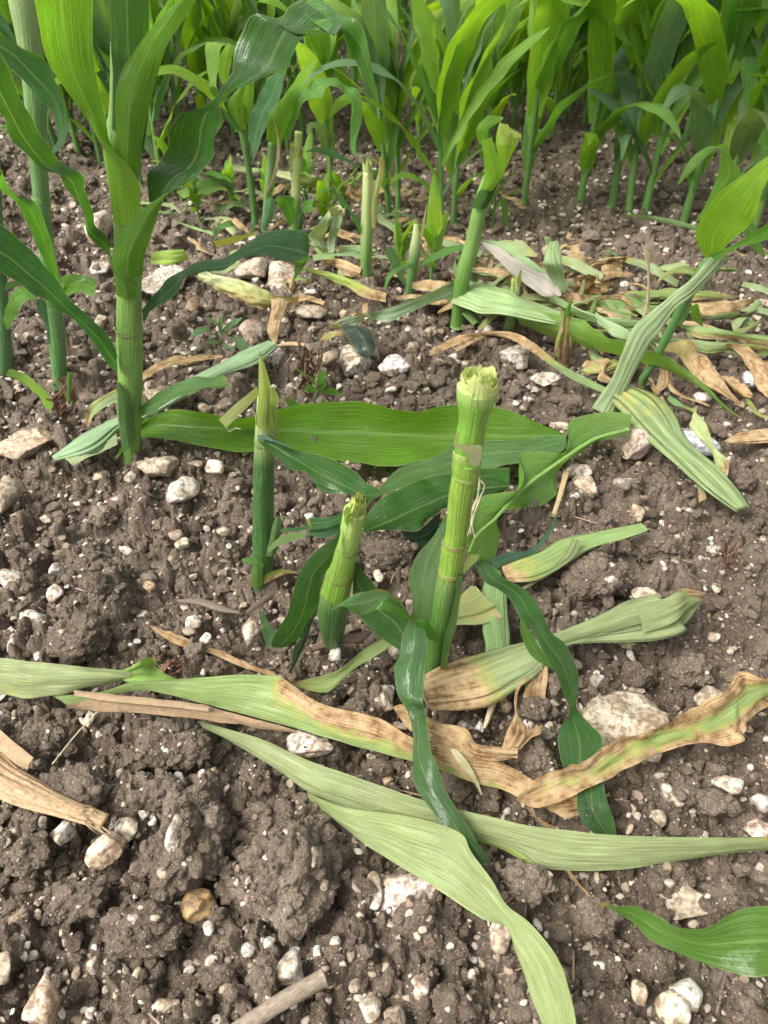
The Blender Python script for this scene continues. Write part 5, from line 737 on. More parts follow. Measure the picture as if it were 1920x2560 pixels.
L('fallen_leaf', 'withered folded leaf with brown tip beside the blue-grey stone', 'fallen leaf', 'b', 'R4', [(1345, 662, 1318, 735), (1390, 720, 1378, 800), (1430, 828, 1420, 865), (1488, 888, 1445, 940), (1468, 1012, 1455, 1012)], [(.05, .03), (.02, .015)], (0.36, 0.42, 0.17), [(0, .1, .1), (.6, .2, .2), (.75, .9, .8), (1, 1, 1)], n=36, crumple=.1, fold=.12)
L('fallen_leaf', 'second withered strip hanging left of the long fallen stem end', 'fallen leaf', 'b', 'R4', [(1260, 870, 1275, 865), (1300, 920, 1325, 910), (1345, 980, 1375, 980), (1360, 1065, 1392, 1050)], .012, (0.33, 0.40, 0.2), [(0, 0, 0), (.7, .3, .3), (1, .9, .9)], n=26)
L('fallen_leaf', 'torn small green leaf bits by the round brown pebble near the long stem', 'fallen leaf', 'b', 'R4', [(1222, 620, 1235, 600), (1260, 650, 1270, 630), (1300, 665, 1310, 645), (1352, 680, 1350, 655)], .03, (0.14, 0.28, 0.08), [(0, 0, 0), (1, .5, .3)], n=20, rip=.15)
L('fallen_cornstalk', 'single tan dry stalk poking in from the right edge', 'dry stem', 't', 'R4', [(1470, 800, 1476, 808), (1545, 768, 1560, 808), (1660, 752, 1660, 800), (1760, 740, 1760, 790)], .025, (0.45, 0.32, 0.16), .7, n=24)
L('dry_straw', 'thin brown rotten stalk lying right behind the fallen shoot', 'dry stem', 't', 'S5', [(982, 745, 1008, 752), (1020, 620, 1052, 620), (1058, 460, 1098, 462)], .025, (0.40, 0.30, 0.16), mat=M_TWIG, n=24, flat=.7)
L('fallen_cornstalk', 'torn straw-coloured piece under the leaf pile left of the kinked sheath', 'fallen stem', 't', 'S2', [(860, 1050, 880, 1075), (960, 1010, 980, 1065), (1100, 975, 1110, 1020)], .025, (0.42, 0.40, 0.17), .35, n=24, lump=.15)
L('fallen_leaf', 'scrap of brown leaf under the bent plant foot', 'fallen leaf', 'b', 'S3', [(880, 580, 900, 575), (905, 650, 930, 640), (930, 690, 960, 690)], .015, BRN, .9, n=16, crumple=.2)
L('fallen_leaf', 'brown curled leaf standing right of the bent plant foot', 'fallen leaf', 'b', 'S3', [(960, 540, 1010, 540), (940, 620, 1000, 640), (920, 680, 950, 680)], [(.04, .04), (.01, .01)], TAN, .85, n=20, crumple=.2)
# left part of the second row
L('fallen_cornstalk', 'wilted cream and tan sheath lying behind the tall plant, toward centre', 'fallen stem', 'b', 'S1', [(48, 405, 42, 440), (190, 440, 150, 522), (300, 465, 270, 592), (400, 498, 370, 632), (470, 528, 450, 652), (560, 568, 560, 622), (692, 580, 690, 612)], [(.06, .02), (.07, .02), (.05, .02)], (0.40, 0.43, 0.22), [(0, 0, .1), (.3, .2, .5), (.6, .3, .6), (1, .5, .6)], n=56, fold=.2, crumple=.08)
L('fallen_leaf', 'dry tan ribbon hanging down from the end of the cream sheath', 'fallen leaf', 'b', 'S1', [(512, 590, 622, 602), (510, 680, 602, 672), (490, 760, 572, 762), (500, 830, 562, 822), (538, 892, 548, 892)], [(.06, .06), (.03, .03), (.012, .012)], (0.55, 0.40, 0.24), .8, n=36, fold=.15, rip=.08)
L('fallen_leaf', 'yellow-green leaf strip fading to tan pointing at the thin stump', 'fallen leaf', 'b', 'S1', [(728, 383, 738, 412), (900, 418, 850, 452), (1050, 468, 1000, 512), (1150, 518, 1100, 572), (1262, 550, 1256, 612)], [(.05, .03)], (0.25, 0.33, 0.06), [(0, 0, 0), (.4, 0, .2), (.8, .5, .6), (1, .7, .8)], n=40, fold=.14)
L('fallen_leaf', 'faded straw leaf lying left of the frayed stump base', 'fallen leaf', 'b', 'S1', [(855, 342, 870, 358), (950, 328, 960, 412), (1040, 360, 1030, 450), (1095, 388, 1088, 452)], [(.05, .02)], (0.45, 0.40, 0.2), .6, n=30, fold=.12)
L('fallen_leaf', 'pale leaf bent double beside the dark curved leaf tip', 'fallen leaf', 'b', 'S1', [(890, 18, 912, 62), (792, 130, 882, 130), (758, 190, 852, 212), (800, 245, 868, 255), (850, 282, 888, 292)], [(.13, .12), (.06, .05), (.02, .02)], (0.28, 0.37, 0.18), n=36, fold=.1)
L('fallen_leaf', 'narrow pale leaf hanging next to the bent double leaf', 'fallen leaf', 'b', 'S1', [(905, 58, 976, 58), (895, 130, 960, 130), (882, 200, 932, 192), (882, 290, 918, 290)], [(.12, .12), (.03, .03)], (0.30, 0.42, 0.22), n=28, fold=-.12)
L('fallen_leaf', 'crumpled pale husk knot at the top of the bent double leaf', 'fallen leaf', 'b', 'S1', [(890, 10, 900, 60), (940, -15, 950, 60), (985, 10, 990, 55)], [(.14, .11)], (0.42, 0.44, 0.26), .3, n=22, crumple=.3)
L('fallen_leaf', 'grey-green limp leaf lying between the frayed stump and the bent double leaf', 'fallen leaf', 'b', 'S1', [(950, 245, 952, 292), (1050, 240, 1000, 310), (1190, 272, 1180, 312)], [(.07, .04)], (0.27, 0.37, 0.16), n=30, fold=.14)
L('fallen_leaf', 'thin grey-green ribbon joining the frayed stump to the curved leaf tip', 'fallen leaf', 'b', 'S1', [(780, 305, 785, 345), (900, 295, 900, 318), (1200, 290, 1200, 308)], .05, (0.22, 0.33, 0.14), n=30)
L('fallen_leaf', 'long pale flat leaf crossing in front of the thin stump to the leaning stem', 'fallen leaf', 'b', 'S1', [(1118, 688, 1130, 698), (1250, 655, 1240, 738), (1400, 605, 1400, 682), (1550, 545, 1550, 617), (1660, 490, 1660, 582), (1845, 395, 1850, 482)], [(.05, .03), (.07, .04)], (0.24, 0.35, 0.19), n=50, fold=-.12, rip=.03)
L('fallen_leaf', 'grey withered fold at the left end of the long pale flat leaf', 'fallen leaf', 'b', 'S1', [(900, 765, 930, 775), (955, 722, 1020, 775), (1040, 700, 1090, 750), (1118, 688, 1128, 700)], [(.05, .03)], (0.27, 0.33, 0.2), [(0, .4, .4), (.4, .1, .1), (1, 0, 0)], n=30, crumple=.15, fold=.12)
L('fallen_leaf', 'blackish rotten wet leaf end below the long pale flat leaf', 'fallen leaf', 'b', 'S1', [(922, 742, 990, 758), (985, 800, 1110, 778), (1030, 880, 1182, 838), (1080, 950, 1195, 900), (1140, 972, 1182, 950)], [(.05, .05), (.02, .03)], (0.035, 0.055, 0.05), [(0, .5, .4), (.2, .2, .1), (.4, 0, 0), (1, 0, 0)], n=36, crumple=.15, mat=M_LEAF, fold=.1)
L('fallen_leaf', 'pale tan scrap left of the blackish rotten leaf end', 'fallen leaf', 'b', 'S1', [(828, 850, 840, 868), (880, 800, 900, 840), (960, 790, 980, 820)], .015, (0.55, 0.46, 0.28), .5, n=18, crumple=.2)
rod('dry_straw', None, [pt('S1', u, v, .014, 'z') for u, v in ((545, 895), (620, 885), (700, 888), (800, 905))], [.002, .005, .005, .003], (0.45, 0.31, 0.17), label='thin tan root-like stalk right of the dry tan ribbon tip', cat='dry stem', lying=True)
L('fallen_leaf', 'short brown bark-like scrap at the end of the cream sheath', 'fallen leaf', 'b', 'S1', [(695, 545, 690, 600), (780, 575, 770, 600), (862, 605, 850, 630)], .03, (0.22, 0.12, 0.06), .9, n=18)
L('fallen_cornstalk', 'limp grey-green sheath lying under the tall plant pointing up right', 'fallen stem', 't', 'R3', [(1165, 366, 1192, 392), (1060, 413, 1102, 464), (880, 508, 952, 514), (720, 588, 762, 627), (610, 660, 642, 694), (505, 703, 520, 742), (350, 788, 370, 862), (218, 868, 242, 882)], [.04, .03, .02], (0.22, 0.33, 0.17), n=60, na=26)
L('fallen_leaf', 'streaky pale and tan leaf under the base of the tall plant', 'fallen leaf', 'b', 'R3', [(505, 765, 508, 815), (400, 808, 402, 862), (282, 878, 312, 906)], .02, (0.30, 0.38, 0.18), [(0, .2, .1), (.5, .5, .1), (1, .1, .1)], n=30, fold=.12)
L('fallen_leaf', 'curved leaf with a rusty rim lying left of the tall plant base', 'fallen leaf', 'b', 'R3', [(505, 572, 512, 628), (440, 608, 455, 652), (385, 648, 402, 702), (368, 728, 384, 738)], [(.05, .03), (.02, .02)], (0.24, 0.33, 0.13), [(0, .6, 0), (.5, .5, 0), (1, .8, .6)], n=30, fold=-.1)
L('fallen_leaf', 'dark brown rotten ribbon lying right of the tall plant stalk', 'fallen leaf', 'b', 'R3', [(612, 502, 618, 540), (690, 458, 720, 482), (800, 433, 830, 458), (962, 428, 962, 440)], .03, (0.14, 0.10, 0.04), .55, n=30, crumple=.15)
L('fallen_leaf', 'large blue-green fallen leaf lying beneath the big wavy leaf', 'fallen leaf', 'b', 'S9', [(112, 470, 170, 492), (250, 402, 250, 495), (350, 370, 400, 455), (470, 400, 475, 430)], [(.10, .05)], (0.14, 0.26, 0.14), n=36, fold=.1, mat=M_LEAF)
L('fallen_leaf', 'bright green leaf end lying behind the blue-green fallen leaf', 'fallen leaf', 'b', 'S9', [(280, 340, 290, 355), (350, 330, 370, 370), (420, 350, 440, 395), (468, 395, 462, 408)], .11, (0.08, 0.23, 0.03), n=24, mat=M_LEAF)
L('fallen_leaf', 'yellowish flat leaf behind the tall plant with a folded edge', 'fallen leaf', 'b', 'S9', [(-60, 860, -60, 935), (0, 848, 0, 937), (80, 842, 100, 932), (150, 838, 195, 902)], [(.05, .02)], (0.27, 0.39, 0.06), n=30, fold=.08)
L('fallen_leaf', 'yellow limp strip lying behind the dark curved leaf', 'fallen leaf', 'b', 'S9', [(345, 790, 370, 822), (480, 755, 490, 792), (612, 728, 620, 748)], [(.05, .02)], (0.36, 0.40, 0.10), n=26, fold=.1)
L('fallen_leaf', 'pale long stem litter beyond the slender plant', 'fallen leaf', 'b', 'S9', [(420, 290, 420, 320), (560, 300, 560, 335), (700, 320, 700, 345), (840, 330, 850, 390)], .05, (0.36, 0.42, 0.2), .15, n=30, fold=.12)
L('fallen_leaf', 'broad olive leaf ending tan behind the small pale stump', 'fallen leaf', 'b', 'S9', [(905, 350, 915, 415), (1050, 378, 1050, 440), (1180, 410, 1180, 490), (1312, 470, 1305, 545)], [(.10, .04)], (0.22, 0.30, 0.06), [(0, 0, 0), (.5, .1, .2), (.75, .8, .8), (1, 1, 1)], n=36, fold=.12)
L('fallen_leaf', 'pale strip lying under the broad olive leaf', 'fallen leaf', 'b', 'S9', [(910, 440, 915, 470), (1000, 450, 1010, 490), (1100, 470, 1110, 500)], .03, (0.42, 0.46, 0.25), n=20)
L('fallen_leaf', 'small green arching leaf piece on the soil behind the dark curved leaf', 'fallen leaf', 'b', 'S9', [(350, 770, 360, 780), (370, 690, 400, 710), (440, 650, 460, 690), (490, 680, 500, 700)], [(.02, .02), (.08, .07), (.04, .04)], (0.10, 0.24, 0.06), n=26, lying=False, mat=M_LEAF)
L('fallen_leaf', 'thin tangle of green leaf strips on soil left of the slender plant', 'fallen leaf', 'b', 'S9', [(100, 655, 110, 665), (220, 690, 215, 705), (340, 725, 345, 745)], .02, (0.20, 0.32, 0.10), n=24)
L('fallen_leaf', 'tan dead leaf on soil right of the frayed stump', 'fallen leaf', 'b', 'S9', [(1430, 650, 1440, 665), (1520, 635, 1530, 662), (1610, 615, 1612, 640)], .02, (0.42, 0.23, 0.16), 1, n=20, crumple=.15)
L('fallen_leaf', 'pale narrow leaf lying on bare soil toward the standing rows at right', 'fallen leaf', 'b', 'S2', [(1160, 38, 1165, 48), (1300, 48, 1320, 82), (1450, 72, 1470, 112), (1612, 118, 1602, 148)], [(.03, .015)], (0.24, 0.37, 0.17), n=36, fold=.1, mat=M_LEAF)
L('fallen_leaf', 'tan dead leaf behind the leaning stem base on the soil', 'fallen leaf', 'b', 'S2', [(-60, 190, -55, 215), (40, 188, 50, 245), (120, 220, 110, 260)], .03, (0.42, 0.23, 0.17), .95, n=20, crumple=.12)
# ---- weeds
def weed(label, fr, lf, stem, y, col, name='weed_seedling'):
    b = pt(fr, stem[0][0], stem[0][1], y, 'y'); b[2] = 0; W = thing(name, label, 'weed', b)
    rod('stem', W, [pt(fr, u, v, y, 'y') for u, v in stem], .0016, (0.16, 0.26, 0.09), M_STALK, n=14, na=8)
    for s in lf: blade('leaf', W, fr, s, [(y, y-.01), (y-.02, y-.03)], 'y', col, n=16, nc=6, fold=-.08, rip=.04)
    return W
weed('small grey-green seedling with narrow pointed leaves right of the tall plant', 'R3', [[(955, 325, 960, 335), (930, 280, 945, 300), (905, 268, 925, 290), (878, 268, 880, 272)], [(950, 330, 962, 340), (975, 300, 985, 315), (1010, 275, 1020, 295), (1045, 265, 1046, 270)], [(950, 340, 955, 325), (940, 290, 965, 290), (955, 255, 958, 256)], [(920, 335, 925, 345), (890, 308, 890, 330), (850, 310, 850, 345), (818, 350, 820, 354)], [(985, 350, 990, 345), (1030, 350, 1010, 365), (1060, 365, 1025, 395), (1072, 405, 1055, 415)], [(940, 365, 945, 380), (905, 358, 905, 375), (890, 370, 892, 374)], [(960, 380, 962, 392), (1000, 390, 995, 405), (1020, 410, 1018, 416)]], [(938, 428), (945, 380), (958, 330)], 1.44, (0.15, 0.29, 0.13))
weed('leafy green weed with rounded toothed leaves behind the pointed stump', 'R3', [[(1355, 555, 1365, 565), (1330, 520, 1355, 530), (1300, 495, 1325, 520), (1270, 482, 1275, 490)], [(1375, 570, 1385, 570), (1370, 530, 1400, 540), (1385, 500, 1410, 515), (1400, 492, 1405, 495)], [(1370, 575, 1375, 585), (1330, 555, 1330, 590), (1316, 570, 1318, 580)], [(1395, 590, 1400, 580), (1430, 600, 1435, 568), (1460, 605, 1465, 585), (1474, 605, 1475, 600)], [(1380, 590, 1395, 580), (1370, 560, 1410, 555), (1395, 540, 1405, 540)], [(1300, 640, 1305, 650), (1265, 622, 1270, 660), (1235, 612, 1240, 640), (1228, 618, 1230, 622)], [(1390, 610, 1395, 620), (1420, 625, 1410, 640)]], [(1352, 660), (1362, 600), (1385, 570)], 1.27, (0.12, 0.31, 0.05))
def tangle(label, fr, u0, v0, w, h, y, n, col, name='withered_weed', rr=.0016):
    b = pt(fr, u0, v0+h, y, 'y'); b[2] = 0; W = thing(name, label, 'dead weed', b); rg = random.Random(u0)
    for k in range(n):
        a = [(u0+rg.uniform(-.3, .3)*w, v0+h*rg.uniform(.6, 1.0))]
        for j in range(4): a.append((a[-1][0]+rg.uniform(-.35, .35)*w, a[-1][1]-rg.uniform(-.1, .35)*h))
        rod('stem' if k < 3 else 'withered_leaf', W, [pt(fr, u, v, y-.02*rg.random(), 'y') for u, v in a], [rr*.7, rr*rg.uniform(1, 2.6), rr*1.4, rr*2, rr*.5], col, n=18, na=7, lump=.6, flat=.5)
tangle('withered rusty-brown weed between the left stalks near the brown flint', 'R3', 275, 530, 90, 180, 1.25, 12, (0.20, 0.10, 0.055))
tangle('dead rusty weed stem behind the leafy green weed', 'R3', 1330, 380, 80, 230, 1.30, 14, (0.15, 0.075, 0.04))
tangle('dead reddish-brown weed on the soil at the far right', 'R6', 1480, 130, 90, 130, .83, 9, (0.17, 0.08, 0.045), rr=.0011)
tangle('small dark reddish root tangle above the twisted pale leaf at left', 'R5', 750, 620, 110, 80, .60, 10, (0.13, 0.06, 0.035), rr=.0010)
tangle('crumbled rusty debris right of the long pale leaf fork', 'S12', 740, 830, 180, 120, .46, 12, (0.14, 0.065, 0.035), rr=.0013)

# shredded bits strewn through the second row
rb = random.Random(31)
for k in range(135):
    while True:
        u, v = rb.uniform(330, 1659), rb.uniform(390, 800)
        if abs(v-(420+.27*(u-480)+rb.uniform(-90, 90))) < 90: break
    c = base(u, v); a = rb.uniform(0, 6.28); l = rb.uniform(.03, .20)*rb.uniform(.5, 1); w = rb.uniform(.004, .016); kind = rb.random(); n = 5
    P = np.array([[c[0]+math.cos(a+q*rb.uniform(-.5, .5))*l*q, c[1]+math.sin(a)*l*q, .012+.02*rb.random()*math.sin(math.pi*q)] for q in np.linspace(0, 1, n)]); sd = np.array([-math.sin(a), math.cos(a), rb.uniform(-.5, .5)])*w
    tp = np.array([.6, 1, .95, .7, .15])[:, None]; A, Bq = P-sd*tp, P+sd*tp
    dry = 1.0 if kind < .55 else .0; G_, t_, l_ = blade_grid(A, P+np.array([0, 0, w*rb.uniform(.2, .6)]), Bq, 20, 5, .1, .12*(dry > .5), .04, .05)
    finish_blade('leaf_scrap', None, G_, t_, l_, rb.choice([TAN, (0.40, 0.33, 0.18)]) if dry else rb.choice([PL, PL2, PL2, OL, (0.12, 0.19, 0.06)]), M_WILT, dry=dry*.9 if dry else None, lying=True,
        label='shredded straw-coloured leaf scrap on the soil around the second row' if dry else 'shredded green leaf scrap on the soil around the second row', cat='leaf scrap', group='straw-coloured leaf scraps' if dry else 'green leaf scraps')

for k in range(46):
    u, v = rb.uniform(985, 1680), rb.uniform(590, 745); v += .10*(u-1300); c = base(u, v); a = rb.gauss(-.35, .5)+math.pi*(rb.random() < .5); l = rb.uniform(.08, .24); w = rb.uniform(.007, .02); kind = rb.random(); zb = rb.uniform(.012, .05); bend = rb.uniform(-.8, .8)
    q = np.linspace(0, 1, 6); P = np.stack([c[0]+np.cos(a+bend*q)*l*q, c[1]+np.sin(a+bend*q)*l*q, zb+.025*np.sin(np.pi*q)*rb.random()], 1); sd = np.array([-math.sin(a), math.cos(a), rb.uniform(-.8, .8)])*w
    tp = np.array([.7, 1, 1, .85, .55, .08])[:, None]; A, Bq = P-sd*tp, P+sd*tp; dry = kind < .24; G_, t_, l_ = blade_grid(A, P+np.array([0, 0, w*rb.uniform(.2, .7)]), Bq, 30, 8, .1, .14*dry, .05, .12)
    finish_blade('fallen_leaf', None, G_, t_, l_, TAN if dry else rb.choice([PL, PL, PL2, OL, (0.15, 0.25, 0.06)]), M_WILT, dry=.9 if dry else [(0, 0, 0), (.6, .1, .1), (1, .6, .6)], lying=True,
        label='dead tan leaf piece tangled in the heap of litter at right' if dry else 'wilted green leaf piece tangled in the heap of litter at right', cat='fallen leaf', group='tan leaf pieces in the right-hand heap' if dry else 'green leaf pieces in the right-hand heap')
# ================================================================ ground
cell = 0.004; CX0, CX1, CY0, CY1 = -1.7, 1.9, 0.12, 2.6
cap = np.full((int((CY1-CY0)/cell), int((CX1-CX0)/cell)), 9.0, np.float32)
for G in LYING:
    g = np.asarray(G, np.float32)
    for ax in (0, 1):                     # densify to a few millimetres
        k = max(1, int(np.ceil(np.linalg.norm(np.diff(g, axis=ax), axis=2).max()/0.003)))
        if k > 1:
            n = g.shape[ax]; q = np.linspace(0, n-1, (n-1)*k+1); i = np.minimum(q.astype(int), n-2); f = (q-i).astype(np.float32)
            f = f[:, None, None] if ax == 0 else f[None, :, None]
            g = np.take(g, i, ax)*(1-f)+np.take(g, i+1, ax)*f
    p = g.reshape(-1, 3); ix = ((p[:, 0]-CX0)/cell).astype(int); iy = ((p[:, 1]-CY0)/cell).astype(int)
    ok = (ix >= 0) & (iy >= 0) & (ix < cap.shape[1]) & (iy < cap.shape[0]); np.minimum.at(cap, (iy[ok], ix[ok]), p[ok, 2])
for _ in range(5):
    c2 = cap.copy(); s = 0.0022
    c2[1:] = np.minimum(c2[1:], cap[:-1]+s); c2[:-1] = np.minimum(c2[:-1], cap[1:]+s); c2[:, 1:] = np.minimum(c2[:, 1:], cap[:, :-1]+s); c2[:, :-1] = np.minimum(c2[:, :-1], cap[:, 1:]+s); cap = c2
def capz(x, y):
    fx, fy = (np.asarray(x)-CX0)/cell-.5, (np.asarray(y)-CY0)/cell-.5
    ix = np.clip(np.floor(fx).astype(int), 0, cap.shape[1]-2); iy = np.clip(np.floor(fy).astype(int), 0, cap.shape[0]-2)
    c = np.minimum(np.minimum(cap[iy, ix], cap[iy, ix+1]), np.minimum(cap[iy+1, ix], cap[iy+1, ix+1]))
    return np.where((fx < 0) | (fy < 0) | (fx > cap.shape[1]-2) | (fy > cap.shape[0]-2), 9.0, c)
def height(x, y, fine=True):
    x = np.asarray(x, np.float64); y = np.asarray(y, np.float64)
    wx = x+0.010*(vn2(x/0.03, y/0.03, 3)-.5)+0.004*(vn2(x/0.009, y/0.009, 5)-.5); wy = y+0.010*(vn2(x/0.03, y/0.03, 4)-.5)+0.004*(vn2(x/0.009, y/0.009, 6)-.5)
    h = 0.022*(vn2(x/0.35, y/0.35, 11)-.5)+0.014*(vn2(x/0.11, y/0.11, 12)-.5)
    h = h+0.42*domes2(wx, wy, .085, (.2, .62), 21, .5)+1.25*plates2(wx, wy, .055, 31, .5, w=.42)+1.3*plates2(wx, wy, .027, 41, .58, w=.38)-0.039
    if fine: h = h+1.45*plates2(wx, wy, .0140, 51, .6, w=.36)+1.3*plates2(wx, wy, .0072, 61, .72, w=.36)+0.0022*(vn2(x/.0045, y/.0045, 71)-.5)+0.0016*(vn2(x/.0026, y/.0026, 72)-.5)
    return np.minimum(h, capz(x, y)-.003)
cy = [-40, -15, -6, -2.5, -1, -.4, -.15, 0.0, .06]
y = .10
while y < 3.2:
    cy.append(y); y += .0021*math.sqrt(y*y+.72)*(1.0 if y < 1.6 else 1.25)
while y < 9: cy.append(y); y += .012*y/3.2*1.5
while y < 700: cy.append(y); y *= 1.35
cy = np.array(cy); u = np.linspace(-1.6, 1.6, 1080); tail = 1.6*np.geomspace(1.02, 400, 44); cu = np.r_[-tail[::-1], u, tail]
half = 0.53*np.sqrt(np.maximum(cy, .1)**2+.62)*0.93
X = half[:, None]*cu[None]; Y = np.repeat(cy[:, None], len(cu), 1); near = (np.abs(cu)[None] < 2.6) & (Y > -.2) & (Y < 12)
H = np.zeros(X.shape); H[near] = height(X[near], Y[near])
G = np.stack([X, Y, H], -1)
go = link('ground', mesh('ground', G.reshape(-1, 3), grid_faces(*X.shape), M_SOIL)); tag(go, 'stony brown field soil', None, kind='structure')
# ================================================================ clods, stones, pebbles
def ico(sub):
    import bmesh
    bm = bmesh.new(); bmesh.ops.create_icosphere(bm, subdivisions=sub, radius=1.0)
    V = np.array([v.co[:] for v in bm.verts]); F = np.array([[v.index for v in f.verts] for f in bm.faces]); bm.free(); return V, F
ICO = {k: ico(k) for k in (1, 2, 3, 4, 5, 6)}
def stone_shape(sub, seed, facets=15, rough=.22):
    V, F = ICO[sub]; rg = np.random.RandomState(seed); V = V.copy()
    for k in range(facets):
        n = rg.randn(3); n /= np.linalg.norm(n); d = rg.uniform(.45, .9); s = np.maximum(V@n-d, 0); V = V-n*(s*.96)[:, None]
    nr = V/np.linalg.norm(V, axis=1, keepdims=True)
    q = V*1.3+seed*7.7; V = V+nr*(rough*(1.9*fbm3(q, 5, seed)-1.1*np.clip(.12-np.abs(fbm3(q*1.4, 3, seed+9)), 0, .12)) if sub > 1 else rough*(rg.rand(len(V))-.5))[..., None]
    V *= 1/np.abs(V).max(0); return V, F
def clod_shape(sub, seed):
    V, F = ICO[sub]; rg = np.random.RandomState(seed); V = V.copy()
    for k in range(5):
        n = rg.randn(3); n /= np.linalg.norm(n); d = rg.uniform(.65, .9); s = np.maximum(V@n-d, 0); V = V-n*(s*.7)[:, None]
    p = V+seed*5.3; w = p+.12*np.stack([vn3(p*3, seed+i)-.5 for i in range(3)], 1)
    d = .62*fbm3(p*1.5, 5, seed)+.6*plates3(w, .5, seed+10, .65, w=.45)+.7*plates3(w, .24, seed+20, .7, w=.4)
    if sub > 3: d = d+.8*plates3(w, .12, seed+30, .75)
    if sub > 4: d = d+.85*plates3(w, .06, seed+40, .8)+.05*fbm3(p*14, 3, seed+40)
    d -= .22*np.clip(.16-np.abs(fbm3(p*1.1, 2, seed+50)), 0, .16)/.16*.5      # drying cracks
    nr = V/np.linalg.norm(V, axis=1, keepdims=True); return V+nr*(d-.18)[:, None], F
WH = (0.49, 0.45, 0.385); CR = (0.41, 0.345, 0.255); GY = (0.34, 0.305, 0.25); TN = (0.50, 0.36, 0.22); BW = (0.46, 0.36, 0.26); PK = (0.44, 0.35, 0.29); BG = (0.42, 0.45, 0.49); OC = (0.45, 0.30, 0.14)
RG = np.random.RandomState(5)
def place(fr, x0, y0, x1, y1, kind, col, label, cat, name, seed, group=None, flat=.75, sub=None, yaw=None, me=None, lift=.12):
    ox, oy, s = FR[fr]; uc, vc = ox+(x0+x1)/2*s, oy+(y0+y1)/2*s
    c = pt('D', uc, vc, .006, 'z'); dist = np.linalg.norm(c-np.array([0, 0, CAM_H])); rx = (x1-x0)*s/2/FPX*dist; rv = (y1-y0)*s/2/FPX*dist
    el = math.asin(min(1, CAM_H/dist)); rz = min(rv*flat*1.1, rx*1.2); ry = math.sqrt(max(rv*rv-(rz*math.cos(el))**2, (rv*.5)**2))/math.sin(el)
    ry = min(ry, rx*2.2)
    if kind == 'clod': V, F = clod_shape(sub or 5, seed); mat = M_SOIL
    else: V, F = stone_shape(sub or 4, seed); mat = M_STONE
    V = V*np.array([rx, ry, rz]); gz = float(height(np.array([c[0]]), np.array([c[1]]), False)[0]); cz = min(max(gz+rz*lift, rz*.15), .03)
    o = link(name, mesh(name, V, F, mat), None, (c[0], c[1], cz), col); tag(o, label, cat, group); USED.append((c[0], c[1], max(rx, ry))); return o
USED = []
CL = [('R7', 620, 110, 975, 560, 'big rounded soil clod with a white pebble on its upper left', 6), ('R7', 1055, 150, 1490, 700, 'biggest soil clod, bottom left, just below the long pale leaf', 6),
      ('R7', 450, 590, 790, 810, 'greenish-grey low soil clod under the two biggest ones', 5), ('R7', 200, 470, 450, 650, 'smooth-topped soil clod with a small hole near the left edge', 5),
      ('R5', 205, 450, 490, 670, 'round cracked soil clod above the twisted leaf at left', 5), ('R5', 570, 890, 910, 1130, 'broad soil clod studded with chalk below the old straw strip', 6),
      ('R5', 85, 900, 260, 1060, 'soil clod beneath the twisted leaf near the left straw pieces', 5), ('R6', 765, 185, 1065, 425, 'largest lumpy clod at right, between the snapped shoot and the spotted sheath', 6),
      ('R6', 1060, 80, 1270, 215, 'flat-topped clod above the largest lumpy one at right', 5), ('R6', 1015, 640, 1160, 770, 'roundish clod right of the drooping leaf', 5),
      ('S12', 860, 455, 1105, 705, 'grey clod between the crinkled dead leaf and the twisted husk', 5), ('S12', 880, 160, 1075, 345, 'purplish clod under the mottled brown leaf', 5),
      ('S4', 670, 870, 1070, 1110, 'dark smooth mound of soil between the two leaning stumps', 5), ('R8', 1330, 75, 1515, 200, 'angular clod at right edge above the long pale leaf', 5),
      ('R8', 490, 425, 720, 590, 'crumbly clod below the long pale leaf fork', 5), ('R8', 1400, 500, 1580, 650, 'grey clod above the green leaf at lower right', 5),
      ('R5', 330, 190, 540, 330, 'crumbly clod in the bare soil left of the stumps', 5), ('R8', 830, 560, 1010, 720, 'dark clod left of the green leaf tip at lower right', 5), ('R8', 200, 940, 400, 1106, 'crumbly clod at the bottom edge left of the forked leaf', 5),
      ('R5', 610, 560, 700, 650, 'small clod pinning the narrow brown strip', 4), ('R5', 800, 575, 910, 690, 'small clod resting on the brown strip', 5), ('R7', 1070, 850, 1200, 1010, 'clod above the stick in the bottom foreground', 5),
      ('R7', 590, 20, 800, 190, 'clod wedged above the big rounded one', 5), ('R7', 150, 0, 450, 190, 'clod behind the frayed old straw', 5), ('R7', 30, 300, 200, 450, 'crumbly clod below the left straw end', 5),
      ('R8', 1080, 780, 1260, 900, 'low clod under the green leaf blade at lower right', 5), ('R4', 740, 620, 860, 720, 'clod beside the sheath behind the tallest stump', 4), ('R6', 1230, 610, 1420, 760, 'clod above the big white stone', 5), ('R1', 0, 0, 1, 1, '', 0)]
for k, (fr, x0, y0, x1, y1, lb, sub) in enumerate(CL):
    if sub: place(fr, x0, y0, x1, y1, 'clod', (.1, .08, .06), lb, 'soil clod', 'soil_clod', 100+k, flat=.85, sub=sub, lift=.28)
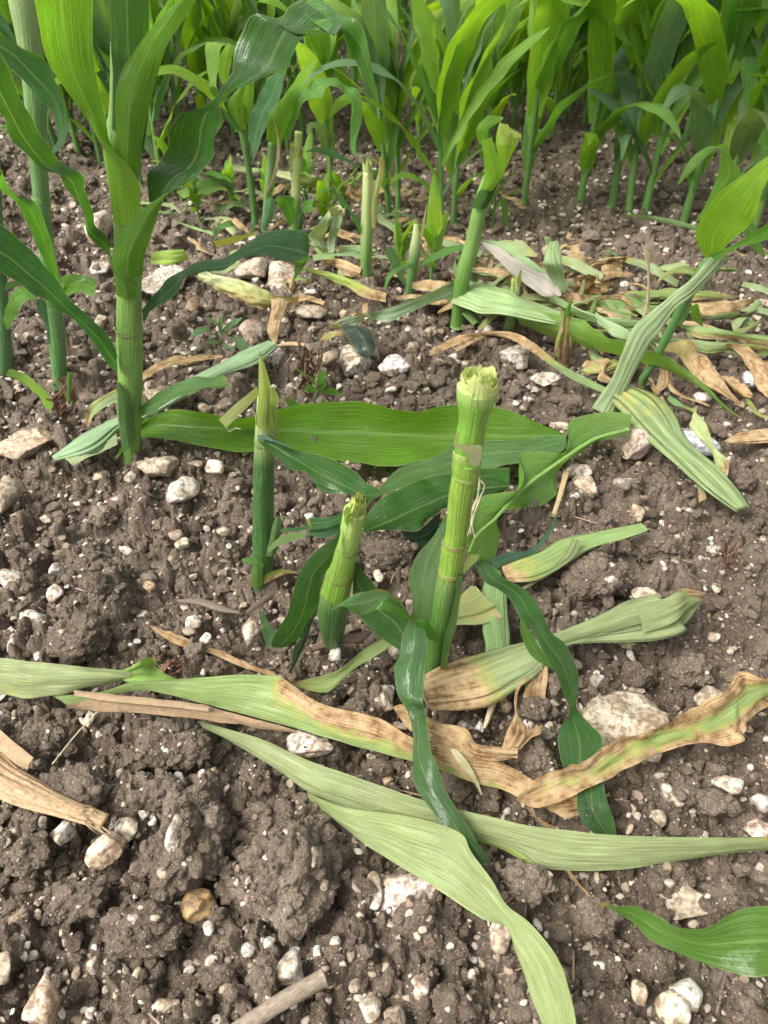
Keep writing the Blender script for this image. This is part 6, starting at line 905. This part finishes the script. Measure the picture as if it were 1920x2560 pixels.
ST = [('D', 3, 912, 120, 1000, BW, 'large brown flint with a hollow, left edge below the withered weed'), ('D', -12, 1022, 36, 1105, CR, 'cream stone cut by the left edge'), ('D', 296, 975, 388, 1028, CR, 'flat cream stone right below the tall plant base'), ('D', 361, 1018, 433, 1102, (.55, .49, .41), 'knobbly upright grey flint left of the pointed stump'),
      ('D', 1262, 1485, 1452, 1650, (.43, .37, .28), 'biggest pale beige stone, right, under the crinkled dead leaf'), ('D', 812, 1879, 975, 1975, (.56, .47, .415), 'angular pinkish-white stone beneath the forked leaf'), ('D', 1440, 1907, 1540, 1980, CR, 'triangular cream stone above the green leaf tip'),
      ('D', 1235, 1020, 1297, 1072, CR, 'blocky cream stone right of the fallen shoot, nearer one'), ('D', 1222, 993, 1277, 1035, (.62, .56, .48), 'cream stone touching the fallen shoot, farther one'), ('D', 1322, 1026, 1378, 1062, GY, 'rough grey stone in bare soil at right'),
      ('D', 1328, 905, 1400, 990, PK, 'pinkish stone propping the broken end of the fallen shoot'), ('D', 1081, 745, 1142, 790, WH, 'clean white lump above the thin brown-to-green leaf'), ('D', 966, 760, 1001, 786, (.55, .54, .47), 'small rounded pale stone left of the clean white lump'), ('D', 1144, 798, 1214, 832, WH, 'elongated white stone behind the tallest stump'),
      ('D', 910, 806, 942, 830, (.58, .53, .38), 'yellowish pebble left of the tallest stump top, upper of two'), ('D', 910, 828, 936, 851, (.54, .50, .38), 'yellowish pebble left of the tallest stump top, lower of two'), ('D', 803, 762, 888, 806, (.66, .64, .62), 'white and bluish broken flint above the long horizontal leaf'),
      ('D', 727, 744, 803, 808, (.60, .55, .46), 'craggy cream stone left of the bluish broken flint'), ('D', 684, 775, 732, 812, CR, 'cream stone behind the leafy weed'), ('D', 628, 653, 708, 695, CR, 'flat cream stone at the end of the cream sheath'), ('D', 512, 550, 580, 612, (.50, .42, .33), 'brown-crusted flint behind the dark curved leaf, left one'),
      ('D', 572, 570, 648, 636, (.56, .49, .40), 'brown-crusted flint behind the dark curved leaf, right one'), ('D', 516, 690, 566, 744, PK, 'upright tan stone right of the grey-green seedling'), ('D', 308, 572, 402, 632, WH, 'white flat stone right behind the tall plant stalk'), ('D', 198, 562, 242, 592, WH, 'white stone left of the tall plant stalk'),
      ('D', 196, 452, 250, 532, (.58, .50, .42), 'long pale flint left of the tall plant whorl'), ('D', 400, 640, 428, 672, (.36, .26, .18), 'brown rounded stone below the curved low leaf'), ('D', 200, 675, 228, 708, CR, 'tan stone left of the tall plant lower stalk'), ('D', 1410, 668, 1440, 690, PK, 'small reddish stone on the far bare soil'),
      ('D', 1186, 615, 1232, 640, WH, 'white stone beside the tent-shaped leaf'), ('D', 1165, 525, 1200, 552, CR, 'cream stone behind the tent-shaped leaf, left one'), ('D', 1210, 527, 1238, 552, CR, 'cream stone behind the tent-shaped leaf, right one'), ('D', 1035, 570, 1075, 605, (.6, .56, .48), 'stone right of the leaning stem foot'),
      ('R7', 498, 183, 605, 302, (.55, .53, .44), 'rounded greyish-white pebble right of the frayed straw'), ('R7', 372, 262, 528, 408, (.60, .47, .34), 'tan angular stone below the rounded greyish pebble'), ('R7', 740, 15, 806, 85, WH, 'white stone lodged above the big clod'), ('R7', 218, 228, 315, 325, (.66, .63, .58), 'white knobbly stone below the frayed straw end'),
      ('R7', 336, 64, 420, 156, (.56, .52, .44), 'oval pebble tucked behind the frayed straw'), ('R7', 790, 520, 935, 642, OC, 'orange-brown pebble under the big rounded clod'), ('R7', 105, 928, 235, 1092, (.60, .48, .38), 'half brown half white stone at the bottom left'), ('R7', 1198, 798, 1304, 935, WH, 'white wedge-shaped pebble above the stick'),
      ('R7', 668, 1008, 768, 1120, (.64, .60, .48), 'cream pebble at the bottom edge left of the stick'), ('R7', 1555, 978, 1642, 1082, WH, 'round white pebble right of the stick'), ('R7', -40, 815, 46, 915, CR, 'pale stone cut by the lower left edge'), ('R7', 592, 168, 640, 212, WH, 'small white pebble beside the big rounded clod'), ('R7', 145, 210, 192, 265, (.6, .6, .58), 'small whitish pebble at the left under the straw'),
      ('R7', 372, 820, 428, 890, (.62, .54, .46), 'small pinkish pebble in the lower left soil'), ('R7', 872, 660, 918, 720, WH, 'small white pebble under the orange-brown one'), ('R7', 562, 872, 608, 968, (.56, .48, .36), 'elongated tan pebble at lower left'), ('R7', 798, 970, 842, 1045, (.55, .49, .38), 'tan pebble left of the stick end'),
      ('R8', 122, 893, 218, 988, (.56, .49, .40), 'round grey-tan pebble at the bottom, left of the forked leaf'), ('R8', -5, 1035, 88, 1130, WH, 'white pebble cut by the bottom edge near middle'), ('R8', 1258, 918, 1378, 1028, (.64, .62, .53), 'pale round pebble below the green leaf at lower right, upper one'), ('R8', 1195, 980, 1328, 1088, (.60, .54, .42), 'pale round pebble below the green leaf at lower right, lower one'),
      ('R8', 1428, 24, 1545, 98, (.58, .53, .44), 'oval grey pebble right of the crinkled leaf'), ('R8', 1208, 58, 1256, 112, (.6, .58, .54), 'small pale pebble left of the oval grey one'), ('R8', 1168, 178, 1222, 242, (.55, .50, .40), 'squarish pebble above the long pale leaf at right'), ('R8', 1552, 213, 1680, 302, (.62, .50, .42), 'large pale stone at the right edge on the long pale leaf'),
      ('R8', 1600, 113, 1680, 182, WH, 'white stone cut by the right edge'), ('R8', 1072, 908, 1132, 1002, (.54, .46, .34), 'upright tan pebble below the green leaf tip'), ('R8', -80, 465, -10, 600, WH, 'white pebble left of the angular pinkish stone'), ('R8', 455, 655, 545, 790, (.62, .52, .44), 'pink-white stone half under the forked leaf'), ('R8', 1108, 795, 1148, 840, (.58, .50, .38), 'small round pebble right of the forked leaf'),
      ('R6', 895, 678, 968, 748, WH, 'cube-like white pebble above the biggest beige stone'), ('R6', 1345, 738, 1480, 852, WH, 'white stone behind the crinkled dead leaf'), ('R6', 1075, 312, 1215, 388, (.66, .56, .44), 'cream stone under the largest lumpy clod'), ('R6', 1053, 578, 1092, 642, WH, 'oval white pebble near the sheath tip'), ('R6', 1028, 550, 1086, 590, (.52, .46, .25), 'mossy yellowish pebble near the sheath tip'),
      ('R6', 1392, 128, 1458, 174, WH, 'white pebble in the upper right bare soil'), ('R6', 748, 442, 792, 488, WH, 'white pebble above the spotted sheath, left one'), ('R6', 785, 470, 838, 502, WH, 'white pebble above the spotted sheath, right one'), ('R6', 1408, 508, 1462, 552, WH, 'white pebble right of the sheath tip'), ('R6', 485, 765, 555, 862, (.52, .42, .28), 'brown-freckled round pebble under the spotted sheath'),
      ('R6', 312, 885, 362, 932, (.6, .58, .55), 'grey-white pebble on the torn tan leaf, left one'), ('R6', 393, 893, 436, 942, (.6, .58, .55), 'grey-white pebble on the torn tan leaf, right one'), ('R6', 1055, 745, 1130, 782, WH, 'flat white chip right of the cube-like pebble'), ('R5', -5, 230, 116, 328, WH, 'white lumpy stone at the left edge'), ('R5', 84, 415, 142, 468, (.62, .58, .46), 'pale stone below the white lumpy one'),
      ('R5', 102, 445, 198, 527, (.62, .59, .52), 'slanted white stone left of the cracked clod'), ('R5', 40, 520, 88, 598, (.56, .52, .44), 'upright pebble above the twisted leaf at far left'), ('R5', 195, 305, 272, 382, (.62, .56, .48), 'cream pebble in the bare soil at left'), ('R5', 212, 205, 262, 262, WH, 'white pebble above the cream one at left'), ('R5', 500, 130, 574, 176, WH, 'bright white pebble in the left bare soil'),
      ('R5', 752, 100, 828, 154, (.56, .54, .38), 'yellow-grey pebble left of the pointed stump'), ('R5', 718, 64, 792, 114, PK, 'pinkish pebble left of the yellow-grey one'), ('R5', 928, 48, 1004, 98, CR, 'cream pebble beside the pointed stump foot'), ('R5', 795, 434, 872, 498, WH, 'white pebble under the dark wood splinter'), ('R5', 778, 484, 842, 528, CR, 'cream pebble below the white one under the splinter'),
      ('R5', 364, 485, 424, 548, WH, 'white pebble sitting on the cracked clod'), ('R5', 1028, 450, 1124, 582, (.52, .44, .36), 'brown and white flint left of the drooping leaf tip'), ('R5', 1418, 574, 1478, 642, (.58, .56, .5), 'pale stone below the short leaning stump'), ('R5', 1215, 938, 1440, 1082, (.66, .58, .52), 'pinkish-white slab beneath the twisted leaf'), ('R5', 350, 862, 410, 932, (.56, .54, .42), 'pebble under the left end of the old straw strip'),
      ('S12', -95, 85, 100, 262, (.50, .45, .39), 'speckled grey stone below the tallest stump'), ('R5', 170, 0, 228, 38, CR, 'cream pebble in the upper left bare soil'), ('R5', 858, 512, 912, 562, (.58, .53, .45), 'speckled pebble above the brown strip'), ('R3', 808, 868, 882, 905, WH, 'white stone right of the tall plant base'), ('R3', 885, 868, 982, 935, (.62, .56, .46), 'angular cream stone under the long horizontal leaf'),
      ('R3', 615, 568, 712, 625, CR, 'cream stone right of the tall plant lower stalk'), ('R3', 850, 622, 910, 678, CR, 'square cream stone behind the short cut leaf'), ('R3', 625, 530, 668, 575, WH, 'small white pebble right of the tall plant stalk'), ('R3', 1178, 395, 1232, 470, WH, 'white chip at the end of the limp sheath'), ('R3', 770, 400, 822, 430, CR, 'cream pebble below the grey-green seedling'),
      ('R3', 395, 928, 448, 962, CR, 'flat pebble left of the flat cream stone'), ('R3', 535, 918, 592, 972, WH, 'slanted white pebble beside the flat cream stone'), ('R3', 1000, 985, 1042, 1022, WH, 'white pebble left of the pointed stump stalk'), ('S4', 312, 705, 382, 770, (.64, .66, .66), 'bright white pebble between the pointed and the short stump'), ('S6', 755, 200, 836, 284, (.58, .54, .42), 'oval pale pebble between the two leaning stumps'),
      ('S6', 470, 705, 560, 810, (.60, .57, .5), 'pale stone right of the drooping leaf tip'), ('S5', 1100, 618, 1170, 672, (.66, .66, .66), 'small white round pebble below the blocky cream stone'), ('S5', 1485, 635, 1580, 780, (.54, .46, .34), 'upright tan pebble far right of the fallen shoot'), ('R4', 625, 555, 672, 588, WH, 'small white pebble under the elongated white stone'), ('R4', 1345, 575, 1412, 632, (.6, .56, .5), 'pale pebble near the bent plant foot'),
      ('R4', 1180, 608, 1236, 680, (.42, .29, .19), 'round brown pebble near the long fallen stem'), ('R4', 1545, 520, 1600, 585, (.56, .58, .6), 'light grey shard at the right edge'), ('R4', 90, 355, 155, 405, CR, 'cream pebble left of the thin brown leaf'), ('R4', 170, 290, 235, 340, CR, 'cream stone in front of the long pale flat leaf'), ('R4', 695, 700, 800, 742, (.6, .52, .42), 'flat cream stone behind the long horizontal leaf')]
for k, (fr, x0, y0, x1, y1, c, lb) in enumerate(ST):
    big = (x1-x0)*FR[fr][2] > 60; place(fr, x0, y0, x1, y1, 'stone', c, lb, 'stone' if big else 'pebble', 'stone' if big else 'pebble', 300+k, sub=5 if (x1-x0)*FR[fr][2] > 100 else (4 if big else 3))
o = place('R4', 1228, 715, 1440, 880, 'stone', BG, 'long blue-grey flint lying beside the fallen stem', 'stone', 'stone', 777, sub=5); o.scale = (1.12, .42, .8); o.rotation_euler = (0, 0, -.75)
bpy.context.view_layer.update()
CLODS = [o for o in COL.objects if o.name.startswith('soil_clod')]
def on_clod(u, v):
    d = ray(u, v); best = None
    for o in CLODS:
        inv = o.matrix_world.inverted(); a = inv @ cam.location; b = inv.to_3x3() @ __import__('mathutils').Vector(d)
        ok, loc, nor, _ = o.ray_cast(a, b)
        if ok:
            w = o.matrix_world @ loc; q = (w-cam.location).length
            if best is None or q < best[0]: best = (q, w)
    return best
for k, (fr, x0, y0, x1, y1, c, lb) in enumerate([('R7', 718, 215, 788, 350, WH, 'long white pebble embedded in the top left of the big rounded clod'), ('R7', 880, 190, 942, 256, WH, 'pale pebble embedded in the top right of the big rounded clod'), ('R7', 1192, 183, 1262, 222, WH, 'flat white pebble on top of the biggest clod'), ('R7', 1222, 262, 1278, 300, WH, 'white pebble near the top of the biggest clod'), ('R7', 1335, 350, 1378, 425, CR, 'cream pebble in the right side of the biggest clod'), ('R7', 800, 375, 835, 402, WH, 'tiny white pebble in the face of the big rounded clod'), ('R7', 885, 450, 920, 480, GY, 'grey pebble low in the face of the big rounded clod'), ('R7', 680, 440, 720, 480, CR, 'cream pebble low left in the big rounded clod'),
      ('R7', 552, 630, 608, 672, PK, 'pinkish pebble on the greenish-grey clod'), ('R7', 640, 640, 690, 665, CR, 'yellowish pebble on the greenish-grey clod'), ('R6', 965, 220, 1000, 245, WH, 'white pebble on the largest lumpy clod, upper one'), ('R6', 950, 272, 1010, 310, WH, 'white pebble on the largest lumpy clod, lower one'), ('R5', 252, 505, 285, 530, WH, 'white chip on the cracked clod at left'), ('R5', 690, 935, 720, 960, WH, 'white chip on the chalk-studded clod'), ('R5', 705, 1020, 740, 1050, WH, 'lower white chip on the chalk-studded clod'), ('R7', 1380, 480, 1420, 525, CR, 'cream pebble low on the right of the biggest clod')]):
    ox, oy, s_ = FR[fr]; hit = on_clod(ox+(x0+x1)/2*s_, oy+(y0+y1)/2*s_)
    if not hit: continue
    r_ = (x1-x0)*s_/2/FPX*hit[0]; q_ = (y1-y0)*s_/2/FPX*hit[0]; V, F = stone_shape(3, 1200+k); o = link('pebble', mesh('pebble', V*np.array([r_, q_*1.1, min(r_, q_)*.9]), F, M_STONE), None, hit[1], c); tag(o, lb, 'pebble')
    if y1-y0 > 1.3*(x1-x0) : o.rotation_euler = (.5, 0, 0)
def clod_points(n, seed):
    R = np.random.RandomState(seed); out = []
    for o in CLODS:
        me = o.data; V = np.empty(len(me.vertices)*3, np.float32); me.vertices.foreach_get('co', V); V = V.reshape(-1, 3); Nr = np.empty_like(V).ravel(); me.vertices.foreach_get('normal', Nr); Nr = Nr.reshape(-1, 3)
        up = np.where(Nr[:, 2] > .05)[0]; m = int(n*o.dimensions[0]*o.dimensions[1]/.006); i = R.choice(up, min(m, len(up)//3)); out.append(V[i]+np.array(o.location))
    return np.vstack(out)
# random pebbles: prototypes shared by many
PROT = [mesh('pebble', *stone_shape(3, 900+i, 7), M_STONE) for i in range(12)]; CPROT = [mesh('soil_clod', *clod_shape(5, 950+i), M_SOIL) for i in range(8)]
UA = np.array(USED)
def free(x, y, r): return ((UA[:, 0]-x)**2+(UA[:, 1]-y)**2 > (UA[:, 2]*.9+r)**2).all()
rg = random.Random(12); cnt = 0
def rand_ground():
    t = rg.random(); y = .25+(2.9-.25)*(t**1.25); hw = .53*math.sqrt(y*y+.62)*1.0; return rg.uniform(-hw, hw), y
while cnt < 195:
    x, y = rand_ground(); r = .0052+.0078*rg.random()**2.2; r *= 1+.25*(y > 1.4)
    r *= 1+.2*(y > 1.1)
    if not free(x, y, r) or capz(x, y) < r*1.6: continue
    o = link('pebble', PROT[rg.randrange(12)], None, (x, y, float(height(np.array([x]), np.array([y]))[0])+r*.25), rg.choice([WH, CR, CR, GY, WH, PK, TN, (.6, .57, .5)]))
    o.scale = (r*rg.uniform(.9, 1.4), r*rg.uniform(.8, 1.1), r*rg.uniform(.6, .85)); o.rotation_euler = (rg.uniform(-.4, .4), rg.uniform(-.4, .4), rg.uniform(0, 6.3))
    tag(o, 'small pale pebble lying loose on the brown soil', 'pebble', 'small pale pebbles scattered over the soil'); UA = np.vstack([UA, [x, y, r]]); cnt += 1
cnt = 0
while cnt < 270:
    x, y = rand_ground(); r = .009+.019*rg.random()**1.8
    if not free(x, y, r*.7) or capz(x, y) < r*1.1: continue
    o = link('soil_clod', CPROT[rg.randrange(8)], None, (x, y, float(height(np.array([x]), np.array([y]), False)[0])+r*.2), (.1, .08, .06))
    o.scale = (r*rg.uniform(.9, 1.3), r*rg.uniform(.9, 1.2), r*rg.uniform(.6, .95)); o.rotation_euler = (rg.uniform(-.5, .5), rg.uniform(-.5, .5), rg.uniform(0, 6.3))
    tag(o, 'small crumbly brown soil clod on the bare ground', 'soil clod', 'small soil clods over the ground'); UA = np.vstack([UA, [x, y, r*.6]]); cnt += 1
def scatter(name, label, n, r0, r1, pw, mat, sub, nprot, shape, ymax, sink=.3, extra=0, exr=.5, flat_=False):
    P = [shape(sub, 1500+i) for i in range(nprot)]; VV, FF, TT, b = [], [], [], 0; R = np.random.RandomState(len(name)); got = 0
    t = R.rand(n); y = .2+(ymax-.2)*t**1.2; x = R.uniform(-1, 1, n)*.53*np.sqrt(y*y+.62)*1.4; r = (r0+(r1-r0)*R.rand(n)**pw)*(1+.55*(y > 1.15)+.4*(y > 2))
    ok = capz(x, y) > r*1.3; x, y, r = x[ok], y[ok], r[ok]; z = height(x, y)
    if extra: e = clod_points(extra, 9); x, y, z = np.r_[x, e[:, 0]], np.r_[y, e[:, 1]], np.r_[z, e[:, 2]-.0005]; r = np.r_[r, (r0+(r1-r0)*R.rand(len(e))**(pw+.6))*exr]
    for i in range(len(x)):
        V, F = P[R.randint(nprot)]; a = R.rand()*6.28; s = r[i]*np.array([R.uniform(.9, 1.4), R.uniform(.8, 1.1), R.uniform(.6, .9)]); q = V*s; ca, sa = math.cos(a), math.sin(a)
        VV.append(np.stack([q[:, 0]*ca-q[:, 1]*sa+x[i], q[:, 0]*sa+q[:, 1]*ca+y[i], q[:, 2]+z[i]+r[i]*sink], 1)); FF.append(F+b); TT.append(np.full(len(V), R.rand())); b += len(V)
    o = link(name, mesh(name, np.vstack(VV), np.vstack(FF), mat, None, {'tint': np.concatenate(TT)}, smooth=flat_)); tag(o, label, None, kind='stuff'); return o
scatter('chalk_grit', 'fine pale chalk grit strewn over the soil', 38000, .0009, .0062, 2.9, M_GRIT, 2, 14, lambda s, k: stone_shape(s, k, 12, .3), 4.4, .1, 40, .55)
scatter('soil_crumbs', 'loose dark soil crumbs covering the ground', 19500, .002, .0115, 1.9, M_SOIL, 2, 16, lambda s, k: stone_shape(s, k, 10, .45), 3.2, .1, 75, .8)
scatter('dead_plant_fibres', 'tiny bits of dead straw and root in the soil', 260, .004, .012, 1.5, M_TWIG, 2, 6, lambda s, k: (stone_shape(s, k, 4)[0]*np.array([1.6, .13, .13]), ICO[2][1]), 1.6)
bpy.data.objects['dead_plant_fibres'].color = (.32, .22, .14, 1)
# ================================================================ standing maize behind
def make_maize(seed, H=1.15, lowest=.13, yellow=0.0):
    rg = random.Random(seed); root = bpy.data.objects.new('maize_plant', None); COL.objects.link(root); root.empty_display_size = .1
    lean = (rg.uniform(-.06, .06), rg.uniform(-.06, .06)); n = 9; P = [(lean[0]*z, lean[1]*z, z) for z in np.linspace(-.03, H*.8, n)]
    rod('stalk', root, P, np.linspace(.0125, .007, n)*min(1, .3+H), (0.10, 0.225, 0.045), M_STALK, n=22, na=12, lump=.02)
    z = lowest; k = 0; az = rg.uniform(0, 6.28)
    while z < H*.82:
        q = (z-lowest)/(H*.8-lowest); Ln = (.30+.36*min(1, q*2.6))*(1-.25*max(0, q-.6))*rg.uniform(.85, 1.1)*min(1, H*1.5); wm = (.023+.023*min(1, q*2.0))*min(1, .4+H*.9)*rg.uniform(.9, 1.15)
        th0 = rg.uniform(.2, .6)*(1-.45*q); th1 = rg.uniform(1.1, 2.7)*(1-.28*q) if q < .75 else rg.uniform(.3, 1.0); a = az+k*math.pi+rg.uniform(-.5, .5); m = 26; t = np.linspace(0, 1, m)
        th = th0+(th1-th0)*t**rg.uniform(1.2, 2.4); ds = Ln/(m-1); tw = rg.uniform(-.9, .9)
        dr = np.cumsum(np.sin(th))*ds; dz = np.cumsum(np.cos(th))*ds; ca, sa = math.cos(a), math.sin(a)
        C = np.stack([lean[0]*z+ca*(.004+dr), lean[1]*z+sa*(.004+dr), z+dz], 1); Tn = np.gradient(C, axis=0); Tn /= np.linalg.norm(Tn, axis=1, keepdims=True)
        S0 = np.array([-sa, ca, 0])[None]*np.ones((m, 1)); Nn = np.cross(S0, Tn); S = S0*np.cos(tw*t)[:, None]+Nn*np.sin(tw*t)[:, None]; N2 = np.cross(S, Tn)
        w = wm*np.minimum(1, .42+t*3)*np.clip((1-t**2.6), .0, 1)**.8+.0006; fold = .75*np.exp(-t*9)+.16
        A, B, M = C-S*w[:, None], C+S*w[:, None], C-N2*(w*fold)[:, None]
        Gd, tt, ln = blade_grid(A, M, B, 30, 6, rg.uniform(.03, .12), 0, rg.uniform(.06, .12))
        h = rg.random(); col = tuple((1-h)*c1+h*c2 for c1, c2 in zip((0.085, 0.225, 0.038), (0.25, 0.45, 0.04)))
        if rg.random() < .22: col = (0.13, 0.235, 0.115)
        if yellow and rg.random() < yellow: col = (0.20, 0.38, 0.02)
        finish_blade('leaf', root, Gd, tt, ln, col, M_LEAF); z += rg.uniform(.036, .064)*min(1, .3+H*1.1); k += 1
    return root
PR = [make_maize(40+i, .54+.06*(i % 3), .06+.015*(i % 4), .25) for i in range(7)]; SM = [make_maize(60+i, .42, .05, .4) for i in range(3)]
used_first = set(); rp = random.Random(77)
def plant(proto, x, y, label, group=None, s=1.0, rz=None):
    first = 'label' not in proto
    if first: r = proto
    else:
        r = proto.copy(); COL.objects.link(r)
        for ch in proto.children:
            c = ch.copy(); COL.objects.link(c); c.parent = r
            f = rp.uniform(.8, 1.25); g = rp.uniform(.85, 1.2); cc = ch.color; c.color = (cc[0]*f*g, cc[1]*f, cc[2]*f/g, 1)
    for k in ('label', 'category', 'group'):
        if k in r: del r[k]
    r.location = (x, y, 0); r.rotation_euler = (rp.uniform(-.06, .06), rp.uniform(-.06, .06), rp.uniform(0, 6.28) if rz is None else rz); r.scale = (s, s, s*rp.uniform(.9, 1.1)); tag(r, label, 'maize plant', group); return r
near3 = [(1134, 424, 'standing maize plant left of bare soil gap, behind the leaning snapped stem'), (1252, 438, 'standing maize plant at the middle of the third row, right of the leaning stem'), (1324, 428, 'standing maize plant with pale green stalk, second right of the leaning snapped stem'), (1357, 458, 'left one of the close pair of maize stalks at upper right'), (1392, 460, 'right one of the close pair of maize stalks at upper right'),
         (1478, 474, 'maize plant behind the bent plant arched leaf at upper right'), (954, 503, 'young maize plant just left of the leaning snapped stem'), (979, 476, 'thin young maize plant hidden behind the leaning snapped stem'), (840, 452, 'young yellow-green maize plant behind the frayed stump'), (716, 391, 'small young maize plant behind the small pale stump'), (1545, 500, 'maize plant behind the bent plant bright leaf'), (1620, 520, 'maize plant at the right edge behind the bent plant'), (1700, 560, 'maize plant just outside the right edge in the third row'), (860, 440, 'second young maize plant behind the frayed stump')]
for k, (u, v, lb) in enumerate(near3):
    b = base(u, v); small = lb.startswith(('young', 'thin', 'small', 'second')); plant((SM if small else PR)[k % (3 if small else 7)], b[0], b[1], lb, s=1.0)
for k, (u, v) in enumerate([(170, 335), (232, 318), (322, 300), (395, 318), (448, 292), (118, 350), (55, 330), (505, 300), (622, 318), (768, 322), (905, 326), (690, 290), (150, 270), (270, 255), (360, 250), (560, 270), (1060, 300), (1010, 340)]):
    b = base(u, v); plant(SM[k % 3] if k % 3 else PR[k % 7], b[0], b[1], 'young maize plant in the gappy ground between the second and third rows at left' if u < 600 else 'young maize plant in the gappy ground behind the pale stumps', 'young maize plants between the rows at left' if u < 600 else 'young maize plants behind the pale stumps', s=rp.uniform(.85, 1.1))
for k in range(34):
    u, v = rp.uniform(930, 1659), rp.uniform(120, 345); b = base(u, v); plant(SM[rp.randrange(3)], b[0], b[1], 'small young maize plant between the far rows at upper right', 'young maize plants between the far rows', s=rp.uniform(.8, 1.2))
SHT = [make_maize(80+i, .20, .025, .5) for i in range(3)]
for k, (u, v) in enumerate([(705, 505), (742, 470), (870, 600), (930, 610), (585, 470), (430, 470), (392, 430), (505, 452), (660, 440), (1065, 480)]):
    b = base(u, v); r = plant(SHT[k % 3], b[0], b[1], 'small leafy maize regrowth shoot low on the soil among the second-row stumps', 'small regrowth shoots among the stumps', s=rp.uniform(.45, .7)); r.name = 'maize_shoot'; r['category'] = 'maize shoot'
rowgap = 1.07
for k in range(2, 10):
    x = -4.6; 
    while x < 3.4:
        x += (.080 if k > 3 else .085)*rp.uniform(.8, 1.25); y = 1.77+rowgap*(k-2)-x+rp.uniform(-.05, .05)
        if y > 6.2 or abs(x) > .55*y+.08 or y < 1.5: continue
        if k == 2 and x > -.62: continue
        if k == 3 and -.22 < x < 1.45: continue
        f = (k-2)/6
        lb = ['maize plant in the second row at far left, behind the front plants', 'maize plant standing in the third row beyond the broken stumps', 'maize plant standing in the fourth row back', 'maize plant standing in the dense rows at the back', 'maize plant standing in the dense rows at the back', 'maize plant standing in the dense rows at the back', 'maize plant standing in the dense rows at the back', 'maize plant standing in the dense rows at the back'][k-2]
        plant(PR[rp.randrange(7)] if rp.random() < .55 else SM[rp.randrange(3)], x, y, lb, ['maize plants of the second row at left', 'maize plants of the third row', 'maize plants of the fourth row', 'maize plants of the back rows'][min(k-2, 3)], s=rp.uniform(.88, 1.15))
for p in PR+SM+SHT:
    if 'label' not in p:
        for c in list(p.children): bpy.data.objects.remove(c)
        bpy.data.objects.remove(p)
